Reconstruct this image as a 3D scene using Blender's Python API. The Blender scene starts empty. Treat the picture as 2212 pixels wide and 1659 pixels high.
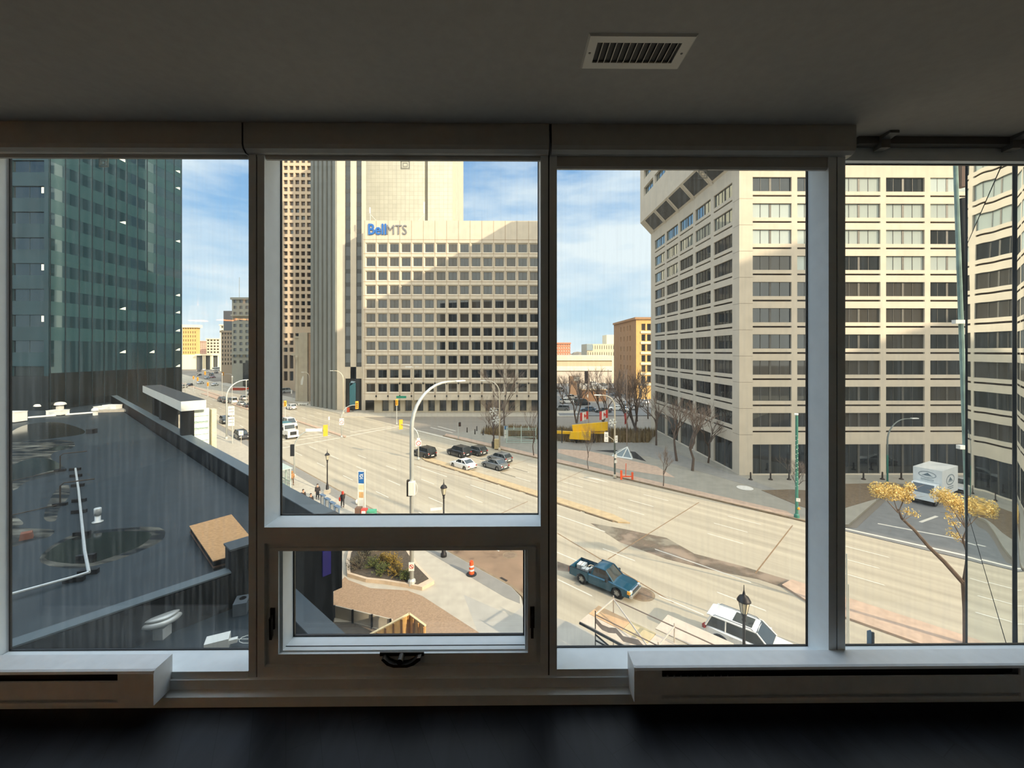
import bpy, bmesh, math, random
from mathutils import Vector, Matrix
random.seed(7)
R = math.radians
PI = math.pi
scene = bpy.context.scene
COL = scene.collection

# ------------------------------------------------------------------ camera
EYE = 17.5                    # eye height above the street (sixth floor)
FPX, CX, HY = 900.0, 1106.0, 760.0
YAW = R(0.5)
cam_d = bpy.data.cameras.new('camera')
cam_d.sensor_width = 36.0
cam_d.lens = FPX / 2212.0 * 36.0
cam_d.shift_y = -(829.5 - HY) / 2212.0
cam_d.clip_start = 0.05
cam_d.clip_end = 6000
cam = bpy.data.objects.new('camera', cam_d)
cam.location = (0, 0, EYE)
cam.rotation_euler = (R(90), 0, -YAW)
COL.objects.link(cam)
scene.camera = cam

# ------------------------------------------------------------------ exposure
vs = scene.view_settings
vs.view_transform = 'Standard'
vs.look = 'None'
vs.exposure = 0.60
vs.gamma = 1.0
vs.use_curve_mapping = False

# ------------------------------------------------------------------ sky
SKY_BASE, SKY_UP, SKY_BACK = 0.85, 1.15, 1.15
world = bpy.data.worlds.new('sky')
scene.world = world
world.use_nodes = True
wn, wl = world.node_tree.nodes, world.node_tree.links
wn.clear()
w_out = wn.new('ShaderNodeOutputWorld')
w_bg = wn.new('ShaderNodeBackground')
w_tc = wn.new('ShaderNodeTexCoord')
w_sep = wn.new('ShaderNodeSeparateXYZ')
w_ramp = wn.new('ShaderNodeValToRGB')
w_map = wn.new('ShaderNodeMapping')
w_noise = wn.new('ShaderNodeTexNoise')
w_cr = wn.new('ShaderNodeValToRGB')
w_mix = wn.new('ShaderNodeMixRGB')
wl.new(w_tc.outputs['Generated'], w_sep.inputs[0])
wl.new(w_sep.outputs['Z'], w_ramp.inputs[0])
el = w_ramp.color_ramp.elements
el[0].position, el[0].color = 0.0, (0.56, 0.72, 0.80, 1)
el[1].position, el[1].color = 0.75, (0.07, 0.20, 0.50, 1)
e = el.new(0.10); e.color = (0.48, 0.66, 0.80, 1)
e = el.new(0.28); e.color = (0.26, 0.47, 0.74, 1)
w_map.inputs['Scale'].default_value = (1.1, 1.1, 4.6)
w_map.inputs['Location'].default_value = (0.35, 0.1, 0.28)
wl.new(w_tc.outputs['Generated'], w_map.inputs[0])
wl.new(w_map.outputs[0], w_noise.inputs['Vector'])
w_noise.inputs['Scale'].default_value = 2.2
w_noise.inputs['Detail'].default_value = 7
w_noise.inputs['Roughness'].default_value = 0.55
wl.new(w_noise.outputs['Fac'], w_cr.inputs[0])
w_cr.color_ramp.elements[0].position = 0.38
w_cr.color_ramp.elements[0].color = (0, 0, 0, 1)
w_cr.color_ramp.elements[1].position = 0.62
w_cr.color_ramp.elements[1].color = (0.92, 0.92, 0.92, 1)
wl.new(w_cr.outputs[0], w_mix.inputs['Fac'])
wl.new(w_ramp.outputs[0], w_mix.inputs['Color1'])
w_mix.inputs['Color2'].default_value = (0.80, 0.86, 0.88, 1)
wl.new(w_mix.outputs[0], w_bg.inputs['Color'])
# out-of-view sky overhead and behind the building, brightened as added fill light
def w_node(kind, op=None):
    n = wn.new(kind)
    if op:
        n.operation = op
    return n
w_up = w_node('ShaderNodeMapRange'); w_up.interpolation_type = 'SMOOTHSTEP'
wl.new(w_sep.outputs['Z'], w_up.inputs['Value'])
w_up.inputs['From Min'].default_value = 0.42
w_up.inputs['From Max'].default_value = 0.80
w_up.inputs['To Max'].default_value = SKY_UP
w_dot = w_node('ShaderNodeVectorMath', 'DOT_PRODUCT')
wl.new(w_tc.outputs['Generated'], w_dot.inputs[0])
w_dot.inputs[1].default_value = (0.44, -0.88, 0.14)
w_back = w_node('ShaderNodeMapRange'); w_back.interpolation_type = 'SMOOTHSTEP'
wl.new(w_dot.outputs['Value'], w_back.inputs['Value'])
w_back.inputs['From Min'].default_value = 0.05
w_back.inputs['From Max'].default_value = 0.9
w_back.inputs['To Max'].default_value = SKY_BACK
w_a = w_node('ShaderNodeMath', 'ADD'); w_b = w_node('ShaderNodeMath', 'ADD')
wl.new(w_up.outputs[0], w_a.inputs[0]); wl.new(w_back.outputs[0], w_a.inputs[1])
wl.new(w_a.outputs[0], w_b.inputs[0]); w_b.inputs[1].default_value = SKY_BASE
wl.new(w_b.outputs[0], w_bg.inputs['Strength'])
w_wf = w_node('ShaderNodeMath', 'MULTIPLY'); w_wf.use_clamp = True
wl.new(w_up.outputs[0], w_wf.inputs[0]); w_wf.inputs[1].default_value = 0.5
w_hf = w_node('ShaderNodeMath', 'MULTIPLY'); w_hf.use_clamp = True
wl.new(w_back.outputs[0], w_hf.inputs[0]); w_hf.inputs[1].default_value = 1.0
w_m2 = w_node('ShaderNodeMixRGB')
wl.new(w_wf.outputs[0], w_m2.inputs['Fac'])
wl.new(w_mix.outputs[0], w_m2.inputs['Color1'])
w_m2.inputs['Color2'].default_value = (0.69, 0.73, 0.74, 1)
w_m3 = w_node('ShaderNodeMixRGB')
wl.new(w_hf.outputs[0], w_m3.inputs['Fac'])
wl.new(w_m2.outputs[0], w_m3.inputs['Color1'])
w_m3.inputs['Color2'].default_value = (0.78, 0.72, 0.62, 1)
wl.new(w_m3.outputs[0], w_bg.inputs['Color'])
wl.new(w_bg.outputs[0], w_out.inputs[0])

# ------------------------------------------------------------------ sun
SUN_EL = R(24.5)
sun_h = Vector((-0.775, 0.632)).normalized()
sdir = Vector((sun_h.x * math.cos(SUN_EL), sun_h.y * math.cos(SUN_EL), -math.sin(SUN_EL)))
sun_d = bpy.data.lights.new('sun', 'SUN')
sun_d.energy = 3.8
sun_d.color = (1.0, 0.80, 0.58)
sun_d.angle = R(0.6)
sun = bpy.data.objects.new('sun', sun_d)
sun.rotation_euler = sdir.to_track_quat('-Z', 'Y').to_euler()
sun.location = (60, -60, 90)
COL.objects.link(sun)

# ------------------------------------------------------------------ geometry of the view
CA, SA = math.cos(YAW), math.sin(YAW)
def ray(px):
    u = (px - CX) / FPX
    return (u * CA + SA, CA - u * SA)
def G(px, py, z=0.0):
    """point of the level plane z under pixel (px, py)"""
    d = FPX * (EYE - z) / (py - HY)
    rx, ry = ray(px)
    return Vector((d * rx, d * ry, z))
def atY(px, py, Y):
    rx, ry = ray(px)
    d = Y / ry
    return Vector((d * rx, Y, EYE - (py - HY) * d / FPX))
def xat(px, Y):
    rx, ry = ray(px)
    return Y * rx / ry
def zat(py, d):
    return EYE - (py - HY) * d / FPX
SO = Vector((-10.3, 25.9))
SD = Vector((0.747, -0.665)).normalized()
ND = Vector((0.665, 0.747)).normalized()
def SN(s, n):
    p = SO + SD * s + ND * n
    return (p.x, p.y)
STREET_OUT, STREET_IN = R(135), R(-45)

# ------------------------------------------------------------------ materials
def lin(c):
    return tuple((x / 255 / 12.92) if x / 255 <= 0.04045 else ((x / 255 + 0.055) / 1.055) ** 2.4 for x in c[:3])
_mats = {}
def M(name, rgb, rough=0.6, metal=0.0, var=0.12, scale=3.0, ior=1.45, bump=0.0, stretch=None, rot=0.0, emit=None, coat=0.0, alpha=1.0):
    if name in _mats:
        return _mats[name]
    m = bpy.data.materials.new(name)
    m.use_nodes = True
    nt = m.node_tree
    b = nt.nodes['Principled BSDF']
    c = lin(rgb)
    b.inputs['Roughness'].default_value = rough
    b.inputs['Metallic'].default_value = metal
    b.inputs['IOR'].default_value = ior
    b.inputs['Coat Weight'].default_value = coat
    b.inputs['Alpha'].default_value = alpha
    tc = nt.nodes.new('ShaderNodeTexCoord')
    mp = nt.nodes.new('ShaderNodeMapping')
    nz = nt.nodes.new('ShaderNodeTexNoise')
    mr = nt.nodes.new('ShaderNodeMixRGB')
    nt.links.new(tc.outputs['Object'], mp.inputs[0])
    nt.links.new(mp.outputs[0], nz.inputs['Vector'])
    if rot:                             # turn first, then stretch
        mp.vector_type = 'TEXTURE'
        mp.inputs['Rotation'].default_value = (0, 0, -rot)
        mp.inputs['Scale'].default_value = [1 / x for x in stretch]
    elif stretch:
        mp.inputs['Scale'].default_value = stretch
    nz.inputs['Scale'].default_value = scale
    nz.inputs['Detail'].default_value = 5
    mr.inputs['Color1'].default_value = (*[min(1, x * (1 - var)) for x in c], 1)
    mr.inputs['Color2'].default_value = (*[min(1, x * (1 + var)) for x in c], 1)
    rg = nt.nodes.new('ShaderNodeMapRange')
    rg.inputs['From Min'].default_value, rg.inputs['From Max'].default_value = .3, .7
    nt.links.new(nz.outputs['Fac'], rg.inputs['Value'])
    nt.links.new(rg.outputs[0], mr.inputs['Fac'])
    nt.links.new(mr.outputs[0], b.inputs['Base Color'])
    if bump:
        bp = nt.nodes.new('ShaderNodeBump')
        bp.inputs['Strength'].default_value = bump
        nt.links.new(nz.outputs['Fac'], bp.inputs['Height'])
        nt.links.new(bp.outputs[0], b.inputs['Normal'])
    if emit:
        b.inputs['Emission Color'].default_value = (*lin(rgb), 1)
        b.inputs['Emission Strength'].default_value = emit
    _mats[name] = m
    return m

def glass_pane_mat(name, streak):
    m = bpy.data.materials.new(name)
    m.use_nodes = True
    nt = m.node_tree
    nt.nodes.clear()
    out = nt.nodes.new('ShaderNodeOutputMaterial')
    tr = nt.nodes.new('ShaderNodeBsdfTransparent')
    gl = nt.nodes.new('ShaderNodeBsdfGlossy')
    df = nt.nodes.new('ShaderNodeBsdfTranslucent')
    mx1 = nt.nodes.new('ShaderNodeMixShader')
    mx2 = nt.nodes.new('ShaderNodeMixShader')
    tr.inputs[0].default_value = (0.95, 0.97, 0.965, 1)
    gl.inputs['Roughness'].default_value = 0.02
    df.inputs[0].default_value = (0.64, 0.72, 0.76, 1)
    mx1.inputs[0].default_value = 0.035
    nt.links.new(tr.outputs[0], mx1.inputs[1])
    nt.links.new(gl.outputs[0], mx1.inputs[2])
    tc = nt.nodes.new('ShaderNodeTexCoord')
    mp = nt.nodes.new('ShaderNodeMapping')
    mp.inputs['Scale'].default_value = (26, 1, 1.1)
    nz = nt.nodes.new('ShaderNodeTexNoise')
    nz.inputs['Scale'].default_value = 2.4
    nz.inputs['Detail'].default_value = 6
    cr = nt.nodes.new('ShaderNodeValToRGB')
    cr.color_ramp.elements[0].position = 0.45
    cr.color_ramp.elements[0].color = (0.010, 0.010, 0.010, 1)
    cr.color_ramp.elements[1].position = 0.85
    cr.color_ramp.elements[1].color = (streak, streak, streak, 1)
    nt.links.new(tc.outputs['Object'], mp.inputs[0])
    nt.links.new(mp.outputs[0], nz.inputs['Vector'])
    nt.links.new(nz.outputs['Fac'], cr.inputs[0])
    nt.links.new(cr.outputs[0], mx2.inputs[0])
    nt.links.new(mx1.outputs[0], mx2.inputs[1])
    nt.links.new(df.outputs[0], mx2.inputs[2])
    nt.links.new(mx2.outputs[0], out.inputs[0])
    return m

def patchy_mat(name, rgb, scale, stretch, lo, hi, most):
    """a stain that only covers its surface in patches"""
    m = M(name, rgb, .75, var=.2, scale=scale, stretch=stretch)
    nt = m.node_tree
    b, out = nt.nodes['Principled BSDF'], nt.nodes['Material Output']
    nz = [n for n in nt.nodes if n.type == 'TEX_NOISE'][0]
    tr, mx, rg = nt.nodes.new('ShaderNodeBsdfTransparent'), nt.nodes.new('ShaderNodeMixShader'), nt.nodes.new('ShaderNodeMapRange')
    rg.inputs['From Min'].default_value, rg.inputs['From Max'].default_value, rg.inputs['To Max'].default_value = lo, hi, most
    nt.links.new(nz.outputs['Fac'], rg.inputs['Value'])
    nt.links.new(rg.outputs[0], mx.inputs[0])
    nt.links.new(tr.outputs[0], mx.inputs[1])
    nt.links.new(b.outputs[0], mx.inputs[2])
    nt.links.new(mx.outputs[0], out.inputs[0])
    return m
def mirror_mat(name, tint, base, fac, rough=0.02, wave=0.0, wscale=0.4, stretch=None):
    """coated facade glass: a tinted reflection over a dark body"""
    m = bpy.data.materials.new(name)
    m.use_nodes = True
    nt = m.node_tree
    nt.nodes.clear()
    out = nt.nodes.new('ShaderNodeOutputMaterial')
    gl = nt.nodes.new('ShaderNodeBsdfGlossy')
    df = nt.nodes.new('ShaderNodeBsdfDiffuse')
    mx = nt.nodes.new('ShaderNodeMixShader')
    gl.inputs['Color'].default_value = (*tint, 1)
    gl.inputs['Roughness'].default_value = rough
    df.inputs['Color'].default_value = (*base, 1)
    lw = nt.nodes.new('ShaderNodeFresnel')
    lw.inputs['IOR'].default_value = 1.5
    ad = nt.nodes.new('ShaderNodeMath')
    ad.operation = 'ADD'
    ad.use_clamp = True
    ad.inputs[1].default_value = fac
    nt.links.new(lw.outputs[0], ad.inputs[0])
    nt.links.new(ad.outputs[0], mx.inputs[0])
    nt.links.new(df.outputs[0], mx.inputs[1])
    nt.links.new(gl.outputs[0], mx.inputs[2])
    if wave:
        tc = nt.nodes.new('ShaderNodeTexCoord')
        nz = nt.nodes.new('ShaderNodeTexNoise')
        nz.inputs['Scale'].default_value = wscale
        nz.inputs['Detail'].default_value = 1
        bp = nt.nodes.new('ShaderNodeBump')
        bp.inputs['Strength'].default_value = wave
        bp.inputs['Distance'].default_value = 0.1
        mp = nt.nodes.new('ShaderNodeMapping')
        if stretch:
            mp.inputs['Scale'].default_value = stretch
        nt.links.new(tc.outputs['Object'], mp.inputs[0])
        nt.links.new(mp.outputs[0], nz.inputs['Vector'])
        nt.links.new(nz.outputs['Fac'], bp.inputs['Height'])
        nt.links.new(bp.outputs[0], gl.inputs['Normal'])
    nt.links.new(mx.outputs[0], out.inputs[0])
    return m

# ------------------------------------------------------------------ mesh builder
class MB:
    def __init__(self):
        self.v, self.f, self.mi = [], [], []
        self.mats = []
        self.cur = 0
    def use(self, m):
        if m not in self.mats:
            self.mats.append(m)
        self.cur = self.mats.index(m)
        return self
    def face(self, pts):
        n = len(self.v)
        self.v += [tuple(p) for p in pts]
        self.f.append(tuple(range(n, n + len(pts))))
        self.mi.append(self.cur)
    def add(self, verts, faces):
        n = len(self.v)
        self.v += [tuple(p) for p in verts]
        for q in faces:
            self.f.append(tuple(i + n for i in q))
            self.mi.append(self.cur)
        return self
    def box(self, x0, y0, z0, x1, y1, z1):
        x0, x1 = sorted((x0, x1)); y0, y1 = sorted((y0, y1)); z0, z1 = sorted((z0, z1))
        vs_ = [(x, y, z) for z in (z0, z1) for y in (y0, y1) for x in (x0, x1)]
        return self.add(vs_, [(0, 2, 3, 1), (4, 5, 7, 6), (0, 1, 5, 4), (2, 6, 7, 3), (0, 4, 6, 2), (1, 3, 7, 5)])
    def obox(self, c, half, rz=0.0, tilt=None):
        m = Matrix.Rotation(rz, 3, 'Z')
        if tilt is not None:
            m = m @ tilt
        vs_ = []
        for z in (-1, 1):
            for y in (-1, 1):
                for x in (-1, 1):
                    vs_.append(Vector(c) + m @ Vector((x * half[0], y * half[1], z * half[2])))
        return self.add(vs_, [(0, 2, 3, 1), (4, 5, 7, 6), (0, 1, 5, 4), (2, 6, 7, 3), (0, 4, 6, 2), (1, 3, 7, 5)])
    def prism(self, poly, z0, z1):
        """poly of (x, y); extruded along z"""
        a = sum(poly[i][0] * poly[(i + 1) % len(poly)][1] - poly[(i + 1) % len(poly)][0] * poly[i][1] for i in range(len(poly)))
        if a < 0:
            poly = list(reversed(poly))
        n = len(poly)
        vs_ = [(p[0], p[1], z0) for p in poly] + [(p[0], p[1], z1) for p in poly]
        fs = [tuple(range(n - 1, -1, -1)), tuple(range(n, 2 * n))]
        fs += [(i, (i + 1) % n, n + (i + 1) % n, n + i) for i in range(n)]
        return self.add(vs_, fs)
    def prism_y(self, poly, y0, y1):
        """poly of (x, z); extruded along y"""
        a = sum(poly[i][0] * poly[(i + 1) % len(poly)][1] - poly[(i + 1) % len(poly)][0] * poly[i][1] for i in range(len(poly)))
        if a < 0:
            poly = list(reversed(poly))
        y0, y1 = sorted((y0, y1))
        n = len(poly)
        vs_ = [(p[0], y0, p[1]) for p in poly] + [(p[0], y1, p[1]) for p in poly]
        fs = [tuple(range(n)), tuple(range(2 * n - 1, n - 1, -1))]
        fs += [((i + 1) % n, i, n + i, n + (i + 1) % n) for i in range(n)]
        return self.add(vs_, fs)
    def prism_x(self, poly, x0, x1):
        """poly of (y, z); extruded along x"""
        a = sum(poly[i][0] * poly[(i + 1) % len(poly)][1] - poly[(i + 1) % len(poly)][0] * poly[i][1] for i in range(len(poly)))
        if a < 0:
            poly = list(reversed(poly))
        x0, x1 = sorted((x0, x1))
        n = len(poly)
        vs_ = [(x0, p[0], p[1]) for p in poly] + [(x1, p[0], p[1]) for p in poly]
        fs = [tuple(range(n - 1, -1, -1)), tuple(range(n, 2 * n))]
        fs += [(i, (i + 1) % n, n + (i + 1) % n, n + i) for i in range(n)]
        return self.add(vs_, fs)
    def tube(self, pts, r, n=6, cap=True):
        pts = [Vector(p) for p in pts]
        rs = r if isinstance(r, (list, tuple)) else [r] * len(pts)
        rings, ref = [], None
        for i, p in enumerate(pts):
            t = (pts[min(i + 1, len(pts) - 1)] - pts[max(i - 1, 0)])
            t = t.normalized() if t.length > 1e-9 else Vector((0, 0, 1))
            if ref is None:
                ref = Vector((0, 0, 1)) if abs(t.z) < 0.9 else Vector((1, 0, 0))
            a = t.cross(ref)
            a = a.normalized() if a.length > 1e-6 else Vector((1, 0, 0))
            b = t.cross(a).normalized()
            ref = a.cross(t)
            rings.append([p + (a * math.cos(2 * PI * k / n) - b * math.sin(2 * PI * k / n)) * rs[i] for k in range(n)])
        vs_ = [q for rg in rings for q in rg]
        fs = []
        for i in range(len(pts) - 1):
            for k in range(n):
                fs.append((i * n + k, i * n + (k + 1) % n, (i + 1) * n + (k + 1) % n, (i + 1) * n + k))
        if cap:
            fs.append(tuple(range(n - 1, -1, -1)))
            fs.append(tuple((len(pts) - 1) * n + k for k in range(n)))
        return self.add(vs_, fs)
    def lathe(self, prof, c=(0, 0, 0), n=16):
        """prof: (radius, z) from bottom to top"""
        vs_, fs = [], []
        for (r, z) in prof:
            for k in range(n):
                vs_.append((c[0] + r * math.cos(2 * PI * k / n), c[1] + r * math.sin(2 * PI * k / n), c[2] + z))
        m = len(prof)
        for i in range(m - 1):
            for k in range(n):
                fs.append((i * n + k, i * n + (k + 1) % n, (i + 1) * n + (k + 1) % n, (i + 1) * n + k))
        fs.append(tuple(range(n - 1, -1, -1)))
        fs.append(tuple((m - 1) * n + k for k in range(n)))
        return self.add(vs_, fs)
    def ball(self, c, r, n=10, m=7):
        rx, ry, rz_ = r if isinstance(r, (list, tuple)) else (r, r, r)
        vs_, fs = [], []
        for i in range(m + 1):
            t = PI * (i / m) * 0.998 + 0.003
            for k in range(n):
                vs_.append((c[0] + rx * math.sin(t) * math.cos(2 * PI * k / n), c[1] + ry * math.sin(t) * math.sin(2 * PI * k / n), c[2] - rz_ * math.cos(t)))
        for i in range(m):
            for k in range(n):
                fs.append((i * n + k, i * n + (k + 1) % n, (i + 1) * n + (k + 1) % n, (i + 1) * n + k))
        return self.add(vs_, fs)
    def mesh(self, name, off=(0, 0, 0), smooth=False):
        me = bpy.data.meshes.new(name)
        me.from_pydata([(a - off[0], b - off[1], c - off[2]) for a, b, c in self.v], [], self.f)
        for m in self.mats:
            me.materials.append(m)
        if len(self.mats) > 1:
            me.polygons.foreach_set('material_index', self.mi)
        if smooth:
            me.polygons.foreach_set('use_smooth', [True] * len(self.f))
        me.update()
        return me
    def build(self, name, mat=None, parent=None, world_=True, smooth=False, bevel=0.0, label=None):
        if mat is not None and not self.mats:
            self.mats = [mat]
        off = (0, 0, 0)
        if parent is not None and world_:
            off = tot(parent)
        o = bpy.data.objects.new(name, self.mesh(name, off, smooth))
        COL.objects.link(o)
        if parent is not None:
            o.parent = parent
        if bevel:
            b = o.modifiers.new('edge', 'BEVEL')
            b.width = bevel
            b.segments = 2
            b.limit_method = 'ANGLE'
        if label:
            o['label'] = label
        return o

def tot(o):
    p = Vector((0, 0, 0))
    while o is not None:
        p = p + o.location
        o = o.parent
    return p
def thing(name, label, cat, loc=(0, 0, 0), rz=0.0, group=None):
    o = bpy.data.objects.new(name, None)
    o.empty_display_size = 0.2
    o.location = loc
    o.rotation_euler = (0, 0, rz)
    COL.objects.link(o)
    o['label'] = label
    o['category'] = cat
    if group:
        o['group'] = group
    return o
def tag(o, label, cat, group=None, kind=None):
    o['label'] = label
    o['category'] = cat
    if group:
        o['group'] = group
    if kind:
        o['kind'] = kind
    return o
def struct(o):
    o['kind'] = 'structure'
    return o
def ex(src, parent):
    """copy of one part under another thing; shares its mesh"""
    c = src.copy()
    COL.objects.link(c)
    c.parent = parent
    return c
def dup(root, loc, rz=None, label=None, group=None):
    r = root.copy()
    COL.objects.link(r)
    r.location = loc
    if rz is not None:
        r.rotation_euler = (0, 0, rz)
    if label:
        r['label'] = label
    if group:
        r['group'] = group
    for ch in list(root.children):
        c = ex(ch, r)
        for g in list(ch.children):
            ex(g, c)
    return r
def recolour(root, old, new):
    """gives the parts of one copy their own mesh with another paint"""
    for ch in root.children:
        if ch.type == 'MESH' and any(s == old for s in ch.data.materials):
            ch.data = ch.data.copy()
            for i, s in enumerate(ch.data.materials):
                if s == old:
                    ch.data.materials[i] = new

# ------------------------------------------------------------------ facades
def facade(mb, O, rz, W, z0, z1, cols, rows, depth, skip=None, splay=0.0):
    """wall face with recessed openings. O = (x, y) of its u = 0 end; rz = heading of u; outside is on the right hand"""
    U = Vector((math.cos(rz), math.sin(rz), 0)); N = Vector((math.sin(rz), -math.cos(rz), 0))
    P = lambda u, z, n=0.0: Vector((O[0], O[1], 0)) + U * u + N * n + Vector((0, 0, z))
    us = sorted(set([0, W] + [c for p in cols for c in p]))
    zs = sorted(set([z0, z1] + [c for p in rows for c in p]))
    holes = []
    colset = {p[0]: p for p in cols}; rowset = {p[0]: p for p in rows}
    for j in range(len(zs) - 1):
        run = None
        for i in range(len(us) - 1):
            hole = us[i] in colset and zs[j] in rowset and not (skip and skip(us[i], zs[j]))
            if hole:
                if run is not None:
                    mb.face([P(run, zs[j]), P(us[i], zs[j]), P(us[i], zs[j + 1]), P(run, zs[j + 1])]); run = None
                a, b = colset[us[i]]; c, d = rowset[zs[j]]
                s = splay
                mb.face([P(a, c), P(b, c), P(b - s, c + s, -depth), P(a + s, c + s, -depth)])
                mb.face([P(b, c), P(b, d), P(b - s, d - s, -depth), P(b - s, c + s, -depth)])
                mb.face([P(b, d), P(a, d), P(a + s, d - s, -depth), P(b - s, d - s, -depth)])
                mb.face([P(a, d), P(a, c), P(a + s, c + s, -depth), P(a + s, d - s, -depth)])
                holes.append((a + s, b - s, c + s, d - s))
            elif run is None:
                run = us[i]
        if run is not None:
            mb.face([P(run, zs[j]), P(us[-1], zs[j]), P(us[-1], zs[j + 1]), P(run, zs[j + 1])])
    return holes, P

_win = {}
def window_mesh(w, h, bars, glass, frame, key, fw=0.07):
    k = (round(w, 2), round(h, 2), tuple(bars), glass.name, frame.name)
    if k in _win:
        return _win[k]
    mb = MB()
    mb.use(glass)
    mb.face([(0, 0.02, 0), (w, 0.02, 0), (w, 0.02, h), (0, 0.02, h)])
    mb.use(frame)
    for a, b, c, d in ((0, fw, 0, h), (w - fw, w, 0, h), (fw, w - fw, 0, fw), (fw, w - fw, h - fw, h)):
        mb.box(a, -0.03, c, b, 0.03, d)
    for x in bars:
        wd = 0.05 if x > 0 else 0.30
        x = abs(x) * w
        mb.box(x - wd / 2, -0.03, fw, x + wd / 2, 0.03, h - fw)
    _win[k] = mb.mesh('window')
    return _win[k]
def windows(root, holes, P, rz, depth, bars, pick, frame, seen, state, fw=0.07):
    """one child per opening up to 100 on a building; the rest go into one mesh"""
    off = tot(root)
    for (a, b, c, d) in holes:
        g = pick((a + b) / 2, (c + d) / 2)
        if state['n'] < 100 and seen(a, c):
            o = bpy.data.objects.new('window', window_mesh(b - a, d - c, bars, g, frame, None, fw))
            COL.objects.link(o)
            o.parent = root
            o.location = P(a, c, -depth) - off
            o.rotation_euler = (0, 0, rz)
            state['n'] += 1
        else:
            mb = state['rest']
            mb.use(g)
            mb.face([P(a, c, -depth + .01), P(b, c, -depth + .01), P(b, d, -depth + .01), P(a, d, -depth + .01)])
            mb.use(frame)
            for x in bars:
                wd = 0.05 if x > 0 else 0.30
                xx = a + abs(x) * (b - a)
                mb.face([P(xx - wd / 2, c, -depth + .04), P(xx + wd / 2, c, -depth + .04), P(xx + wd / 2, d, -depth + .04), P(xx - wd / 2, d, -depth + .04)])
def finish_windows(root, state):
    if state['rest'].f:
        o = state['rest'].build('remaining_windows', None, root)
        o['kind'] = 'stuff'

def text_mesh(body, size, name, mat, depth=0.05, off=0.0, shear=0.0):
    cu = bpy.data.curves.new(name, 'FONT')
    cu.body = body
    cu.size = size
    cu.extrude = depth
    cu.offset = off
    cu.shear = shear
    cu.resolution_u = 3
    t = bpy.data.objects.new(name, cu)
    COL.objects.link(t)
    dg = bpy.context.evaluated_depsgraph_get()
    me = bpy.data.meshes.new_from_object(t.evaluated_get(dg))
    COL.objects.unlink(t)
    bpy.data.objects.remove(t)
    me.materials.clear()
    me.materials.append(mat)
    return me
def text(body, size, name, mat, parent, loc, rot, depth=0.05, off=0.0):
    me = text_mesh(body, size, name, mat, depth, off)
    o = bpy.data.objects.new(name, me)
    COL.objects.link(o)
    o.parent = parent
    o.location = Vector(loc) - (tot(parent) if parent else Vector((0, 0, 0)))
    o.rotation_euler = rot
    return o

# ================================================================== THE ROOM
LAMP_W = 11.0
FZ, CZ = EYE - 1.58, EYE + 1.02       # floor and ceiling of the flat
YI, YG, YO = 1.90, 2.035, 2.047        # inner face of the window wall, glass, outer face
def rx_(px, Y=YI):
    return xat(px, Y)
m_ceil = M('ceiling_paint', (160, 156, 150), .9, var=.04, scale=30, bump=.05)
m_wall = M('wall_paint', (200, 194, 184), .85, var=.03, scale=20)
m_frame = M('window_frame_paint', (236, 243, 246), .45, var=.03, scale=14)
m_dark = M('black_gasket', (14, 16, 20), .5, var=.1)
m_blind = M('blind_metal', (190, 188, 182), .4, var=.04, scale=20)
m_heat = M('heater_enamel', (236, 240, 242), .4, var=.04, scale=20)
m_slot = M('heater_slot', (24, 22, 24), .6, var=.1)
m_clear = M('clear_plastic', (236, 240, 238), .15, var=.02, alpha=.35)
m_glass = glass_pane_mat('window_glass', 0.075)
m_glass2 = glass_pane_mat('vent_glass', 0.03)

# dark plank floor
m_floor = M('dark_plank_floor', (20, 22, 27), .42, ior=1.33, var=.45, scale=2.5, stretch=(9, .6, 1), bump=.06)
nt = m_floor.node_tree
bk = nt.nodes.new('ShaderNodeTexBrick')
bk.inputs['Scale'].default_value = 1.0
bk.inputs['Brick Width'].default_value = 1.25
bk.inputs['Row Height'].default_value = .125
bk.inputs['Mortar Size'].default_value = .002
bk.inputs['Color1'].default_value = (.80, .80, .80, 1)
bk.inputs['Color2'].default_value = (1.25, 1.2, 1.2, 1)
bk.inputs['Mortar'].default_value = (.2, .2, .2, 1)
mm = nt.nodes.new('ShaderNodeMixRGB'); mm.blend_type = 'MULTIPLY'; mm.inputs[0].default_value = 1
mp = nt.nodes.new('ShaderNodeMapping'); mp.inputs['Rotation'].default_value = (0, 0, R(62))
tc = nt.nodes.new('ShaderNodeTexCoord')
nt.links.new(tc.outputs['Object'], mp.inputs[0]); nt.links.new(mp.outputs[0], bk.inputs['Vector'])
bs = nt.nodes['Principled BSDF']
src_sock = bs.inputs['Base Color'].links[0].from_socket
nt.links.new(src_sock, mm.inputs[1]); nt.links.new(bk.outputs['Color'], mm.inputs[2])
nt.links.new(mm.outputs[0], bs.inputs['Base Color'])

XL, XR, YB = -5.0, 2.70, -4.2         # room extents
XRB = XR
struct(MB().box(XL, YB, FZ - .1, XR, YI + .02, FZ).build('floor', m_floor))
struct(MB().box(XL, YB, CZ, XR, YO, CZ + .15).build('ceiling', m_ceil))
struct(MB().box(XL - .15, YB, FZ, XL, YO, CZ).build('wall_left', m_wall))
struct(MB().box(XR, YB, FZ, XR + .15, YO - .05, CZ).build('wall_right', m_wall))
struct(MB().box(XL, YB - .15, FZ, XR, YB, CZ).build('wall_back', m_wall))

ZS = EYE - 1.446                      # sill level
XM1a, XM1b = rx_(537), rx_(571)       # left mullion
XM2a, XM2b = rx_(1168), rx_(1203)     # middle mullion
XM3a, XM3b = rx_(1790), rx_(1826)     # right mullion
XJ = xat(20, YG)                      # left jamb
ZH, ZH4 = EYE + .955, EYE + .925
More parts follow.
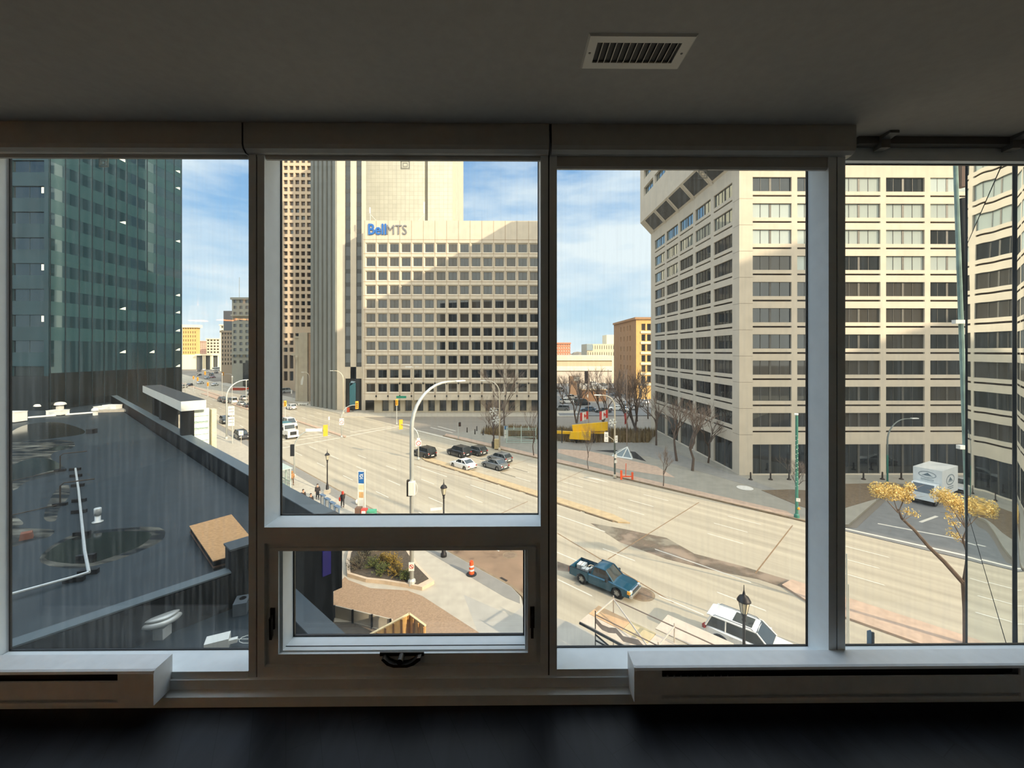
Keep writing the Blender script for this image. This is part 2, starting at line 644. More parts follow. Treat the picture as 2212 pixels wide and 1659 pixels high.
# wall under and over the windows
fb = MB()
fb.box(XJ - 2, YI, FZ, XR, YO, ZS - .05)
struct(fb.build('wall_front', m_frame))
hb = MB()
hb.box(XJ - 2, YI + .03, ZH, XM3b, YO, CZ)
hb.box(XM3b, YI + .10, ZH4, XR, YO, CZ)
struct(hb.build('wall_front_lintel', m_frame))
tb = MB()
tb.box(XL, 1.862, FZ, XR, YI, FZ + .045)
tb.prism_x([(1.862, FZ + .045), (1.895, FZ + .06), (YI, FZ + .06), (YI, FZ + .045)], XL, XR)
struct(tb.build('baseboard_front', m_frame))
tb = MB()
tb.box(XL, 1.885, FZ + .062, XR, YI, FZ + .104)
struct(tb.build('trim_1', m_frame))

def fixed_window(name, xa, xb, z0, z1, ja=True, jb=True, yg=YG, gl=m_glass):
    """sill, jamb linings, gasket and one pane"""
    w = bpy.data.objects.new(name, None)
    COL.objects.link(w)
    w.location = ((xa + xb) / 2, yg, z0)
    struct(w)
    MB().box(xa, YI - .004, z0 - .05, xb, YO, z0).build('sill', m_frame, w)
    g = MB()
    t = .004
    g.box(xa, yg - .002, z0, xb, yg + .009, z0 + t)
    g.box(xa, yg - .002, z1 - t, xb, yg + .009, z1)
    g.box(xa, yg - .002, z0 + t, xa + t, yg + .009, z1 - t)
    g.box(xb - t, yg - .002, z0 + t, xb, yg + .009, z1 - t)
    g.build('gasket', m_dark, w)
    p = MB()
    p.box(xa + t, yg, z0 + t, xb - t, yg + .006, z1 - t)
    p.build('glass_pane', gl, w)
    return w
def mullion(xa, xb, z0, z1, n):
    m = MB().use(m_frame)
    mid = (xa + xb) / 2
    m.box(xa, YI, z0, mid - .003, YO, z1)
    m.box(mid + .003, YI, z0, xb, YO, z1)
    m.use(m_dark).box(mid - .003, YI + .006, z0, mid + .003, YO, z1)
    struct(m.build('trim_%d' % n))
mullion(XM1a, XM1b, ZS - .05, ZH, 2)
mullion(XM2a, XM2b, ZS - .05, ZH, 3)
mullion(XM3a, XM3b, ZS - .002, ZH, 4)
lj = MB().box(XJ - .25, YI, FZ, XJ - .006, YO, ZH)
struct(lj.build('trim_5', m_frame))
ZT2 = EYE - .795                      # sill of the upper middle light
fixed_window('window_1', XJ, XM1a, ZS, ZH)
fixed_window('window_2', XM1b, XM2a, ZT2, ZH)
fixed_window('window_3', XM2b, XM3a, ZS, ZH)
fixed_window('window_4', XM3b, XR, ZS, ZH4)
# transom between the fixed light and the opening light
ZTB = EYE - .870
struct(MB().box(XM1b, YI, ZTB, XM2a, YO, ZT2 - .05).build('trim_6', m_frame))
# bottom rail of the middle bay
ZV0 = EYE - 1.43
struct(MB().box(XM1b, YI, ZS - .05, XM2a, YO, ZV0).build('trim_7', m_frame))
# the opening vent sash
v = bpy.data.objects.new('window_5', None)
COL.objects.link(v)
YS = 1.93
v.location = ((XM1b + XM2a) / 2, YS, ZV0)
struct(v)
vx0, vx1 = xat(614, YS), xat(1134, YS)
vz0, vz1 = EYE - (1398 - HY) * YS / FPX, EYE - (1186 - HY) * YS / FPX
of = MB()
ox0, ox1, oz0, oz1 = XM1b, XM2a, ZV0, ZTB
YV = 2.022
of.box(ox0, YS - .012, oz0, vx0, YV, oz1)
of.box(vx1, YS - .012, oz0, ox1, YV, oz1)
of.box(vx0, YS - .012, vz1, vx1, YV, oz1)
of.box(vx0, YS - .012, oz0, vx1, YV, vz0)
of.box(ox0 + .022, YS - .028, oz0 + .024, vx0 - .012, YS - .012, oz1 - .022)
of.box(vx1 + .012, YS - .028, oz0 + .024, ox1 - .022, YS - .012, oz1 - .022)
of.box(vx0 - .012, YS - .028, vz1 + .008, vx1 + .012, YS - .012, oz1 - .022)
of.box(vx0 - .012, YS - .028, oz0 + .024, vx1 + .012, YS - .012, vz0 - .006)
of.build('frame', m_frame, v)
g = MB()
yv = 2.012
g.box(vx0, yv - .003, vz0, vx1, yv + .01, vz0 + .005)
g.box(vx0, yv - .003, vz1 - .006, vx1, yv + .01, vz1)
g.box(vx0, yv - .003, vz0, vx0 + .006, yv + .01, vz1)
g.box(vx1 - .006, yv - .003, vz0, vx1, yv + .01, vz1)
g.box(vx0, YS + .012, vz0, vx1, YS + .016, vz0 + .0016)
g.build('gasket', m_dark, v)
MB().box(vx0 + .006, yv, vz0 + .01, vx1 - .006, yv + .006, vz1 - .006).build('glass_pane', m_glass2, v)
m_latch = M('latch_bronze', (58, 54, 50), .35, .6, var=.1)
# crank handle in the middle of the bottom rail
lx, lz = xat(872, YS), EYE - (1416 - HY) * (YS - .04) / FPX
h = MB()
h.box(lx - .10, YS - .034, lz - .004, lx + .10, YS - .028, lz + .012)
prof = [(-.075, .006), (-.05, -.014), (-.03, -.022), (0, -.024), (.03, -.022), (.05, -.014), (.075, .006), (.09, .008), (.09, -.004), (.06, -.026), (.03, -.036), (-.03, -.036), (-.06, -.026), (-.085, -.002)]
h.prism_y([(lx + a, lz + b) for a, b in prof], YS - .062, YS - .032)
h.tube([(lx, YS - .03, lz - .002), (lx, YS - .072, lz - .004)], .014, 12)
h.build('crank_handle', m_latch, v, smooth=False)
for px in (597, 1149):
    lh = MB()
    hx = xat(px, YS)
    hz = EYE - (1330 - HY) * YS / FPX
    lh.box(hx - .010, YS - .034, hz - .035, hx + .010, YS - .026, hz + .06)
    lh.prism_x([(YS - .034, hz + .03), (YS - .05, hz + .02), (YS - .046, hz - .075), (YS - .034, hz - .06)], hx - .007, hx + .005)
    lh.build('side_latch', m_latch, v)

# ------------------------------------------------------------------ roller blinds
def blind(xa, xb, hem_top, hem_bot, ha, hb, tabx, label):
    t = thing('roller_blind', label, 'blind', ((xa + xb) / 2, 1.90, CZ))
    c = MB()
    pr = [(1.862, CZ), (1.862, CZ - .095), (1.868, CZ - .112), (1.885, CZ - .124), (1.93, CZ - .126), (1.93, CZ - .118), (1.89, CZ - .115), (1.874, CZ - .108), (1.870, CZ - .09), (1.870, CZ)]
    c.prism_x(pr, xa, xb)
    c.build('cassette', m_blind, t)
    for x in (xa, xb - .004):
        e = MB()
        e.prism_x([(1.8615, CZ), (1.8615, CZ - .096), (1.8675, CZ - .113), (1.885, CZ - .125), (1.93, CZ - .127), (1.93, CZ)], x, x + .004)
        e.build('end_cap', m_blind, t)
    hbr = MB()
    pr = [(1.905, hem_top), (1.905, hem_bot + .012), (1.911, hem_bot + .002), (1.92, hem_bot), (1.925, hem_top)]
    hbr.prism_x(pr, ha, hb)
    hbr.build('hem_bar', m_blind, t)
    MB().box(ha + .01, 1.924, hem_top - .01, hb - .01, 1.926, CZ - .03).build('fabric', M('blind_fabric', (120, 116, 110), .9), t)
    r = MB()
    for a, b, c_, d in ((-.021, .021, -.006, 0), (-.021, .021, -.040, -.034), (-.021, -.016, -.034, -.006), (.016, .021, -.034, -.006)):
        r.box(tabx + a, 1.91, hem_bot + c_, tabx + b, 1.915, hem_bot + d)
    for a, b, c_, d in ((-.011, .011, -.014, -.011), (-.011, .011, -.030, -.027), (-.011, -.008, -.027, -.014), (.008, .011, -.027, -.014)):
        r.box(tabx + a, 1.91, hem_bot + c_, tabx + b, 1.914, hem_bot + d)
    r.build('pull_tab', m_clear, t, label='clear plastic pull tab')
    return t
dH = lambda py, Y=1.91: EYE - (py - HY) * Y / FPX
blind(XL + .05, rx_(524, 1.862) - .004, dH(318), dH(345), XL + .1, rx_(535, 1.91), rx_(223, 1.91), 'roller blind cassette over the left window facing the dark glass tower')
blind(rx_(524, 1.862) + .004, rx_(1189, 1.862) - .006, dH(318), dH(347), rx_(549, 1.91), rx_(1174, 1.91), rx_(875, 1.91), 'roller blind cassette over the middle window with the vent sash below')
blind(rx_(1189, 1.862) + .006, rx_(1850, 1.862), dH(337), dH(365), rx_(1200, 1.91), rx_(1813, 1.91), rx_(1519, 1.91), 'roller blind let down a little lower over the window with the pickup')
# mounting rail with brackets over the uncovered right window
t = thing('blind_rail', 'bare grey mounting rail with two brackets above the blindless right window', 'rail', (2.0, 1.97, CZ))
MB().box(rx_(1850, 1.97), 1.955, CZ - .035, XR, 1.995, CZ).build('rail', M('rail_grey', (92, 88, 84), .5), t)
for px in (1916, 2200):
    b = MB()
    x = rx_(px, 1.94)
    b.prism_x([(1.90, CZ), (1.90, CZ - .012), (1.945, CZ - .02), (1.945, CZ - .058), (1.99, CZ - .058), (1.99, CZ)], x - .022, x + .022)
    b.build('bracket', M('bracket_grey', (110, 108, 104), .5), t)

# ------------------------------------------------------------------ baseboard heaters
def heater(xa, xb, s0, s1, label, left_end):
    t = thing('baseboard_heater', label, 'heater', ((xa + xb) / 2, 1.84, FZ))
    zt, zb, yf = FZ + .212, FZ + .062, 1.80
    c = MB()
    c.prism_x([(YI, zt), (yf + .012, zt), (yf + .003, zt - .004), (yf, zt - .012), (yf, zt - .014), (yf + .004, zt - .014), (yf + .02, zt - .006), (YI, zt - .006)], xa, xb)
    c.box(xa, yf, zt - .120, xb, yf + .006, zt - .045)
    c.box(xa, yf, zb, xb, yf + .006, zb + .014)
    c.box(xa, YI - .006, zb, xb, YI, zt - .006)
    c.build('cover', m_heat, t)
    for a, b in ((xa, s0), (s1, xb)):
        if b - a > .02:
            MB().box(a, yf - .0004, zt - .046, b, yf + .006, zt - .012).build('end_panel', m_heat, t)
            MB().box(a, yf - .0004, zb + .012, b, yf + .006, zt - .118).build('end_panel', m_heat, t)
    for x in (xa, xb):
        e = MB()
        e.prism_x([(YI, zt + .001), (yf + .014, zt + .001), (yf + .004, zt - .003), (yf - .001, zt - .014), (yf - .001, zb), (YI, zb)], x - .004, x + .004)
        e.build('end_cap', m_heat, t)
    f = MB()
    f.box(s0, yf + .03, zt - .055, s1, yf + .032, zt - .010)
    f.box(s0, yf + .03, zb + .006, s1, yf + .032, zt - .118)
    k = int((s1 - s0) / .03)
    for i in range(k):
        f.box(s0 + i * .03, yf + .03, zb + .02, s0 + i * .03 + .001, YI - .02, zt - .02)
    f.build('fins', m_slot, t)
    return t
heater(-3.2, rx_(330, 1.80), -3.1, rx_(254, 1.80), 'white baseboard heater under the window facing the dark glass tower', False)
heater(rx_(1372, 1.80), XR - .02, rx_(1430, 1.80), rx_(2204, 1.80), 'long white baseboard heater under the right-hand windows', True)

# ------------------------------------------------------------------ ceiling register
t = thing('ceiling_vent', 'white rectangular air register with twelve thin slats in the ceiling', 'vent', (.434, 1.41, CZ))
a0, a1, b0, b1 = .258, .611, 1.330, 1.495
i0, i1, j0, j1 = .293, .572, 1.364, 1.459
m_vent = M('vent_enamel', (214, 208, 196), .5, var=.04)
fr = MB()
zc = CZ - .006
fr.add([(a0, b0, CZ), (a1, b0, CZ), (a1, b1, CZ), (a0, b1, CZ), (a0 + .006, b0 + .006, zc), (a1 - .006, b0 + .006, zc), (a1 - .006, b1 - .006, zc), (a0 + .006, b1 - .006, zc),
        (i0, j0, zc), (i1, j0, zc), (i1, j1, zc), (i0, j1, zc), (i0, j0, CZ + .03), (i1, j0, CZ + .03), (i1, j1, CZ + .03), (i0, j1, CZ + .03)],
       [(0, 1, 5, 4), (1, 2, 6, 5), (2, 3, 7, 6), (3, 0, 4, 7), (4, 5, 9, 8), (5, 6, 10, 9), (6, 7, 11, 10), (7, 4, 8, 11), (8, 9, 13, 12), (9, 10, 14, 13), (10, 11, 15, 14), (11, 8, 12, 15)])
fr.build('frame', m_vent, t)
MB().box(i0, j0, zc + .0055, i1, j1, zc + .0058).build('duct_opening', m_slot, t)
for k in range(12):
    x = i0 + (k + .75) * (i1 - i0) / 12.4
    s = MB()
    s.add([(x, j0, zc - .001), (x + .0016, j0, zc - .001), (x + .0016, j1, zc - .001), (x, j1, zc - .001), (x + .004, j0, zc + .005), (x + .0056, j0, zc + .005), (x + .0056, j1, zc + .005), (x + .004, j1, zc + .005)],
          [(0, 1, 2, 3), (4, 7, 6, 5), (0, 4, 5, 1), (1, 5, 6, 2), (2, 6, 7, 3), (3, 7, 4, 0)])
    s.build('slat', m_vent, t)
for x in (i0 - .017, i1 + .017):
    MB().lathe([(.0035, -.0015), (.0045, 0), (.0045, .002)], (x, 1.412, zc), 10).build('screw', M('screw_steel', (90, 88, 84), .4, .5), t)

# ------------------------------------------------------------------ warm lamps at the back of the room
m_bulb = M('warm_lamp', (255, 196, 128), .4, emit=.35)
for i, (x, y) in enumerate(((-4.2, -1.6), (-3.75, -1.5), (-3.42, -1.35))):
    t = thing('ceiling_lamp', 'small warm pendant lamp hanging behind the viewer, %s of three' % ('first', 'second', 'third')[i], 'lamp', (x, y, CZ))
    MB().lathe([(.05, -.02), (.05, 0)], (0, 0, 0), 16).tube([(0, 0, 0), (0, 0, -.42)], .006, 5).build('cord', m_vent, t, world_=False)
    MB().add([(r * math.cos(2 * PI * k / 20), r * math.sin(2 * PI * k / 20), z) for r, z in ((.115, -.60), (.085, -.40)) for k in range(20)], [(k, (k + 1) % 20, 20 + (k + 1) % 20, 20 + k) for k in range(20)]).build('lamp_shade', m_bulb, t, world_=False, smooth=True)
    ld = bpy.data.lights.new('lamp_light', 'POINT'); ld.energy = LAMP_W; ld.color = (1, .84, .68); ld.shadow_soft_size = .03
    lo = bpy.data.objects.new('lamp_light', ld); COL.objects.link(lo); lo.parent = t; lo.location = (0, 0, -.50)

# ------------------------------------------------------------------ the block this flat belongs to
m_own = M('dark_cladding', (58, 62, 66), .5, var=.1, scale=.5)
ob = MB()
poly_up = [(-14, YO - .0), (XR + .02, YO), (5.56, 4.98), (27, -15), (10, -40), (-40, -40), (-40, -8)]
ob.prism(poly_up, CZ + .15, 46)
ob.prism(poly_up, 0, FZ - .12)
ob.prism([(-14, YO), (XL - .16, YO), (XL - .16, YB - .2), (-40, YB - .2), (-40, -8)], FZ - .12, CZ + .15)
ob.prism([(XR + .16, YO + .05), (5.54, 4.96), (27, -15), (XR + .16, YB - .2)], FZ - .12, CZ + .15)
ob.prism([(-40, YB - .2), (10, YB - .2), (10, -40), (-40, -40)], FZ - .12, CZ + .15)
struct(ob.build('wall_outside', m_own))
# glazed wing that turns out to the right of the window and mirrors the street
wd = Vector((5.58 - 2.73, 5.0 - 2.14)).normalized()
wl_ = (Vector((5.58, 5.0)) - Vector((2.73, 2.14))).length
wm = mirror_mat('wing_glass', (.80, .86, .88), (.02, .035, .04), .25, .015, .12, .35, (1, 1, .6))
wing = bpy.data.objects.new('wall_wing', None)
COL.objects.link(wing)
wing.location = (2.73, 2.14, 0)
wing.rotation_euler = (0, 0, math.atan2(wd.y, wd.x))
struct(wing)
m_mul = M('wing_mullion', (42, 50, 56), .4, .4)
half = wl_ / 2 - .05
for i in range(2):
    for k in range(8):
        z0 = 6.0 + k * 3.2
        p = MB()
        x0 = (0, .42)[i] + .012
        x1 = (.42, wl_)[i] - .012
        n, vs_, fs = 8, [], []
        for b in range(n + 1):
            for a in range(n + 1):
                s, q = a / n * 2 - 1, b / n * 2 - 1
                vs_.append((x0 + (x1 - x0) * a / n, .02 + .006 * (1 - s * s) * (1 - q * q), z0 + 3.18 * b / n))
        for b in range(n):
            for a in range(n):
                fs.append((b * (n + 1) + a, b * (n + 1) + a + 1, (b + 1) * (n + 1) + a + 1, (b + 1) * (n + 1) + a))
        p.add(vs_, fs)
        p.build('glass_pane', wm, wing, world_=False, smooth=True)
mb = MB()
for x in (.42, wl_):
    mb.box(x - .008, .0, 0, x + .008, .030, 46)
mb.build('mullion', m_mul, wing, world_=False)

# ================================================================== GROUND AND STREET
m_ground = M('city_ground', (128, 120, 108), .95, var=.25, scale=.05)
m_road = M('concrete_road', (176, 166, 146), .85, var=.17, scale=1.0, stretch=(.035, 1.0, 1), rot=R(45))
m_road2 = M('cross_road', (142, 134, 122), .9, var=.12, scale=.6, stretch=(.1, 1.0, 1))
m_asph = M('asphalt', (122, 122, 120), .9, var=.12, scale=1.2)
m_walk = M('sidewalk_concrete', (184, 176, 160), .9, var=.08, scale=1.5)
m_pink = M('paver_strip', (190, 164, 142), .9, var=.12, scale=2.0)
m_grey = M('sidewalk_grey', (140, 137, 130), .9, var=.08, scale=1.5)
m_curb = M('curb_stone', (140, 122, 98), .9, var=.2, scale=2.0)
m_brick = M('brick_paving', (160, 134, 108), .9, var=.18, scale=9)
m_soil = M('planting_soil', (84, 74, 62), .95, var=.3, scale=6, bump=.4)
m_line = M('road_paint', (216, 210, 196), .8, var=.05)
m_plaza = M('plaza_paving', (150, 145, 132), .9, var=.10, scale=.7)
m_iron = M('cast_iron', (64, 56, 48), .6, .3, var=.2)

struct(MB().box(-2500, -400, -.6, 2500, 3800, -.08).build('ground', m_ground))
st = lambda sm, X: (X, sm - X)
def strip(s0, s1, x0, x1):
    return [st(s0, x0), st(s0, x1), st(s1, x1), st(s1, x0)]
struct(MB().prism([st(10, -420), st(10, 60), st(73.2, 120), st(73.2, -420)], -.3, 0).build('road', m_road))
struct(MB().prism([(-180, 96), (-13, 84), (160, 84), (160, 113), (-45, 113), (-180, 113)], -.3, -.004).build('cross_road', m_road2))
# road joints, tar seams and worn wheel paths are in the surface; painted lines are thin slabs
ln = MB()
def dash(sm, x0, n, L=2.2, gap=6.8, w=.085):
    for i in range(n):
        a = x0 + i * gap
        ln.prism([st(sm - w, a), st(sm + w, a), st(sm + w, a + L), st(sm - w, a + L)], 0, .006)
dash(35.8, -3.0 - 6.8 * 5, 12)
dash(40.6, -9.6 - 6.8 * 4, 10)
dash(45.4, 1.6 - 6.8 * 4, 10)
for x in range(-14, 30, 9):
    ln.prism([st(49.75, x), st(49.95, x), st(49.95, x + 5.4), st(49.75, x + 5.4)], 0, .006)
dash(59.2, 12.4 - 6.8 * 4, 9)
dash(63.4, 7.4 - 6.8 * 3, 9)
dash(67.6, 9.8 - 6.8 * 3, 8)
for sm in (59.2, 63.4):
    ln.prism([st(sm - .1, -6), st(sm + .1, -6), st(sm + .1, 3), st(sm - .1, 3)], 0, .006)
for k in range(1, 14):                 # farther lane lines past the crossing
    for sm in (35.8, 40.6, 45.4, 56.5, 60.8, 65.0):
        ln.prism([st(sm - .15, -46 - k * 9), st(sm + .15, -46 - k * 9), st(sm + .15, -43.6 - k * 9), st(sm - .15, -43.6 - k * 9)], 0, .006)
def line(p, q, w=.14):
    a, b = G(*p), G(*q)
    t = (b - a).normalized()
    nn = Vector((-t.y, t.x, 0)) * w
    ln.prism([((a + nn).x, (a + nn).y), ((a - nn).x, (a - nn).y), ((b - nn).x, (b - nn).y), ((b + nn).x, (b + nn).y)], 0, .008)
# crosswalk and stop lines
line((607, 949), (700, 937)); line((607, 955), (716, 940)); line((607, 968), (738, 945), .16)
line((738, 945), (862, 921), .16); line((756, 934), (846, 921))
line((890, 927), (985, 951), .2); line((946, 921), (984, 931)); line((930, 923), (978, 935))
line((1826, 1142), (2090, 1201), .16); line((1896, 1131), (2090, 1168), .14); line((1988, 1128), (2024, 1115), .14)
ln.prism([G(1258, 1029).xy[:], G(1275, 1033).xy[:], G(1316, 1042.5).xy[:], G(1290, 1034).xy[:]], 0, .007)
struct(ln.build('lane_markings', m_line))
sm_ = MB()
def seam(p, q, w=.05):
    a, b = G(*p), G(*q)
    t = (b - a).normalized()
    nn = Vector((-t.y, t.x, 0)) * w
    sm_.prism([((a + nn).x, (a + nn).y), ((a - nn).x, (a - nn).y), ((b - nn).x, (b - nn).y), ((b + nn).x, (b + nn).y)], 0, .004)
seam((1313, 1208), (1510, 1085)); seam((1632, 1238), (1712, 1135)); seam((1204, 1152), (1455, 1302), .06)
seam((1050, 1020), (1204, 975), .04); seam((1076, 1112), (1140, 1083)); seam((890, 1002), (1060, 1045), .05); seam((1204, 1042), (1330, 985), .04)
struct(sm_.build('road_seams', M('tar_seam', (138, 112, 84), .8, var=.2)))
stn = MB()                              # worn dark patch along the turning lanes
def patch(pts):
    stn.prism([G(*p).xy[:] for p in pts], 0, .003)
patch([(1275, 1130), (1345, 1142), (1440, 1162), (1500, 1196), (1600, 1222), (1735, 1262), (1735, 1284), (1640, 1252), (1520, 1228), (1440, 1208), (1340, 1172)])
patch([(1204, 1213), (1250, 1228), (1262, 1240), (1204, 1232)])

struct(stn.build('road_stains', patchy_mat('road_stain', (154, 136, 118), .35, (1, 1, 1), .36, .56, .85)))

bw = MB()
bw.prism([G(x, y).xy[:] for x, y in [(960, 1180), (1150, 1180), (1150, 1290), (1118, 1278), (1060, 1240), (990, 1205)]], 0, .0025)
struct(bw.build('road_grime', patchy_mat('road_grime', (150, 124, 100), .4, (1, 1, 1), .22, .42, .9)))
# medians
def slab(name, poly, z0, z1, mat, curb=None):
    m = MB().use(mat)
    m.prism(poly, z0, z1)
    o = m.build(name)
    return struct(o)
md = MB().use(M('median_paving', (190, 168, 132), .9, var=.12, scale=1.5))
md.prism([st(53.7, -13.6), st(53.7, 11.2), st(54.7, 12.4), st(55.7, 11.2), st(55.7, -13.2), st(54.7, -14.6)], 0, .14)
md.use(m_curb)
for i in range(8):                      # crumbling near edge, in broken lengths
    a = -13.4 + i * 3.1
    md.prism([st(53.45, a), st(53.45, a + 2.7 - .3 * (i % 3)), st(53.75, a + 2.7), st(53.75, a)], 0, .10 + .03 * (i % 2))
struct(md.build('median'))
md = MB().use(m_pink)
md.prism([st(49.2, 21.0), st(48.9, 40), st(53.2, 40), st(53.2, 21.6), st(51.3, 20.4)], 0, .15)
struct(md.build('median'))
md = MB().use(m_pink)
md.prism([st(50.6, -200), st(51.8, -33.2), st(52.9, -33.6), st(52.6, -200)], 0, .15)
struct(md.build('median'))
md = MB().use(m_pink)
md.prism([st(46.6, -128), st(47.6, -70), st(50.6, -70), st(50.2, -128)], .0, .16)
struct(md.build('median'))

# far sidewalk and plaza, corner island, walk in front of the sign tower
pl = MB().use(m_plaza)
plaza = [st(73.2, -13.5), st(73.2, 30.4), (32.4, 41.6), (34.2, 41.6), (45.6, 50.3), (47.0, 54.3), (120, 54.3), (120, 96), (4, 96), (-6, 93), (-12, 88.6)]
pl.prism(plaza, -.2, .15)
struct(pl.build('plaza'))
pk = MB().use(m_pink)
pk.prism([st(73.2, -13.2), st(73.2, 30.3), st(75.4, 30.3), st(75.4, -13.2)], .15, .165)
struct(pk.build('paver_band'))
cb = MB().use(m_curb)
cb.prism([st(72.95, -13.6), st(72.95, 31.0), st(73.25, 31.0), st(73.25, -13.6)], 0, .17)
struct(cb.build('curb'))
wk = MB().use(m_walk)
wk.prism([(-45, 112), (20, 112), (20, 124), (-45, 124), st(70.5, -47)], -.2, .15)
wk.prism([st(69.4, -170), st(70.0, -47), st(77, -45), st(77, -170)], -.2, .15)
struct(wk.build('far_sidewalk'))
tl = MB().use(m_asph)
tl.prism([(31.6, 41.4), (34.5, 41.0), (46.2, 50.0), (48.0, 53.6), (120, 53.6), (120, 30), st(73.4, 42), st(73.4, 31.6)], -.2, .004)
struct(tl.build('turning_lane'))
gr = MB().use(M('bare_winter_lawn', (112, 96, 76), .95, var=.25, scale=4))
gr.prism([G(1645, 1062).xy[:], G(1708, 1060).xy[:], G(1740, 1062).xy[:], G(1740, 1100).xy[:], G(1726, 1096).xy[:]], .15, .18)
gr.prism([G(1826, 1100).xy[:], G(1826, 1048).xy[:], G(1935, 1046).xy[:], G(1955, 1056).xy[:], G(1910, 1075).xy[:]], .15, .18)
struct(gr.build('lawn'))
lot = MB().use(m_asph)
lot.prism([(14, 118), (160, 118), (160, 230), (14, 230)], -.2, .02)
lot.prism([(14, 113.5), (160, 113.5), (160, 118), (14, 118)], -.2, .16)
struct(lot.build('parking_lot'))
# triangular beds and a sloping pit in the plaza
pit = MB().use(M('skylight_pit', (38, 36, 34), .8))
pit.prism([G(1284, 975).xy[:], G(1325, 980).xy[:], G(1396, 999).xy[:], G(1372, 978).xy[:], G(1328, 974).xy[:]], .15, .17)
struct(pit.build('plaza_pit'))
pv = MB().use(m_pink)
pv.prism([G(1205, 972).xy[:], G(1270, 976).xy[:], G(1420, 1010).xy[:], G(1458, 1034).xy[:], G(1330, 1014).xy[:], G(1205, 980).xy[:]], .15, .168)
pv.use(m_grey)
pv.prism([G(1205, 958).xy[:], G(1400, 958).xy[:], G(1500, 996).xy[:], G(1700, 1068).xy[:], G(1640, 1058).xy[:], G(1400, 988).xy[:], G(1205, 970).xy[:]], .15, .160)
struct(pv.build('plaza_bands'))

# near sidewalk with curb strip
ns = MB().use(m_walk)
ns.prism([st(31, -75), st(31, .2), (.9, 29.5), (1.0, 28.4), (4.4, 26.4), (9, 20.5), (3, 16.5), (-6, 16.5), SN(.4, -1), SN(0, .2), SN(-40, .2)], -.2, .15)
struct(ns.build('near_sidewalk'))
ns = MB().use(m_grey)
ns.prism([st(30.95, -75), st(30.95, .2), (.8, 29.6), (.8, 28.7), st(29.2, -.2), st(28.9, -75)], .15, .156)
struct(ns.build('curb_strip'))
cb = MB().use(m_curb)
cb.prism([st(31, -75), st(31, .2), (1.0, 29.5), (1.1, 28.4), (1.3, 28.4), (1.2, 29.7), st(31.25, .3), st(31.25, -75)], 0, .16)
struct(cb.build('curb'))
dr = MB().use(M('driveway_concrete', (172, 168, 158), .9, var=.08, scale=.8))
dr.prism([st(26.6, -3.2), (.2, 27.4), (1.0, 28.4), (4.4, 26.4), (5.8, 24.8), (9, 20), (0, 20)], .1, .153)
struct(dr.build('driveway'))
br = MB().use(m_brick)
br.prism([G(722, 1275).xy[:], G(745, 1250).xy[:], G(752, 1257).xy[:], G(800, 1275).xy[:], G(880, 1280).xy[:], G(912, 1292).xy[:], G(1035, 1372).xy[:], (1.5, 20.5), (-6, 18), (-10.6, 24.5)], .1, .156)
struct(br.build('brick_walk'))
sl = MB().use(m_soil)
sl.prism([G(722, 1352).xy[:], G(765, 1352).xy[:], G(806, 1372).xy[:], (-6.8, 21), (-9.6, 21)], .1, .20)
sl.use(m_walk)
sl.prism([G(722, 1340).xy[:], G(760, 1340).xy[:], G(835, 1362).xy[:], G(830, 1372).xy[:], G(760, 1352).xy[:], G(722, 1352).xy[:]], .1, .26)
struct(sl.build('planting_edge'))
# street iron
for (px, py, r, nm) in ((1386, 1283, .75, 'lane by the front of the pickup'), (1101.5, 1199, .5, 'lane beyond the orange barrel')):
    p = G(px, py)
    m = MB().use(M('worn_iron', (132, 112, 92), .7, .1, var=.2))
    m.lathe([(r, 0), (r, .012), (r * .86, .014), (r * .84, .008), (0.01, .008)], (0, 0, 0), 24)
    m.use(m_curb).lathe([(r * 1.25, 0), (r * 1.25, .006), (r * 1.02, .007)], (0, 0, 0), 24)
    o = m.build('manhole_cover'); o.location = p
    tag(o, 'round iron manhole cover in the ' + nm, 'manhole cover')
p = G(1609, 1057)
m = MB().use(M('plaque_white', (214, 210, 200), .7)); m.lathe([(.95, 0), (.95, .03), (.7, .03), (.68, .02), (.01, .02)], (0, 0, 0), 24)
o = m.build('manhole_cover'); o.location = p + Vector((0, 0, .16))
tag(o, 'pale ringed cover in the plaza paving near the office corner', 'manhole cover')
p = G(1084, 1254)
o = MB().use(m_iron).box(-.35, -.3, 0, .35, .3, .03).build('storm_drain'); o.location = (p.x, p.y, .0); o.rotation_euler = (0, 0, R(-45))
tag(o, 'small square storm drain at the curb beyond the orange barrel', 'drain')

# ================================================================== PODIUM ROOF
m_roof = M('roof_membrane', (34, 44, 50), .5, var=.20, scale=.9, bump=.02)
m_clad = M('podium_cladding', (15, 20, 24), .7, ior=1.25, var=.2, scale=.6)
m_cap = M('parapet_cap', (84, 96, 102), .45, var=.05)
m_white = M('white_metal', (214, 216, 210), .4, var=.04)
ZR, ZP, ZL, ZLR = 5.8, 7.35, 6.2, 4.3
pd = MB().use(m_clad)
pd.prism([SN(-150, -1.2), SN(-.3, -1.2), SN(-.3, -130), SN(-150, -130)], .0, ZR - .3)
pd.use(m_roof).prism([SN(-150, -1.2), SN(-.3, -1.2), SN(-.3, -130), SN(-150, -130)], ZR - .3, ZR)
struct(pd.build('podium_roof'))
pp = MB().use(m_clad)
pp.prism([SN(-118, -.9), SN(0, -.9), SN(0, 0), SN(-118, 0)], 2.9, ZP - .06)
pp.prism([SN(-1.0, -5.9), SN(0, -5.9), SN(0, 0), SN(-1.0, 0)], 2.9, ZP - .08)
pp.use(m_cap)
pp.prism([SN(-118, -1.0), SN(-.6, -1.0), SN(-.6, .06), SN(-118, .06)], ZP - .06, ZP)
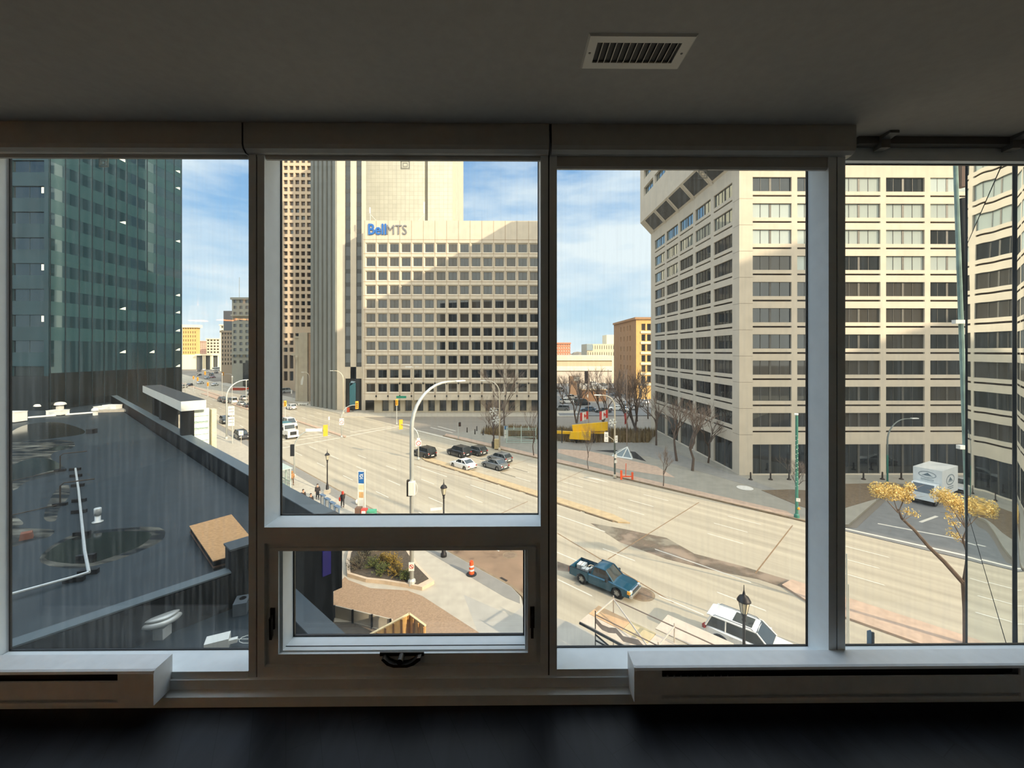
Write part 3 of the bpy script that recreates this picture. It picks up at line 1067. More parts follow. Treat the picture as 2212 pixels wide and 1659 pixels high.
pp.use(M('parapet_cap_dark', (50, 60, 66), .4)).prism([SN(-1.1, -5.95), SN(.05, -5.95), SN(.05, .06), SN(-1.1, .06)], ZP - .08, ZP + .015)
pp.use(m_clad).prism([SN(-9, -1.6), SN(.0, -5.9), SN(0, -.55), SN(-9, -.55)], 0, 2.9)
struct(pp.build('parapet_street'))
lg = MB().use(m_clad)
lg.prism([SN(-.75, -60), SN(.0, -60), SN(.0, -5.9), SN(-.75, -5.9)], 0, ZL - .12)
lg.use(m_cap).prism([SN(-.42, -60), SN(.05, -60), SN(.05, -5.9), SN(-.42, -5.9)], ZL - .04, ZL + .03)
lg.prism([SN(-.85, -60), SN(-.5, -60), SN(-.5, -5.9), SN(-.85, -5.9)], ZL - .14, ZL - .06)
struct(lg.build('parapet_ledge'))
lr = MB().use(m_clad)
lr.prism([SN(0, -44), SN(0, -3.5), SN(8.6, -3.5), SN(8.6 + 8, -12), SN(16, -44)], 0, ZLR - .2)
lr.use(m_roof).prism([SN(0, -44), SN(0, -4.4), SN(8.6, -4.4), SN(8.6 + 8, -12), SN(16, -44)], ZLR - .2, ZLR)
lr.use(m_clad).prism([SN(.05, -4.5), SN(.05, -3.5), SN(8.6, -3.5), SN(8.6, -4.5)], ZLR - .2, 4.94)
lr.use(M('lower_cap', (58, 70, 78), .4)).prism([SN(.05, -4.55), SN(.05, -3.45), SN(8.7, -3.45), SN(8.7, -4.55)], 4.94, 5.0)
struct(lr.build('lower_roof'))
# standing water and dried salt on the membrane
m_pud = M('roof_puddle', (30, 32, 30), .10, var=.1)
m_salt = patchy_mat('dried_salt', (122, 122, 112), 1.1, (.35, 1.2, 1), .42, .72, .75)
def blob(mb, pts, z0, z1, n=4):
    """smooth outline through pixel points on the roof"""
    c = [G(x, y, z0) for x, y in pts]
    out = []
    k = len(c)
    for i in range(k):
        p0, p1, p2, p3 = c[i - 1], c[i], c[(i + 1) % k], c[(i + 2) % k]
        for j in range(n):
            t = j / n
            q = .5 * ((2 * p1) + (p2 - p0) * t + (2 * p0 - 5 * p1 + 4 * p2 - p3) * t * t + (3 * p1 - p0 - 3 * p2 + p3) * t ** 3)
            out.append((q.x, q.y))
    mb.prism(out, z0, z1)
pu = MB()
blob(pu, [(96, 1205), (150, 1165), (230, 1150), (322, 1150), (310, 1175), (250, 1200), (180, 1218)], ZR, ZR + .010)
blob(pu, [(22, 935), (60, 917), (120, 912), (170, 924), (182, 936), (130, 945), (60, 952), (22, 955)], ZR, ZR + .010)
blob(pu, [(22, 1010), (60, 992), (100, 990), (134, 1008), (90, 1022), (40, 1036), (22, 1036)], ZR, ZR + .010)
blob(pu, [(104, 972), (125, 964), (152, 964), (130, 972)], ZR, ZR + .010)
struct(pu.build('roof_water', m_pud))
sa = MB()
blob(sa, [(84, 1208), (150, 1158), (250, 1142), (345, 1140), (352, 1165), (300, 1192), (230, 1216), (150, 1228)], ZR, ZR + .004)
blob(sa, [(22, 960), (90, 950), (150, 952), (160, 966), (120, 976), (110, 990), (140, 1010), (120, 1024), (60, 1040), (22, 1052)], ZR, ZR + .004)
blob(sa, [(22, 1140), (70, 1142), (116, 1145), (104, 1160), (60, 1170), (22, 1180)], ZR, ZR + .004)
blob(sa, [(100, 1096), (120, 1060), (146, 1046), (150, 1070), (128, 1100), (120, 1125), (96, 1122)], ZR, ZR + .004)
blob(sa, [(22, 1112), (40, 1120), (50, 1132), (22, 1140)], ZR, ZR + .004)
struct(sa.build('roof_salt', m_salt))

# things on the roofs
m_osb = M('oriented_strand_board', (186, 144, 98), .8, var=.22, scale=5, stretch=(1, 3, 1))
m_galv = M('galvanised_steel', (204, 210, 210), .35, .35, var=.08)
ps = [G(409, 1136, ZR + .55), G(500, 1111, ZR + .55), G(562, 1184, ZR + .55), G(460, 1212, ZR + .55)]
t = thing('roof_hatch', 'plywood-covered roof opening with bright osb sheets on a dark curb', 'roof cover', ((ps[0] + ps[2]) / 2).xy[:] + (ZR,))
MB().prism([p.xy[:] for p in ps], ZR + .50, ZR + .55).build('board_cover', m_osb, t)
cen = (ps[0] + ps[2]) / 2
MB().prism([(cen + (p - cen) * .96).xy[:] for p in ps], ZR, ZR + .50).build('curb_frame', m_clad, t)
MB().prism([(cen + (p - cen) * .99).xy[:] for p in ps], ZR + .12, ZR + .20).build('batten', M('old_timber', (96, 72, 56), .8), t)

p = G(347, 1366, ZLR)
t = thing('roof_fan', 'round galvanised mushroom fan on a square curb on the lower roof', 'roof fan', p)
MB().box(-.55, -.55, 0, .55, .55, .5).build('curb', m_galv, t, world_=False)
MB().lathe([(.5, .5), (.62, .58), (.80, .62), (.86, .70), (.84, .80), (.76, .86), (.70, .88)], (0, 0, 0), 28).build('wind_band', m_galv, t, world_=False, smooth=True)
MB().lathe([(.74, .88), (.78, .92), (.76, .98), (.60, 1.04), (.01, 1.08)], (0, 0, 0), 28).build('cap', m_galv, t, world_=False, smooth=True)
p = G(522, 1320, ZLR)
t = thing('roof_drain_box', 'small tilted grey vent box with a round hole on the lower roof', 'vent box', p)
MB().obox((0, 0, .3), (.3, .42, .3), R(20)).build('housing', M('grey_box', (88, 98, 106), .5), t, world_=False)
MB().lathe([(.16, .6), (.16, .62), (.01, .62)], (0, .1, 0), 16).build('round_hole', m_dark, t, world_=False)
p = G(470, 1402, ZLR)
t = thing('white_box', 'white metal box with a looped cable at the bottom edge of the left window', 'box', p)
MB().obox((0, 0, .25), (.45, .3, .25), R(25)).build('housing', m_white, t, world_=False)
MB().obox((.62, .12, .3), (.16, .1, .08), R(25)).build('plug', m_white, t, world_=False)
MB().tube([(.7, .2, .3)] + [(1.2 + .45 * math.cos(a * .55), .35 + .28 * math.sin(a * .55), .2) for a in range(13)], .015, 5).build('cable', m_white, t, world_=False)
p = G(211, 1128, ZR)
t = thing('vent_pipe', 'short silver vent pipe standing alone on the dark roof', 'vent pipe', p)
MB().lathe([(.30, 0), (.30, .06), (.16, .10), (.16, .55)], (0, 0, 0), 16).build('flashing', m_galv, t, world_=False, smooth=True)
MB().lathe([(.20, .5), (.20, .95), (.17, .98), (.01, .98)], (0, 0, 0), 16).build('cap', m_galv, t, world_=False, smooth=True)
p = G(198, 936, ZR)
o = MB().use(m_dark).box(-.45, -.4, 0, .45, .4, .62).build('roof_box'); o.location = p
tag(o, 'small black box on the roof beyond the dark puddle', 'roof box')
p = G(57, 1163, ZR)
o = MB().use(M('rust_red', (120, 72, 52), .8)).lathe([(.42, 0), (.34, .38), (.01, .40)], (0, 0, 0), 4).build('roof_cleat'); o.location = p
tag(o, 'rust-red block sitting in a patch of dried salt', 'block')
# gas pipe on rubber blocks
pts = [(163, 1012), (170, 1060), (176, 1120), (183, 1190), (192, 1236)]
P3 = [G(x, y, ZR + .30) for x, y in pts]
t = thing('gas_pipe', 'long grey pipe carried across the roof on black blocks', 'pipe', (P3[2].x, P3[2].y, ZR))
MB().tube(P3, .075, 8).build('pipe', m_galv, t)
end = [P3[-1], G(160, 1246, ZR + .25), G(22, 1284, ZR + .25), G(-60, 1306, ZR + .25)]
MB().tube(end, .07, 8).build('branch_pipe', m_galv, t)
for (x, y) in ((162, 1016), (164, 1030), (168, 1051), (171, 1084), (171, 1108), (177, 1156), (186, 1207), (191, 1240), (160, 1256)):
    q = G(x, y, ZR)
    MB().obox((q.x, q.y, ZR + .12), (.42, .12, .12), R(15)).build('support_block', m_dark, t)
for (a, b, c, nm) in (((130, 1092), (139, 1056), (170, 1050), 'nearer the middle of the pipe run'), ((130, 1018), (137, 993), (160, 988), 'at the far end of the pipe run')):
    q0 = G(*a, ZR)
    d0 = q0.length
    zt_ = zat(b[1], (q0.y)) if False else ZR + 1.6
    t = thing('bent_pipe', 'thin dark bent pipe rising from the roof ' + nm, 'pipe', q0)
    far = G(a[0] - 110, a[1] + 22, ZR + .1)
    MB().tube([q0 + Vector((0, 0, 0)), q0 + Vector((0, 0, 1.5)), q0 + Vector((.2, .1, 1.7)), q0 + Vector((1.7, .9, 1.75))], .05, 6).build('riser', m_iron, t)
    MB().tube([q0 + Vector((0, 0, .1)), far], .04, 6).build('run', m_iron, t)
    MB().obox((q0.x, q0.y, ZR + .1), (.4, .14, .1), R(20)).build('support_block', m_dark, t)

# white fans and plant by the tower
def mushroom(px, py, w, h, lab, z=ZR):
    p = G(px, py, z)
    t = thing('roof_ventilator', lab, 'roof ventilator', p)
    MB().box(-w * .22, -w * .22, 0, w * .22, w * .22, h * .62).build('curb', m_white, t, world_=False)
    MB().lathe([(w * .3, h * .55), (w * .52, h * .60), (w * .52, h * .72), (w * .40, h * .92), (w * .15, h), (.01, h)], (0, 0, 0), 8).build('hood', m_white, t, world_=False)
mushroom(86, 886, 1.7, 1.3, 'white hooded roof ventilator left of the tall white duct')
mushroom(129, 884, 1.9, 1.5, 'white hooded roof ventilator right of the tall white duct')
mushroom(113, 884, 1.0, .65, 'smallest white ventilator between the tall duct and its neighbour')
mushroom(206, 897, 1.1, 1.4, 'white ventilator standing alone nearer the roof edge')
p = G(102, 885, ZR)
o = MB().use(m_white).box(-.45, -.45, 0, .45, .45, 1.9).build('roof_duct'); o.location = p
tag(o, 'tall square white duct among the roof ventilators', 'duct')
def unit(px, py, w, d_, h, lab):
    p = G(px, py, ZR)
    t = thing('rooftop_unit', lab, 'air handler', p)
    MB().box(-w / 2, -d_ / 2, .15, w / 2, d_ / 2, h).build('housing', m_white, t, world_=False)
    MB().box(-w / 2 - .05, -d_ / 2 - .05, h, w / 2 + .05, d_ / 2 + .05, h + .08).build('lid', m_white, t, world_=False)
    MB().box(-w * .3, -d_ / 2 - .02, .3, w * .1, -d_ / 2, h * .8).build('grille', m_galv, t, world_=False)
    MB().box(-w / 2 + .1, -d_ / 2 + .1, 0, w / 2 - .1, d_ / 2 - .1, .15).build('base_rail', m_dark, t, world_=False)
unit(125, 897, 2.6, 1.6, .9, 'low white rooftop unit in front of the hooded ventilators')
unit(218, 888, 1.6, 1.4, .9, 'left one of the two cream rooftop units')
unit(243, 887, 2.6, 1.4, 1.1, 'right one of the two cream rooftop units')
unit(30, 912, 2.4, 1.8, 1.7, 'bluish white rooftop unit at the far left of the roof')
tr_ = MB().use(m_white)
a, b = G(60, 903, ZR), G(215, 891, ZR)
tr_.prism([(a.x, a.y), (b.x, b.y), (b.x, b.y + .5), (a.x, a.y + .5)], ZR, ZR + .22)
tag(tr_.build('roof_flashing'), 'long white flashing curb along the far side of the roof', 'flashing')

# canopy structure with tenant sign at the street edge
A, B = G(391, 868, 11.5), G(308, 833, 11.5)
t = thing('roof_canopy', 'long white-edged roof canopy on black piers at the street parapet', 'canopy', (A.x, A.y, ZR))
nd = ND * 2.5
q = [A.xy, B.xy, B.xy + nd, A.xy + nd]
MB().prism([tuple(x) for x in q], 10.35, 11.5).build('fascia', m_white, t)
ci = [x + (sum((y for y in q), Vector((0, 0))) / 4 - x).normalized() * .28 for x in q]
MB().prism([tuple(x) for x in ci], 11.5, 11.52).build('roof_skin', M('canopy_skin', (44, 47, 48), .7), t)
ab = (B - A).xy.normalized()
def pier(s, l, n0, n1, z0, z1, name, mat):
    o0 = A.xy + ab * s + ND * n0
    MB().prism([tuple(o0), tuple(o0 + ab * l), tuple(o0 + ab * l + ND * (n1 - n0)), tuple(o0 + ND * (n1 - n0))], z0, z1).build(name, mat, t)
pier(.3, 1.0, .1, 1.35, 0, 10.35, 'pier', m_clad)
pier(17, 2.2, .3, 2.3, 0, 10.35, 'pier', m_clad)
pier(24, 2.2, .3, 2.3, 0, 10.35, 'pier', m_clad)
pier(3.2, 3.2, 1.5, 1.8, 7.4, 10.35, 'white_panel', m_white)
pier(1.2, 2.2, .4, 1.5, ZR, 7.9, 'pier_base', m_clad)
# tenant directory sign, facing down the street
so = A.xy + ab * 1.0 + ND * 1.45
t = thing('pylon_sign', 'white tenant directory pylon with green lettering under the roof canopy', 'sign', (so.x, so.y, 0))
t.rotation_euler = (0, 0, math.atan2(ND.y, ND.x))
MB().box(0, 0, 4.6, 1.55, .5, 10.35).build('sign_face', M('sign_white', (228, 238, 226), .5), t, world_=False)
MB().box(1.7, -.6, 4.6, 2.2, .5, 10.2).build('edge_panel', M('sign_cream', (232, 216, 178), .6), t, world_=False)
MB().box(1.55, 0, 0, 2.3, .5, 4.6).build('base', m_clad, t, world_=False)
m_green = M('sign_green', (70, 132, 118), .6)
lt = MB().use(m_green)
for i, z in enumerate((9.7, 9.0, 8.2, 7.4, 6.6, 5.8, 5.1)):
    lt.box(.02, -.012, z - .28, 1.5, -.002, z - .24)
lt.build('row_line', m_green, t, world_=False)
for i, (z, body) in enumerate(((8.55, 'Deloitte.'), (7.75, 'Deloitte.'))):
    o = bpy.data.objects.new('lettering', text_mesh(body, .42, 'lettering', m_green, .004))
    COL.objects.link(o)
    o.parent = t
    o.location = (.03, -.012, z)
    o.rotation_euler = (R(90), 0, 0)
# blue sign on the black end wall
o0 = SN(.02, -1.15)
o = MB().use(M('blue_sign', (34, 28, 120), .4, emit=.04)).prism([SN(.0, -1.25), SN(.12, -1.25), SN(.12, -.75), SN(0, -.75)], 4.1, 5.6).build('blue_sign')
tag(o, 'glowing dark blue upright sign on the black podium wall', 'sign')

# ================================================================== BUILDINGS
mg_dark = mirror_mat('window_dark', (.72, .78, .80), (.018, .020, .022), .07, .02)
mg_mid = mirror_mat('window_mid', (.66, .70, .70), (.060, .054, .046), .05, .03)
mg_sky = mirror_mat('window_sky', (.80, .90, .90), (.10, .12, .12), .30, .02)
mg_pale = mirror_mat('window_painted_sky', (.8, .9, .88), (.42, .47, .44), .08, .05)  # pale body paints the sky's reflection into the upper panes
m_conc = M('precast_concrete', (208, 197, 178), .85, var=.06, scale=.6)
m_conc2 = M('tower_concrete', (198, 188, 166), .85, var=.07, scale=.5)
m_alu = M('bronze_frame', (78, 70, 64), .5, .2)
m_alu2 = M('pale_frame', (96, 94, 88), .5, .2)
rnd = random.Random(11)

# ---- the pale office block on the right, flared at its top
Y0, XC = 58.3, xat(1597, 58.3)
bay = (xat(1914, Y0) - xat(1626, Y0)) / 3
t = thing('office_building', 'big pale concrete office block with a flared top filling the right windows', 'building', (XC + 20, 76, 0))
BODY1 = 44.2
zk = lambda k: 42.1 - 3.69 * k
rows = []
for k in range(10):
    rows += [(zk(k) - 2.0, zk(k)), (zk(k) - 2.75, zk(k) - 2.5)]
W1 = 8 * bay + 6
fcols = [(xat(1626, Y0) - XC + bay * i, xat(1710, Y0) - XC + bay * i) for i in range(8)]
fc = MB().use(m_conc)
allrows = [(.3, 4.47)] + rows
h1, P1 = facade(fc, (XC, Y0), 0, W1, 0.0, BODY1, fcols, allrows, .26)
scol = [(60.16, 65.6), (66.6, 72.1), (73.0, 78.7), (79.5, 85.3), (86.2, 92.1)]
YE = 94.6
h2, P2 = facade(fc, (XC, YE), R(-90), YE - Y0, 0, BODY1, sorted([(YE - b, YE - a) for a, b in scol]), allrows, .26)
fc.box(XC + 1.2, Y0 + 1.2, 0, XC + W1, YE, 66)
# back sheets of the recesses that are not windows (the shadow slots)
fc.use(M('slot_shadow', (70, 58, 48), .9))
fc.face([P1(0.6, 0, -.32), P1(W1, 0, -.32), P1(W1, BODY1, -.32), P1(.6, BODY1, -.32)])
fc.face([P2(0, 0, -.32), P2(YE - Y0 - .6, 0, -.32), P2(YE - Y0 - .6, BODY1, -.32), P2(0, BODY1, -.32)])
fc.use(m_conc)
# the flare: sloping soffit, then the overhanging storeys
ov, zf = 2.45, 46.8
fc.add([(XC, Y0, BODY1), (XC + W1, Y0, BODY1), (XC + W1, Y0 - ov, zf), (XC - ov, Y0 - ov, zf), (XC, YE, BODY1), (XC - ov, YE, zf)], [(0, 1, 2, 3), (0, 3, 5, 4)])
ur = [(51.9 + 3.75 * k, 53.8 + 3.75 * k) for k in range(5)]
fc.use(m_conc)
h3, P3_ = facade(fc, (XC - ov, YE), R(-90), YE - Y0 + ov, zf, 71.5, sorted([(YE - b, YE - a) for a, b in scol]), ur, .5)
h4, P4_ = facade(fc, (XC - ov, Y0 - ov), 0, W1 + ov, zf, 71.5, [(a + ov, b + ov) for a, b in fcols], ur, .5)
fc.box(XC - ov + .6, Y0 - ov + .6, 70.8, XC + W1, YE, 71.4)
# triangular brackets under the flare
for i in range(9):
    x = XC + fcols[0][0] - .45 + bay * i
    fc.add([(x - .35, Y0, 44.0), (x + .35, Y0, 44.0), (x - .55, Y0 - 1.0, 45.6), (x + .55, Y0 - 1.0, 45.6), (x - .35, Y0, 45.6), (x + .35, Y0, 45.6)], [(0, 1, 3, 2), (0, 2, 4), (1, 5, 3), (2, 3, 5, 4)])
for y in (59.7, 66.1, 72.5, 79.1, 85.7, 92.6):
    fc.add([(XC, y - .35, 44.0), (XC, y + .35, 44.0), (XC - 1.0, y - .55, 45.6), (XC - 1.0, y + .55, 45.6)], [(0, 1, 3, 2)])
fc.build('facade', None, t)
mj = MB()
for k in range(10):
    z = zk(k) - 3.05
    mj.box(XC - .004, Y0 - .006, z - .02, XC + fcols[0][0], Y0, z + .02)
    mj.box(XC - .006, Y0 - .004, z - .02, XC, Y0 + 1.7, z + .02)
mj.build('panel_joints', M('joint_taupe', (120, 108, 94), .9), t)  # thin darker lines at the panel joints
stt = {'n': 0, 'rest': MB()}
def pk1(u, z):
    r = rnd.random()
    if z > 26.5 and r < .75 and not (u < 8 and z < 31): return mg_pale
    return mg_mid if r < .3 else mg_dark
def pk3(u, z):
    if z > 36 or (z > 31 and u < 16): return mg_sky
    return mg_mid if rnd.random() < .3 else mg_dark
isw = lambda hs: [q for q in hs if q[3] - q[2] > 1]
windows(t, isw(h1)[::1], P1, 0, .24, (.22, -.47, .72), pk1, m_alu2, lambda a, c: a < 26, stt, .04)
windows(t, isw(h2), P2, R(-90), .24, (.2, .4, -.55, .78), pk3, m_alu, lambda a, c: c > 3, stt, .04)
windows(t, isw(h3), P3_, R(-90), .49, (.25, .5, .75), lambda u, z: mg_sky, m_alu, lambda a, c: c < 56, stt)
windows(t, isw(h4), P4_, 0, .49, (.25, .5, .75), lambda u, z: mg_sky, m_alu, lambda a, c: False, stt)
# slanting windows of the flare
for i, (a, b) in enumerate(scol):
    w = MB().use(M('flare_glass', (52, 54, 54), .25))
    nx, nz = -.73 * .04, -.68 * .04
    def sp(y, f): return (XC - ov * f + nx, y, BODY1 + (zf - BODY1) * f + nz)
    w.face([sp(a, .12), sp(b, .12), sp(b - .1, .9), sp(a - .1, .9)])
    w.use(m_conc)
    w.tube([sp(a, .08), sp(a - .1, .94)], .12, 4)
    w.tube([sp(b, .08), sp(b - .1, .94)], .12, 4)
    w.build('window', None, t)
finish_windows(t, stt)
p = atY(1577, 948, Y0 + 2)
o = MB().use(m_iron)
# short posts along its foot
for px in (1618, 1661, 1701, 1862, 1903, 1944):
    q = G(px, 1037)
    b = MB().use(m_iron)
    b.lathe([(.28, 0), (.24, .12), (.10, .2), (.09, 1.0), (.01, 1.06)], (0, 0, 0), 10)
    o = b.build('bollard'); o.location = (q.x, 56.2, .15)
    tag(o, 'black post in the row along the foot of the pale office block', 'bollard', 'posts along the foot of the pale office block')

# ---- the block with the telephone company's sign
YB_, XB0, XB1 = 118.0, xat(785, 118), xat(1186, 118)
t = thing('office_building', 'cream office block with square windows and the blue and grey rooftop sign', 'building', ((XB0 + XB1) / 2, 130, 0))
pit_ = 25.25 * 118 / 900
fb = MB().use(m_conc)
kx0 = xat(788.5, YB_) - XB0
cols = [(kx0 + pit_ * i, kx0 + pit_ * i + 3.02) for i in range(16) if kx0 + pit_ * i + 3.02 < XB1 - XB0]
rowsb = [(48.35 - 3.96 * k - 2.9, 48.35 - 3.96 * k) for k in range(11)]
hb_, Pb = facade(fb, (XB0, YB_), 0, XB1 - XB0, 3.9, 54.6, cols, rowsb, .5, splay=.34)
fb.box(XB0, YB_ + .52, 3.9, XB1, YB_ + 29, 54.5)
fb.box(XB0, YB_ + .001, 3.85, XB1, YB_ + .6, 3.95)
fb.build('facade', None, t)
jn = MB()
for i in range(len(cols) + 1):
    x = XB0 + kx0 + pit_ * i - .14
    jn.box(x - .05, YB_ - .008, 3.9, x + .05, YB_, 54.6)
for k in range(12):
    z = 49.2 - 3.96 * k
    jn.box(XB0, YB_ - .010, z - .06, XB1, YB_ - .004, z + .06)
jn.build('panel_joints', M('joint_tan', (150, 126, 98), .9), t)
stt = {'n': 0, 'rest': MB()}
def pk2(u, z):
    r = rnd.random()
    return mg_mid if r < .45 else mg_dark
windows(t, hb_, Pb, 0, .48, (.52,), pk2, m_alu, lambda a, c: c > 20 or a < 8, stt)
finish_windows(t, stt)
gf = MB().use(m_conc2)
gx0 = xat(803, YB_)
gcols = [(2.16 + pit_ * i, 4.15 + pit_ * i) for i in range(15) if 4.6 + pit_ * i < XB1 - gx0]
gh, Pg = facade(gf, (gx0, YB_ + 2.2), 0, XB1 - gx0, 0, 3.9, gcols, [(.35, 3.6)], .7, splay=.1)
gf.box(gx0 + .1, YB_ + 2.95, 0, XB1, YB_ + 28, 3.9)
gf.build('ground_storey', None, t)
stt = {'n': 100 - 0, 'rest': MB()}
for (a, b, c, d) in gh:
    o = bpy.data.objects.new('shop_window', window_mesh(b - a, d - c, (.5,), mg_dark, m_alu, None))
    COL.objects.link(o); o.parent = t; o.location = Pg(a, c, -.66) - tot(t)
for i in range(15):
    for z in (8.6, 5.0):
        if i % 1 == 0:
            x = XB0 + kx0 + pit_ * i - .14
            if i > 0 and x < XB1:
                MB().box(x - .16, YB_ - .25, z - .25, x + .16, YB_ + .02, z + .25).build('wall_light', m_dark, t) if z < 6 or i > 2 else None
m_blue = M('sign_blue', (42, 108, 186), .5)
m_sgrey = M('sign_grey', (128, 130, 134), .5)
tx = text('Bell', 4.25, 'sign_lettering', m_blue, t, (xat(794.5, YB_), YB_ - .18, zat(507.2, YB_)), (R(90), 0, 0), .12, .085)
tx.scale = (.86, 1, 1)
tx = text('MTS', 3.9, 'sign_lettering', m_sgrey, t, (xat(834, YB_), YB_ - .18, zat(507.2, YB_)), (R(90), 0, 0), .1, -.02)
tx.scale = (.84, 1, 1)
for (px, nm) in ((800, 'left'), (917, 'right')):
    a = MB()
    x = xat(px, YB_ + 2)
    a.tube([(x, YB_ + 2, 54.5), (x, YB_ + 2, 58.6)], .07, 5)
    a.tube([(x, YB_ + 2, 57), (x + (2.2 if px < 850 else -2.4), YB_ + 2, 54.6)], .06, 5)
    a.tube([(x - 1, YB_ + 2, 54.7), (x + 1.8, YB_ + 2, 54.7)], .06, 5)
    a.box(x - .28, YB_ + 1.9, 57.2, x + .1, YB_ + 2.1, 60.6 if px > 850 else 59)
    o = a.build('roof_antenna', m_white)
    tag(o, 'white braced antenna at the %s on the roof of the cream office block' % ('left end' if px < 850 else 'middle'), 'antenna')
o = MB().box(xat(840, YB_ + 3), YB_ + 3, 54.4, xat(884, YB_ + 3), YB_ + 6, 55.4).build('roof_cabinet', M('rust_roof', (140, 104, 88), .8))
tag(o, 'low brown box on the roof above the blue and grey sign', 'roof box')

# ---- the pale tiled slab behind it
YS_ = 152
t = thing('tower', 'pale tiled tower slab rising behind the block with the rooftop sign', 'building', (-36, 165, 0))
m_tile = M('tile_cladding', (200, 200, 186), .6, var=.05, scale=.3)
nt = m_tile.node_tree
bk = nt.nodes.new('ShaderNodeTexBrick')
bk.offset = 0.0
bk.inputs['Scale'].default_value = 1.0; bk.inputs['Brick Width'].default_value = 1.55; bk.inputs['Row Height'].default_value = 1.55
bk.inputs['Mortar Size'].default_value = .06
bk.inputs['Color1'].default_value = (1, 1, 1, 1); bk.inputs['Color2'].default_value = (.93, .93, .93, 1); bk.inputs['Mortar'].default_value = (.74, .73, .70, 1)
mm = nt.nodes.new('ShaderNodeMixRGB'); mm.blend_type = 'MULTIPLY'; mm.inputs[0].default_value = 1
mp = nt.nodes.new('ShaderNodeMapping'); mp.inputs['Rotation'].default_value = (R(90), 0, 0)
tc = nt.nodes.new('ShaderNodeTexCoord')
nt.links.new(tc.outputs['Object'], mp.inputs[0]); nt.links.new(mp.outputs[0], bk.inputs['Vector'])
bs = nt.nodes['Principled BSDF']; s0 = bs.inputs['Base Color'].links[0].from_socket
nt.links.new(s0, mm.inputs[1]); nt.links.new(bk.outputs['Color'], mm.inputs[2]); nt.links.new(mm.outputs[0], bs.inputs['Base Color'])
xa, xg, xb = xat(770, YS_), xat(917, YS_), xat(983, YS_)
MB().box(xa, YS_, 0, xg, YS_ + 30, 118).build('slab', m_tile, t)
MB().box(xg + 1.2, YS_, 0, xb - .9, YS_ + 30, 118).build('slab', m_tile, t)
MB().box(xg - .1, YS_ + 1.4, 0, xg + 1.4, YS_ + 28, 117).build('recess', M('recess_grey', (150, 146, 136), .8), t)
MB().box(xb - .9, YS_ + .8, 0, xb, YS_ + 28, 117.5).build('edge_strip', m_conc2, t)

# ---- the finned tower at the corner
t = thing('tower', 'grey tower with tall thin fins and two dark glass strips', 'building', (-52, 135, 0))
m_fin = M('fin_stone', (126, 128, 122), .8, var=.06, scale=.4)
YF = 125.0
xf0, xf1 = xat(728, YF), xat(789, YF)
Lf = 15.2
fdir = Vector((-.78, .63)).normalized()
pA = Vector((xf0, YF)); pB = pA + fdir * Lf
core = MB().prism([(xf0 + .3, YF + .5), (xf1 - .2, YF + .5), (xf1 - 9, YF + 21), (xf0 + .3, YF + 21)], 0, 112)
core.prism([tuple(pA + Vector((.9, .9))), tuple(pB + Vector((.9, .9))), (pB.x + 6, pB.y + 12), (xf0 + .3, YF + 21)], 0, 112)
core.build('core', M('fin_glass', (40, 46, 52), .2), t)
for i in range(6):
    f0, f1 = i * Lf / 5.6, i * Lf / 5.6 + 1.55
    q0, q1 = pA + fdir * f0, pA + fdir * f1
    nn = Vector((-fdir.y, fdir.x)); nn = nn if nn.y < 0 else -nn
    MB().prism([tuple(q0 + nn * .6), tuple(q1 + nn * .6), tuple(q1 - nn * .9), tuple(q0 - nn * .9)], 0, 112).build('fin', m_fin, t)
    if 0 < i < 6:
        MB().prism([tuple(q0 - fdir * 1.25 - nn * .2), tuple(q0 - nn * .2), tuple(q0 - nn * .9), tuple(q0 - fdir * 1.25 - nn * .9)], 9.6, 112).build('spandrel_strip', M('fin_recess', (92, 96, 98), .6), t)
m_pan = M('stone_panel', (208, 196, 176), .8, var=.06, scale=.5)
def fx(px): return xat(px, YF)
MB().box(fx(728), YF, 9.5, fx(745), YF + .6, 112).build('stone_panel', m_pan, t)
MB().box(fx(757), YF, 9.5, fx(769.5), YF + .6, 112).build('stone_panel', m_pan, t)
MB().box(fx(781), YF, 0, fx(789), YF + .6, 112).build('stone_panel', m_pan, t)
MB().box(fx(728), YF, 0, fx(746), YF + .6, 9.5).build('stone_panel', m_pan, t)
MB().box(fx(745), YF, 9.5, fx(781), YF + .55, 13.0).build('lintel_panel', m_pan, t)
for a, b in ((745, 757), (769.5, 781)):
    g = MB().use(mg_dark).box(fx(a), YF + .3, 13, fx(b), YF + .5, 112)
    g.use(M('strip_spandrel', (70, 72, 72), .4))
    for k in range(25):
        g.box(fx(a), YF + .26, 13 + 4 * k, fx(b), YF + .45, 14.3 + 4 * k)
    g.build('glass_strip', None, t)
MB().box(fx(746), YF + .35, 0, fx(781), YF + .6, 9.5).build('portal', M('portal_granite', (44, 46, 46), .2), t)
pt = MB().use(M('portal_teal', (66, 122, 132), .3)).box(fx(755), YF + .1, 1.5, fx(768), YF + .36, 8.2)
pt.build('portal_glass', None, t)
pt = MB().use(M('portal_peak', (150, 176, 190), .3)); pt.add([(fx(755), YF + .1, 7.2), (fx(768), YF + .1, 8.6), (fx(758), YF + .1, 8.8), (fx(755), YF + .36, 7.2), (fx(768), YF + .36, 8.6), (fx(758), YF + .36, 8.8)], [(0, 1, 2), (3, 5, 4), (0, 2, 5, 3), (1, 4, 5, 2)])
pt.build('portal_peak', None, t)
for i in range(1, 4):
    q0 = pA + fdir * (i * Lf / 5.6 - .75)
    MB().prism([tuple(q0 - fdir * .45 + nn * .05), tuple(q0 + fdir * .45 + nn * .05), tuple(q0 + fdir * .45 - nn * .4), tuple(q0 - fdir * .45 - nn * .4)], .8, 9.6).build('tall_window', mg_dark, t)

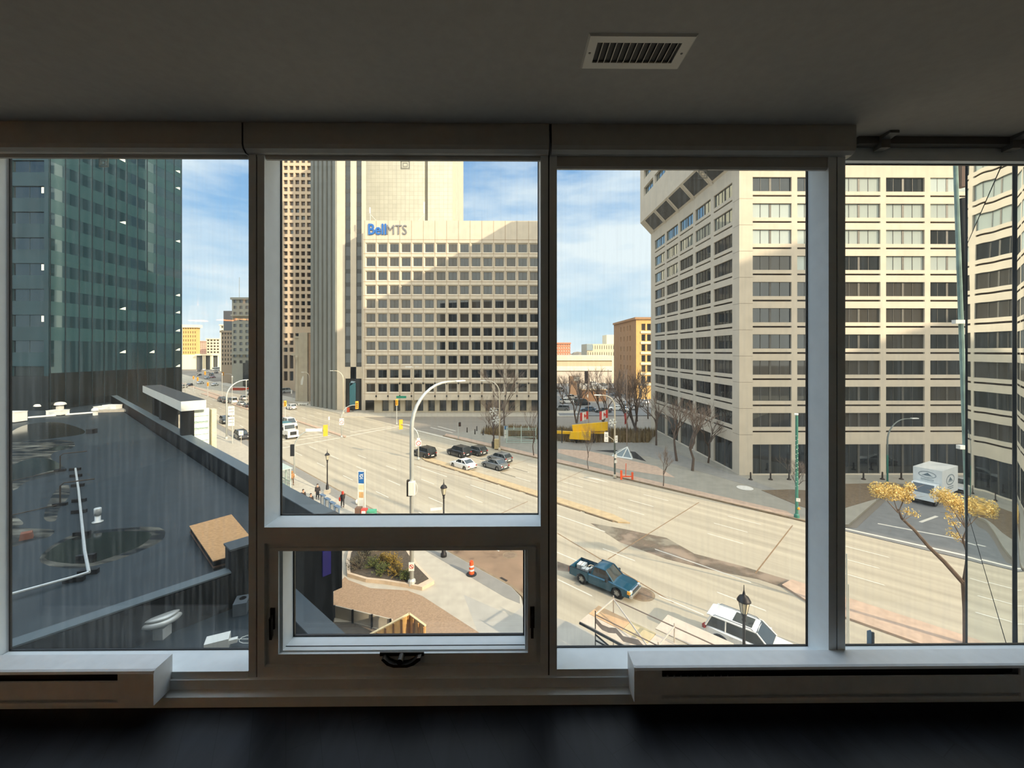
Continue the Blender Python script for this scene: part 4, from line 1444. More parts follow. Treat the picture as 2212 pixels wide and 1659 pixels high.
# ---- classical bank wing beside it
t = thing('bank_building', 'low grey stone bank wing with a column and a cornice below the gridded tower', 'building', (-70, 152, 0))
m_stone = M('bank_stone', (178, 170, 152), .85, var=.08, scale=.6)
Yk = 146.0
kx = lambda px: xat(px, Yk)
MB().box(kx(645), Yk, 0, kx(664), Yk + 14, 24.2).build('pier', m_stone, t)
MB().box(kx(664), Yk + .8, 0, kx(690), Yk + 14, 24.0).build('side_pier', M('bank_stone_tan', (168, 146, 124), .85), t)
MB().box(kx(631), Yk + 2, 17.0, kx(645), Yk + 14, 22.5).build('entablature', m_stone, t)
MB().box(kx(626), Yk + 1.0, 16.2, kx(645), Yk + 14, 17.0).build('cornice', m_stone, t)
MB().box(kx(630), Yk + 1.6, 22.4, kx(646), Yk + 14, 23.0).build('cornice', m_stone, t)
MB().lathe([(1.1, 0), (.9, .6), (.82, 12), (.78, 14.6), (1.1, 15.4), (1.25, 16.2)], (kx(637), Yk + 2.2, 0), 18).build('column', m_stone, t, smooth=True)
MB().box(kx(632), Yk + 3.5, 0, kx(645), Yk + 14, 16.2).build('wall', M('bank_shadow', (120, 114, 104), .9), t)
MB().box(kx(662), Yk + 3, 24.0, kx(676), Yk + 8, 27.6).build('roof_lantern', M('lantern_grey', (96, 108, 110), .5), t)
MB().box(kx(661), Yk + 2.7, 27.4, kx(677), Yk + 8.3, 28.0).build('lantern_cap', M('lantern_cap', (74, 78, 78), .6), t)
MB().add([(kx(650), Yk - .06, 7.6), (kx(654), Yk - .06, 9.0), (kx(655.5), Yk - .06, 9.2), (kx(656), Yk - .06, 8.2), (kx(654), Yk - .06, 6.0), (kx(649.5), Yk - .06, 6.0)], [(0, 1, 2, 3, 4, 5)]).build('wall_plaque', m_white, t)
flag = MB().use(m_white).tube([(kx(667), Yk + 5, 28), (kx(667), Yk + 5, 35)], .08, 5)
flag.add([(kx(667), Yk + 5, 33), (kx(667) + .9, Yk + 5.2, 33.6), (kx(667) + 1.2, Yk + 5, 36.5), (kx(667) + .3, Yk + 5.1, 36.8)], [(0, 1, 2, 3)])
tag(flag.build('flagpole'), 'white flagpole with a drooping pale flag on the bank roof lantern', 'flagpole')

# ---- tall gridded tower
YT = 185.0
t = thing('tower', 'tall tower with a beige grid of brown windows behind the finned tower', 'building', (xat(640, YT), 200, 0))
gx = lambda px: xat(px, YT)
g0 = gx(560)
pw = 12.5 * YT / 900
gcols = [(gx(612.5) - g0 + pw * (i - 4), gx(621) - g0 + pw * (i - 4)) for i in range(0, 13)]
gcols = [c for c in gcols if c[0] > 0]
grows = [(zat(344, YT) - 3.15 * k, zat(335, YT) - 3.15 * k) for k in range(-4, 25)]
grows = [(zat(706, YT) + 3.15 * k, zat(697, YT) + 3.15 * k) for k in range(0, 32)]
grows = [(zat(822, YT), zat(802, YT)), (zat(796, YT), zat(767, YT)), (zat(760, YT), zat(751, YT)), (zat(745, YT), zat(736, YT)), (zat(730, YT), zat(720, YT))] + grows
ft = MB().use(M('grid_concrete', (204, 184, 158), .85, var=.05))
ht, Pt = facade(ft, (g0, YT), 0, gx(705) - g0, 0, 136, gcols, grows, .8)
ft.box(g0, YT + .9, 0, gx(705), YT + 30, 136)
ft.build('facade', None, t)
stt = {'n': 0, 'rest': MB()}
mg_brown = mirror_mat('window_brown', (.7, .62, .55), (.06, .045, .036), .05, .05)
windows(t, ht, Pt, 0, .78, (), lambda u, z: mg_brown if rnd.random() < .8 else mg_dark, m_alu, lambda a, c: a > gx(606) - g0 and c > 22, stt, .12)
finish_windows(t, stt)

# ---- the dark glass tower on the left
YT0 = 84.0; XT = xat(105, YT0)
t = thing('glass_tower', 'dark teal glass tower filling the left window beyond the roof', 'building', (XT - 18, 80, 0))
YT1 = YT0 * ray(392)[1] / ray(105)[1] * ray(105)[0] / ray(392)[0]
mt_side = mirror_mat('curtain_glass', (.34, .52, .68), (.012, .034, .040), .40, .03, .10, .12, (1, 1, .4))
mt_span = mirror_mat('curtain_spandrel', (.30, .48, .58), (.026, .066, .076), .22, .08, .06, .12)
mt_front = M('tower_teal_panel', (26, 50, 58), .35, var=.2, scale=.15)
mt_dark = mirror_mat('tower_dark_window', (.4, .55, .6), (.008, .012, .016), .08, .03)
FP = 55.1 * YT0 / 900
zt0 = zat(350, YT0)
MB().box(XT - 90, YT0 + .6, 0, XT - .5, YT1 - .05, 88).build('core', M('tower_core', (26, 36, 40), .5), t)
f = MB().use(mt_front)
w_r = 90 - (XT - xat(95, YT0)); w_w = xat(95, YT0) - xat(26, YT0)
wcols = [(w_r - w_w - (w_w + 1.6) * i, w_r - (w_w + 1.6) * i) for i in range(9, -1, -1) if w_r - w_w - (w_w + 1.6) * i > .5]
wrows = sorted([(zt0 - FP * k - 2.4, zt0 - FP * k) for k in range(-3, 9)])
hf, Pf = facade(f, (XT - 90, YT0), 0, 90, 5, 88, wcols, wrows, .35)
f.build('front_wall', None, t)
for (a, b, c, d) in hf:
    o = bpy.data.objects.new('window', window_mesh(b - a, d - c, (.5,), mt_dark, M('tower_frame', (36, 52, 58), .4), None, .05))
    COL.objects.link(o); o.parent = t; o.location = Pf(a, c, -.3) - tot(t)
pxs = [141, 171, 199, 225, 251, 274, 297, 318, 338, 357, 376]
ys = [YT0 + .25] + [XT * ray(p)[1] / ray(p)[0] for p in pxs] + [YT1]
zb0 = zat(806, YT0)
MB().box(XT - .3, YT0 + .1, zb0, XT - .05, YT1, 88).build('vision_glass', mt_side, t)
for k in range(-3, 9):
    z = zt0 - FP * k
    if z - 2.4 > zb0:
        MB().box(XT - .28, YT0 + .1, z, XT - .02, YT1, z + FP - 2.4).build('spandrel', mt_span, t)
for y in ys:
    MB().box(XT - .2, y - .07, 5, XT + .10, y + .07, 88).build('mullion', M('tower_mullion', (24, 36, 42), .4), t)
MB().box(XT - .35, YT0 + .05, 0, XT + .03, YT1, zb0).build('base_band', M('tower_base', (22, 28, 30), .25, var=.2), t)
MB().box(XT - 90, YT0 - .02, 0, XT, YT0 + .04, zat(812, YT0)).build('base_band', M('tower_base', (22, 28, 30), .25), t)
m_lit = M('lit_pane_patch', (226, 232, 214), .6, emit=.15)  # lit ceilings seen through the panes, put in as small glowing patches
for (px, py) in ((384, 372), (384, 408), (384, 522), (384, 638), (384, 675), (384, 714), (384, 755), (384, 790), (265, 482), (265, 667), (265, 760), (328, 760), (264, 348)):
    rr = ray(px); y = XT * rr[1] / rr[0]
    z = zat(py, y)
    w = .8
    m = MB(); m.add([(XT - .01, y - w, z - .25), (XT - .01, y + w, z - .3), (XT - .01, y + w, z + .4), (XT - .01, y + w * .3, z + .25)], [(0, 1, 2, 3)])
    m.build('lit_pane_patch', m_lit, t)
for k in (1, 4, 6):
    z = zt0 - FP * k - 1.4
    MB().box(xat(88, YT0), YT0 + .12, z, xat(94, YT0), YT0 + .2, z + 1.2).build('lit_pane_patch', m_lit, t)
# terrace at its foot
tp = [G(205, 887, 6.2), G(225, 877, 6.2), G(285, 873, 6.2), G(305, 884, 6.2)]
o = MB().prism([p.xy[:] for p in tp], 5.8, 6.2).build('terrace_roof', M('terrace_grey', (150, 146, 136), .8))
struct(o)

# ---- simple street buildings farther away: body, cornice, windows
def block(label, px0, px1, Y, ztop, zbase, wall, cols, rows, wfrac, glass, depth=20, cornice=True, name='building', side=None, hfrac=.55, roof_extra=None, base_h=0, pick=None):
    xa, xb = xat(px0, Y), xat(px1, Y)
    t = thing(name, label, 'building', ((xa + xb) / 2, Y + depth / 2, 0))
    w = xb - xa
    H = ztop - zbase
    cw = w / cols; rh = (H - base_h) / rows
    cc = [(cw * (i + .5 - wfrac / 2), cw * (i + .5 + wfrac / 2)) for i in range(cols)]
    rr = [(zbase + base_h + rh * (j + .5 - hfrac / 2), zbase + base_h + rh * (j + .5 + hfrac / 2)) for j in range(rows)]
    m = MB().use(wall)
    hs, P = facade(m, (xa, Y), 0, w, 0, ztop, cc, rr, .3)
    m.box(xa, Y + .35, 0, xb, Y + depth, ztop)
    m.build('facade', None, t)
    if cornice:
        MB().box(xa - .5, Y - .6, ztop - .7, xb + .5, Y + depth, ztop + .4).build('cornice', wall, t)
    st_ = {'n': 0, 'rest': MB()}
    windows(t, hs, P, 0, .28, (.5,) if wfrac * cw > 2 else (), (lambda u, z: glass) if pick is None else pick, m_alu, lambda a, c: True, st_, .1)
    finish_windows(t, st_)
    return t
m_yel = M('ochre_brick', (214, 180, 116), .8, var=.08)
m_pnk = M('pink_brick', (222, 176, 158), .8, var=.06)
m_crm = M('cream_stone', (238, 226, 196), .8, var=.05)
m_grs = M('grey_stone', (158, 160, 150), .8, var=.06, scale=.3)
mg_ylw = mirror_mat('window_ochre', (.7, .6, .4), (.22, .14, .05), .08, .1)
t = block('ochre hotel tower with a bracketed cornice far down the avenue', 394, 424, 420, zat(705, 420), zat(766, 420), m_yel, 6, 7, .45, mg_ylw, depth=5)
MB().box(xat(393, 419.4), 419.2, 0, xat(425, 419.4), 425, zat(766, 420)).build('stone_base', m_crm, t)
MB().box(xat(392, 419), 418.6, zat(708, 420), xat(427, 419), 425.5, zat(702, 420)).build('wide_cornice', m_crm, t)
block('pink brick apartment block with white balconies far down the avenue', 424, 447, 460, zat(737, 460), zat(766, 460), m_pnk, 6, 7, .4, mg_ylw, depth=5)
block('cream apartment block with rows of loggias far down the avenue', 446, 474, 440, zat(732, 440), zat(764, 440), m_crm, 4, 5, .62, mg_mid, depth=5)
t = thing('station_portico', 'long pale portico on paired columns closing the far end of the avenue', 'building', (xat(447, 415), 420, 0))
MB().box(xat(421, 415), 415, zat(768, 415), xat(472, 415), 418.5, zat(764.5, 415)).build('roof_slab', m_crm, t)
for px in (437.5, 441.5, 454, 457.5, 470):
    MB().lathe([(.8, 0), (.7, 1), (.65, zat(768, 415))], (xat(px, 415), 416, 0), 10).build('column', m_crm, t)
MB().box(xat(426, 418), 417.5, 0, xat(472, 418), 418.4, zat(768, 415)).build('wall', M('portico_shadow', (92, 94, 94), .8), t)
block('slim cream tower beside the loggia block far down the avenue', 475, 485, 380, zat(702, 380), zat(785, 380), m_crm, 1, 9, .4, mg_mid, depth=5)
t = block('grey stone corner building with a rounded cornice beside the left mullion', 501, 540, 210, zat(645, 210), zat(788, 210), m_grs, 3, 11, .48, mg_dark, depth=60, hfrac=.5, base_h=0)
MB().box(xat(499, 209), 208.6, zat(683, 209), xat(541, 209), 210, zat(680, 209)).build('string_course', m_grs, t)
MB().box(xat(499, 209), 208.6, zat(766, 209), xat(541, 209), 210, zat(763, 209)).build('string_course', m_grs, t)
MB().box(xat(524, 209), 209.2, .5, xat(536, 209), 210.2, zat(784, 209)).build('tall_entrance', mg_dark, t)
MB().tube([(xat(517, 215), 215, zat(645, 215)), (xat(517, 215), 215, zat(600, 215))], .12, 5).build('mast', m_white, t)
t = block('brown-grey lower building left of the grey stone corner building', 478, 502, 236, zat(716, 236), zat(790, 236), M('taupe_stone', (160, 146, 128), .8), 4, 8, .4, mg_dark, depth=60)
MB().box(xat(478, 260), 262, 0, xat(499, 260), 290, zat(672, 262)).build('rear_block', M('slate_panel', (92, 98, 104), .7), t)

# ---- beyond the parking lot
XBk = xat(1374, 154.0)
t = thing('warehouse', 'tall ochre brick warehouse half hidden behind the pale office block', 'building', (XBk, 165, 0))
m_yel_shd = M('yellow_brick_shaded', (176, 138, 102), .85, var=.10, scale=.8)  # side of the yellow brick, with its shade put into the colour
YBk = XBk * ray(1326)[1] / ray(1326)[0]
zt_ = zat(688, 154)
wk2 = MB().use(m_yel_shd)
srows = [(zat(y + 11, 160), zat(y, 160)) for y in (702, 725, 748, 768, 790, 812)][::-1]
hs2, Ps2 = facade(wk2, (XBk, YBk), R(-90), YBk - 154, 0, zt_, [(11, 12.2), (16, 17.2), (21, 22.2), (24.5, 25.7)], srows, .3)
wk2.use(M('yellow_brick_lit', (226, 184, 116), .85, var=.08, scale=.8))  # same brick on the sunlit front, painted lighter
fr_ = [(zat(y + 15, 154), zat(y, 154)) for y in (699, 722, 744, 767, 789, 812)][::-1]
hs3, Ps3 = facade(wk2, (XBk, 154), 0, 12, 0, zt_, [(2.0, 3.5), (4.1, 5.6), (6.6, 8.1), (8.7, 10.2)], fr_, .35)
wk2.use(m_yel_shd).box(XBk + .4, 154.4, 0, XBk + 12, YBk, zt_)
wk2.build('facade', None, t)
for h_, P_, rz_, d_ in ((hs2, Ps2, R(-90), .28), (hs3, Ps3, 0, .33)):
    s_ = {'n': 0, 'rest': MB()}
    windows(t, h_, P_, rz_, d_, (), lambda u, z: mg_mid if rnd.random() < .5 else mg_dark, M('sash_cream', (210, 190, 160), .7), lambda a, c: True, s_, .12)
MB().box(XBk - .5, 153.5, zt_ - .3, XBk + 12, YBk, zt_ + .5).build('cornice', m_yel_shd, t)
for (z0, z1) in [(zat(y + 21, 154), zat(y + 16, 154)) for y in (699, 722, 744, 767, 789, 812)]:
    MB().box(XBk + 1.7, 153.75, z0, XBk + 12, 154.02, z1).build('stone_band', m_crm, t)

t = thing('arena_hall', 'long low cream hall with horizontal bands behind the parking lot', 'building', (xat(1264, 231), 250, 0))
Ya = 231.0
ax = lambda px: xat(px, Ya)
bands = [(828, 803, (208, 196, 182)), (803, 801, (150, 138, 120)), (801, 791, (238, 228, 206)), (791, 781, (208, 188, 156)), (781, 779, (160, 140, 110)), (779, 768, (240, 222, 190))]
for i, (y0, y1, c) in enumerate(bands):
    MB().box(ax(1200), Ya + (.6 if i in (1, 4) else 0), max(0, zat(y0, Ya)), ax(1322), Ya + 24, zat(y1, Ya)).build('wall_band', M('hall_%d' % i, c, .85, var=.07, scale=1.0, stretch=(1, 1, .05)), t)
MB().box(ax(1322), Ya, 0, ax(1326), Ya + 24, zat(768, Ya)).build('end_pier', m_crm, t)
t = block('grey-beige long building with a white roof block above the low hall', 1268, 1328, 262, zat(743, 262), zat(772, 262), M('putty', (200, 192, 170), .85), 12, 2, .22, mg_mid, depth=20, cornice=False)
MB().box(xat(1268, 261), 261.6, zat(757, 262), xat(1281, 261), 262.2, zat(743.5, 262)).build('glass_corner', M('corner_blue', (138, 154, 164), .3), t)
MB().box(xat(1312, 262), 264, zat(743, 262), xat(1330, 262), 276, zat(723, 262)).build('roof_block', m_crm, t)
block('red and white brick building at the left edge above the low hall', 1196, 1232, 330, zat(741, 330), zat(768, 330), M('red_brick', (206, 140, 112), .85), 7, 4, .5, M('white_windows', (236, 226, 206), .7), depth=24)

t = thing('pavilion', 'small brown brick pavilion with a striped standing seam roof', 'pavilion', (xat(1282, 149), 152, 0))
px_ = lambda p: xat(p, 147)
MB().box(px_(1258), 147, 0, px_(1309), 156, zat(841, 147)).build('wall', M('pavilion_brick', (136, 104, 78), .85, var=.12), t)
rf = MB().use(M('seam_roof', (196, 166, 120), .6))
z0, z1 = zat(841.5, 147), zat(829, 157)
rf.add([(px_(1257), 146.6, z0), (px_(1311), 146.6, z0), (px_(1306), 157, z1), (px_(1256), 157, z1), (px_(1257), 146.6, z0 - .2), (px_(1311), 146.6, z0 - .2), (px_(1306), 157, z0 - .2), (px_(1256), 157, z0 - .2)], [(0, 1, 2, 3), (0, 4, 5, 1), (1, 5, 6, 2), (2, 6, 7, 3), (3, 7, 4, 0)])
rf.build('roof', None, t)
sm2 = MB().use(m_white)
for i in range(16):
    x = px_(1259) + (px_(1309) - px_(1259)) * i / 15
    x2 = px_(1257.5) + (px_(1305) - px_(1257.5)) * i / 15
    sm2.tube([(x, 146.6, z0 + .05), (x2, 157, z1 + .05)], .13, 4)
sm2.build('roof_seams', None, t)
for px in (1270, 1294):
    MB().box(px_(px) - .25, 146.9, 1.4, px_(px) + .25, 147.1, 2.4).build('wall_sign', m_white, t)
o = MB().lathe([(.9, 0), (.8, 7), (.85, 9.5), (.6, 9.6)], (xat(1267, 172), 172, 0), 14).build('chimney_stack', M('stack_slate', (66, 62, 66), .7))
tag(o, 'dark round chimney stack standing behind the striped pavilion roof', 'chimney')
o = MB().box(xat(1231, 168), 168, 0, xat(1254, 168), 171, zat(813, 168)).build('kiosk', M('kiosk_brown', (150, 122, 98), .8))
k_ = MB().box(xat(1240, 167.9), 167.8, zat(823, 168), xat(1253, 167.9), 168, zat(814, 168)).build('white_board', m_white, o)
tag(o, 'small brown hut with a white board left of the chimney stack', 'hut')

# ---- blocks behind the camera and across the street, which shade the scene
def cblock(s0, s1, n0, n1, h):
    struct(MB().prism([SN(s0, n0), SN(s1, n0), SN(s1, n1), SN(s0, n1)], 0, h).build('city_block', m_conc2))
cblock(48, 92, -60, 3.2, 50)
cblock(122, 150, 46, 64, 81)
cblock(124, 150, 64, 120, 64)
# wooded skyline and roofs along the horizon
sk = MB()
rr = random.Random(5)
for i in range(160):
    a = -1400 + 2800 * i / 160
    y = 900 + rr.random() * 500
    h = 7 + rr.random() * 9
    w = 18 + rr.random() * 22
    sk.ball((a, y, h * .3), (w, w * .6, h), 8, 5)
o = sk.build('distant_trees', M('distant_wood', (132, 124, 110), .95, var=.3, scale=.05))
o['kind'] = 'stuff'
for i in range(14):
    x = xat(1234 + i * 2.6, 620) * (1 + .02 * i); y = 620 + 26 * ((i * 5) % 14)
    o = MB().use(m_white).box(x - 5, y, 0, x + 5, y + 10, 7 + rr.random() * 4).build('distant_house')
    tag(o, 'tiny white house on the skyline between the red brick building and the putty building', 'house', 'houses on the skyline')

# ================================================================== VEHICLES
m_tire = M('tyre', (30, 29, 28), .85, var=.15)
m_rim = M('alloy', (170, 172, 172), .35, .7, var=.05)
m_carglass = mirror_mat('car_glass', (.75, .82, .85), (.03, .036, .038), .05, .03)
m_head = M('headlamp', (226, 230, 226), .15, .3)
m_tail = M('tail_lamp', (140, 30, 24), .3)
m_amber = M('amber_lamp', (232, 160, 50), .3, emit=.15)
m_chrome = M('chrome', (208, 208, 204), .2, .9, var=.03)
m_trim = M('black_trim', (26, 26, 28), .5)
def paint(name, rgb, metal=.2):
    return M('paint_' + name, rgb, .28, metal, var=.03, coat=.6)
PROTO = paint('proto', (200, 200, 200))
KINDS = {
    # L, W, belt outline (x, z), greenhouse base x0 x1, roof x0 x1, roof z, sill z, wheel r, axle x
    'sedan': dict(L=4.6, W=1.80, top=[(-2.3, .62), (-2.24, .92), (-1.7, 1.0), (-.9, .98), (.3, .95), (.9, .92), (1.7, .82), (2.18, .68), (2.3, .5)], gb=(-1.72, 1.0), gr=(-.95, .22), zr=1.46, r=.33, ax=(-1.35, 1.38)),
    'suv': dict(L=4.75, W=1.93, top=[(-2.37, .7), (-2.33, 1.06), (-1.9, 1.12), (-.6, 1.1), (.5, 1.08), (1.0, 1.05), (1.85, .98), (2.25, .84), (2.37, .55)], gb=(-2.26, 1.08), gr=(-1.95, .42), zr=1.76, r=.38, ax=(-1.42, 1.45)),
    'wagon': dict(L=4.4, W=1.80, top=[(-2.2, .65), (-2.16, .98), (-1.7, 1.02), (-.6, 1.0), (.3, .97), (.9, .94), (1.6, .84), (2.06, .68), (2.2, .5)], gb=(-2.08, .98), gr=(-1.6, .25), zr=1.52, r=.33, ax=(-1.3, 1.32)),
    'van': dict(L=5.2, W=2.0, top=[(-2.6, .7), (-2.58, 1.2), (-2.0, 1.22), (-.6, 1.2), (.9, 1.2), (1.5, 1.12), (2.1, .98), (2.5, .8), (2.6, .5)], gb=(-2.54, 1.62), gr=(-2.48, .75), zr=2.12, r=.36, ax=(-1.6, 1.65)),
}
def interp(tb, x):
    for (a, b), (c, d) in zip(tb, tb[1:]):
        if a <= x <= c:
            return b + (d - b) * (x - a) / (c - a)
    return tb[0][1] if x < tb[0][0] else tb[-1][1]
def body_loft(mb, L, W, top, r, ax, sill=.22):
    xs = sorted(set([round(-L / 2 + L * i / 30, 3) for i in range(31)] + [round(a + s * r * 1.15, 3) for a in ax for s in (-1, -.8, -.5, 0, .5, .8, 1)]))
    xs = [x for x in xs if -L / 2 <= x <= L / 2]
    rings = []
    for x in xs:
        zt = interp(top, x)
        e = abs(x) / (L / 2)
        w = W / 2 * (1 - .16 * e ** 7 - .03 * e ** 2)
        zb = sill + (.10 * max(0, e - .8) / .2)
        arch = zb
        for a in ax:
            q = (r * 1.15) ** 2 - (x - a) ** 2
            if q > 0:
                arch = max(arch, r + math.sqrt(q))
        arch = min(arch, zt - .08)
        zm = max(arch + .03, min(zt - .25, .62))
        rings.append([(x, w * .72, zb), (x, w * .74, max(zb, arch - .001)), (x, w * .985, arch), (x, w, zm), (x, w * .97, max(zm + .01, zt - .07)), (x, w * .86, zt), (x, 0, zt + .035)])
    n = len(rings[0])
    for s in (1, -1):
        vs_ = [(p[0], p[1] * s, p[2]) for rg in rings for p in rg]
        fs = []
        for i in range(len(rings) - 1):
            for k in range(n - 1):
                fs.append((i * n + k, (i + 1) * n + k, (i + 1) * n + k + 1, i * n + k + 1))
        fs.append(tuple(range(n)) + ())
        mb.add(vs_, fs + [tuple(range((len(rings) - 1) * n, len(rings) * n))])
    # close the ends and the floor
    for rg in (rings[0], rings[-1]):
        mb.add([(p[0], p[1] * s, p[2]) for s in (1, -1) for p in rg], [(0, 1, 2, 3, 4, 5, 6, 12, 11, 10, 9, 8, 7)])
    mb.box(xs[0] + .1, -W * .34, sill - .02, xs[-1] - .1, W * .34, sill + .06)
def greenhouse(t, gb, gr, zb, zr, W, pnt, pillars=(0.02, -.95), wr=.74):
    x0, x1 = gb; r0, r1 = gr
    wb, wt = W / 2 * .86, W / 2 * wr
    g = MB()
    b = [(x0, -wb, zb), (x1, -wb, zb), (x1, wb, zb), (x0, wb, zb)]
    c = [(r0, -wt, zr - .05), (r1, -wt, zr - .05), (r1, wt, zr - .05), (r0, wt, zr - .05)]
    g.add(b + c, [(0, 1, 5, 4), (1, 2, 6, 5), (2, 3, 7, 6), (3, 0, 4, 7)])
    g.build('window_glass', m_carglass, t, world_=False)
    rf = MB()
    prof = [(r0 - .04, zr - .075), (r0 + .12, zr - .012), ((r0 + r1) / 2, zr), (r1 - .15, zr - .02), (r1 + .05, zr - .085)]
    vs_, fs = [], []
    for (x, z) in prof:
        for (y, dz) in ((-wt - .02, -.05), (-wt * .82, -.008), (0, .012), (wt * .82, -.008), (wt + .02, -.05)):
            vs_.append((x, y, z + dz))
    for i in range(len(prof) - 1):
        for k in range(4):
            fs.append((i * 5 + k, (i + 1) * 5 + k, (i + 1) * 5 + k + 1, i * 5 + k + 1))
    rf.add(vs_, fs)
    rf.build('roof', pnt, t, world_=False, smooth=True)
    pl_ = MB()
    for s in (-1, 1):
        pl_.tube([(x1 + .02, s * wb, zb - .02), (r1 + .02, s * wt, zr - .05)], .045, 5)
        pl_.tube([(x0 - .02, s * wb, zb - .02), (r0, s * wt, zr - .05)], .06, 5)
        for p in pillars:
            f = (p - r0) / (r1 - r0)
            pl_.tube([(p + (.0 if f > .1 else -.08), s * (wb + .004), zb - .02), (p, s * (wt + .004), zr - .05)], .042, 4)
        pl_.tube([(r0, s * wt, zr - .05), (r1, s * wt, zr - .05)], .045, 5)
    pl_.build('pillars', pnt, t, world_=False)
_wheel = {}
def wheels(t, r, ax, W):
    k = (r,)
    if k not in _wheel:
        a = MB()
        n = 20
        prof = [(r * .62, -.11), (r * .93, -.11), (r, -.07), (r, .07), (r * .93, .11), (r * .62, .11)]
        vs_, fs = [], []
        for (q, y) in prof:
            for i in range(n):
                vs_.append((q * math.cos(2 * PI * i / n), y, q * math.sin(2 * PI * i / n)))
        for j in range(len(prof) - 1):
            for i in range(n):
                fs.append((j * n + i, j * n + (i + 1) % n, (j + 1) * n + (i + 1) % n, (j + 1) * n + i))
        a.add(vs_, fs)
        b = MB()
        for s in (-1, 1):
            for i in range(5):
                th = 2 * PI * i / 5
                u = Vector((math.cos(th), 0, math.sin(th))); w = Vector((-math.sin(th), 0, math.cos(th)))
                q = [u * r * .1 + w * r * .14, u * r * .64 + w * r * .10, u * r * .64 - w * r * .10, u * r * .1 - w * r * .14]
                b.add([tuple(p + Vector((0, s * .085, 0))) for p in q], [(0, 1, 2, 3)])
            b.add([(r * .2 * math.cos(2 * PI * i / 10), s * .09, r * .2 * math.sin(2 * PI * i / 10)) for i in range(10)], [tuple(range(10))])
            b.add([(r * .63 * math.cos(2 * PI * i / 14), s * .045, r * .63 * math.sin(2 * PI * i / 14)) for i in range(14)], [tuple(range(14))])
        a.mats = [m_tire]; b.mats = [m_rim]
        _wheel[k] = (a.mesh('wheel', smooth=False), b.mesh('rim'))
    for x in ax:
        for s in (-1, 1):
            o = bpy.data.objects.new('wheel', _wheel[k][0]); COL.objects.link(o); o.parent = t
            o.location = (x, s * (W / 2 - .13), r)
            o2 = bpy.data.objects.new('rim', _wheel[k][1]); COL.objects.link(o2); o2.parent = o
_proto = {}
def car(kind, px, py, head, pnt, label, group=None, near=True, z=0.0, at=None, scale=1.0):
    p = at if at is not None else G(px, py, z)
    K = KINDS[kind]
    if kind in _proto:
        t = dup(_proto[kind][0], p, head, label, group)
        if 'group' in t.keys() and not group:
            del t['group']
        recolour(t, _proto[kind][1], pnt)
    else:
        t = thing('car' if kind != 'van' else 'van', label, 'car' if kind != 'van' else 'van', p, head, group)
        L, W = K['L'], K['W']
        b = MB()
        body_loft(b, L, W, K['top'], K['r'], K['ax'])
        b.build('body', pnt, t, world_=False, smooth=False)
        zb = interp(K['top'], (K['gb'][0] + K['gb'][1]) / 2) - .0
        greenhouse(t, K['gb'], K['gr'], zb, K['zr'], W, pnt, (K['gr'][1] - .75, K['gr'][0] + .25) if kind != 'van' else (.35, -.9))
        wheels(t, K['r'], K['ax'], W)
        e = L / 2
        zt = interp(K['top'], e - .12); zr_ = interp(K['top'], -e + .04)
        for s in (-1, 1):
            MB().obox((e - .12, s * W * .36, zt - .08), (.10, .19, .07), s * -.35).build('headlight', m_head, t, world_=False)
            MB().obox((-e + .05, s * W * .38, zr_ - .10), (.06, .11, .08), s * .15).build('tail_light', m_tail, t, world_=False)
            MB().obox((K['gb'][1] - .35, s * (W / 2 + .06), zb + .1), (.06, .10, .07)).build('mirror', pnt, t, world_=False)
        MB().box(-e - .03, -.26, .52, -e + .05, .26, .66).build('license_plate', m_white, t, world_=False)
        MB().box(e - .12, -W * .3, .32, e + .02, W * .3, .48).build('grille', m_trim, t, world_=False)
        MB().box(-e - .02, -W * .42, .30, -e + .2, W * .42, .42).build('bumper', m_trim, t, world_=False)
        _proto[kind] = (t, pnt)
    if scale != 1.0:
        t.scale = (scale,) * 3
    return t
P_blk, P_dgr, P_gry, P_sil, P_wht, P_blu, P_red, P_char = paint('black', (34, 34, 36)), paint('dark_grey', (72, 74, 74)), paint('grey', (116, 120, 122)), paint('silver', (178, 182, 182)), paint('white', (238, 238, 234), 0), paint('slate', (70, 92, 110)), paint('maroon', (132, 60, 62)), paint('charcoal', (48, 50, 52))
# waiting at the crossing
car('sedan', 1000, 1010.5, STREET_OUT, P_wht, 'white sedan beside the median, nearest of the waiting cars')
car('suv', 917, 986, STREET_OUT, P_blk, 'black suv nearest the signal pole on the median')
car('suv', 990, 984, STREET_OUT, P_char, 'black suv directly behind the white sedan in the middle lane', at=G(991, 984))
car('wagon', 1028, 981, STREET_OUT, P_dgr, 'dark hatchback with a lit tail lamp by the far curb')
car('wagon', 1079, 997, STREET_OUT, P_gry, 'grey hatchback with a pale rear behind the grey sedan')
car('sedan', 1069, 1011, STREET_OUT, P_gry, 'grey sedan to the right of the white sedan')
car('suv', 629, 884, STREET_OUT, P_wht, 'white suv passing the sidewalk by the bank')
car('suv', 599, 878, STREET_OUT, P_red, 'red suv cut off by the left edge of the middle window')
# oncoming: van and truck at the left edge of the middle window
car('van', 626, 922, STREET_IN, P_wht, 'white van beside the white truck, nearer the median')
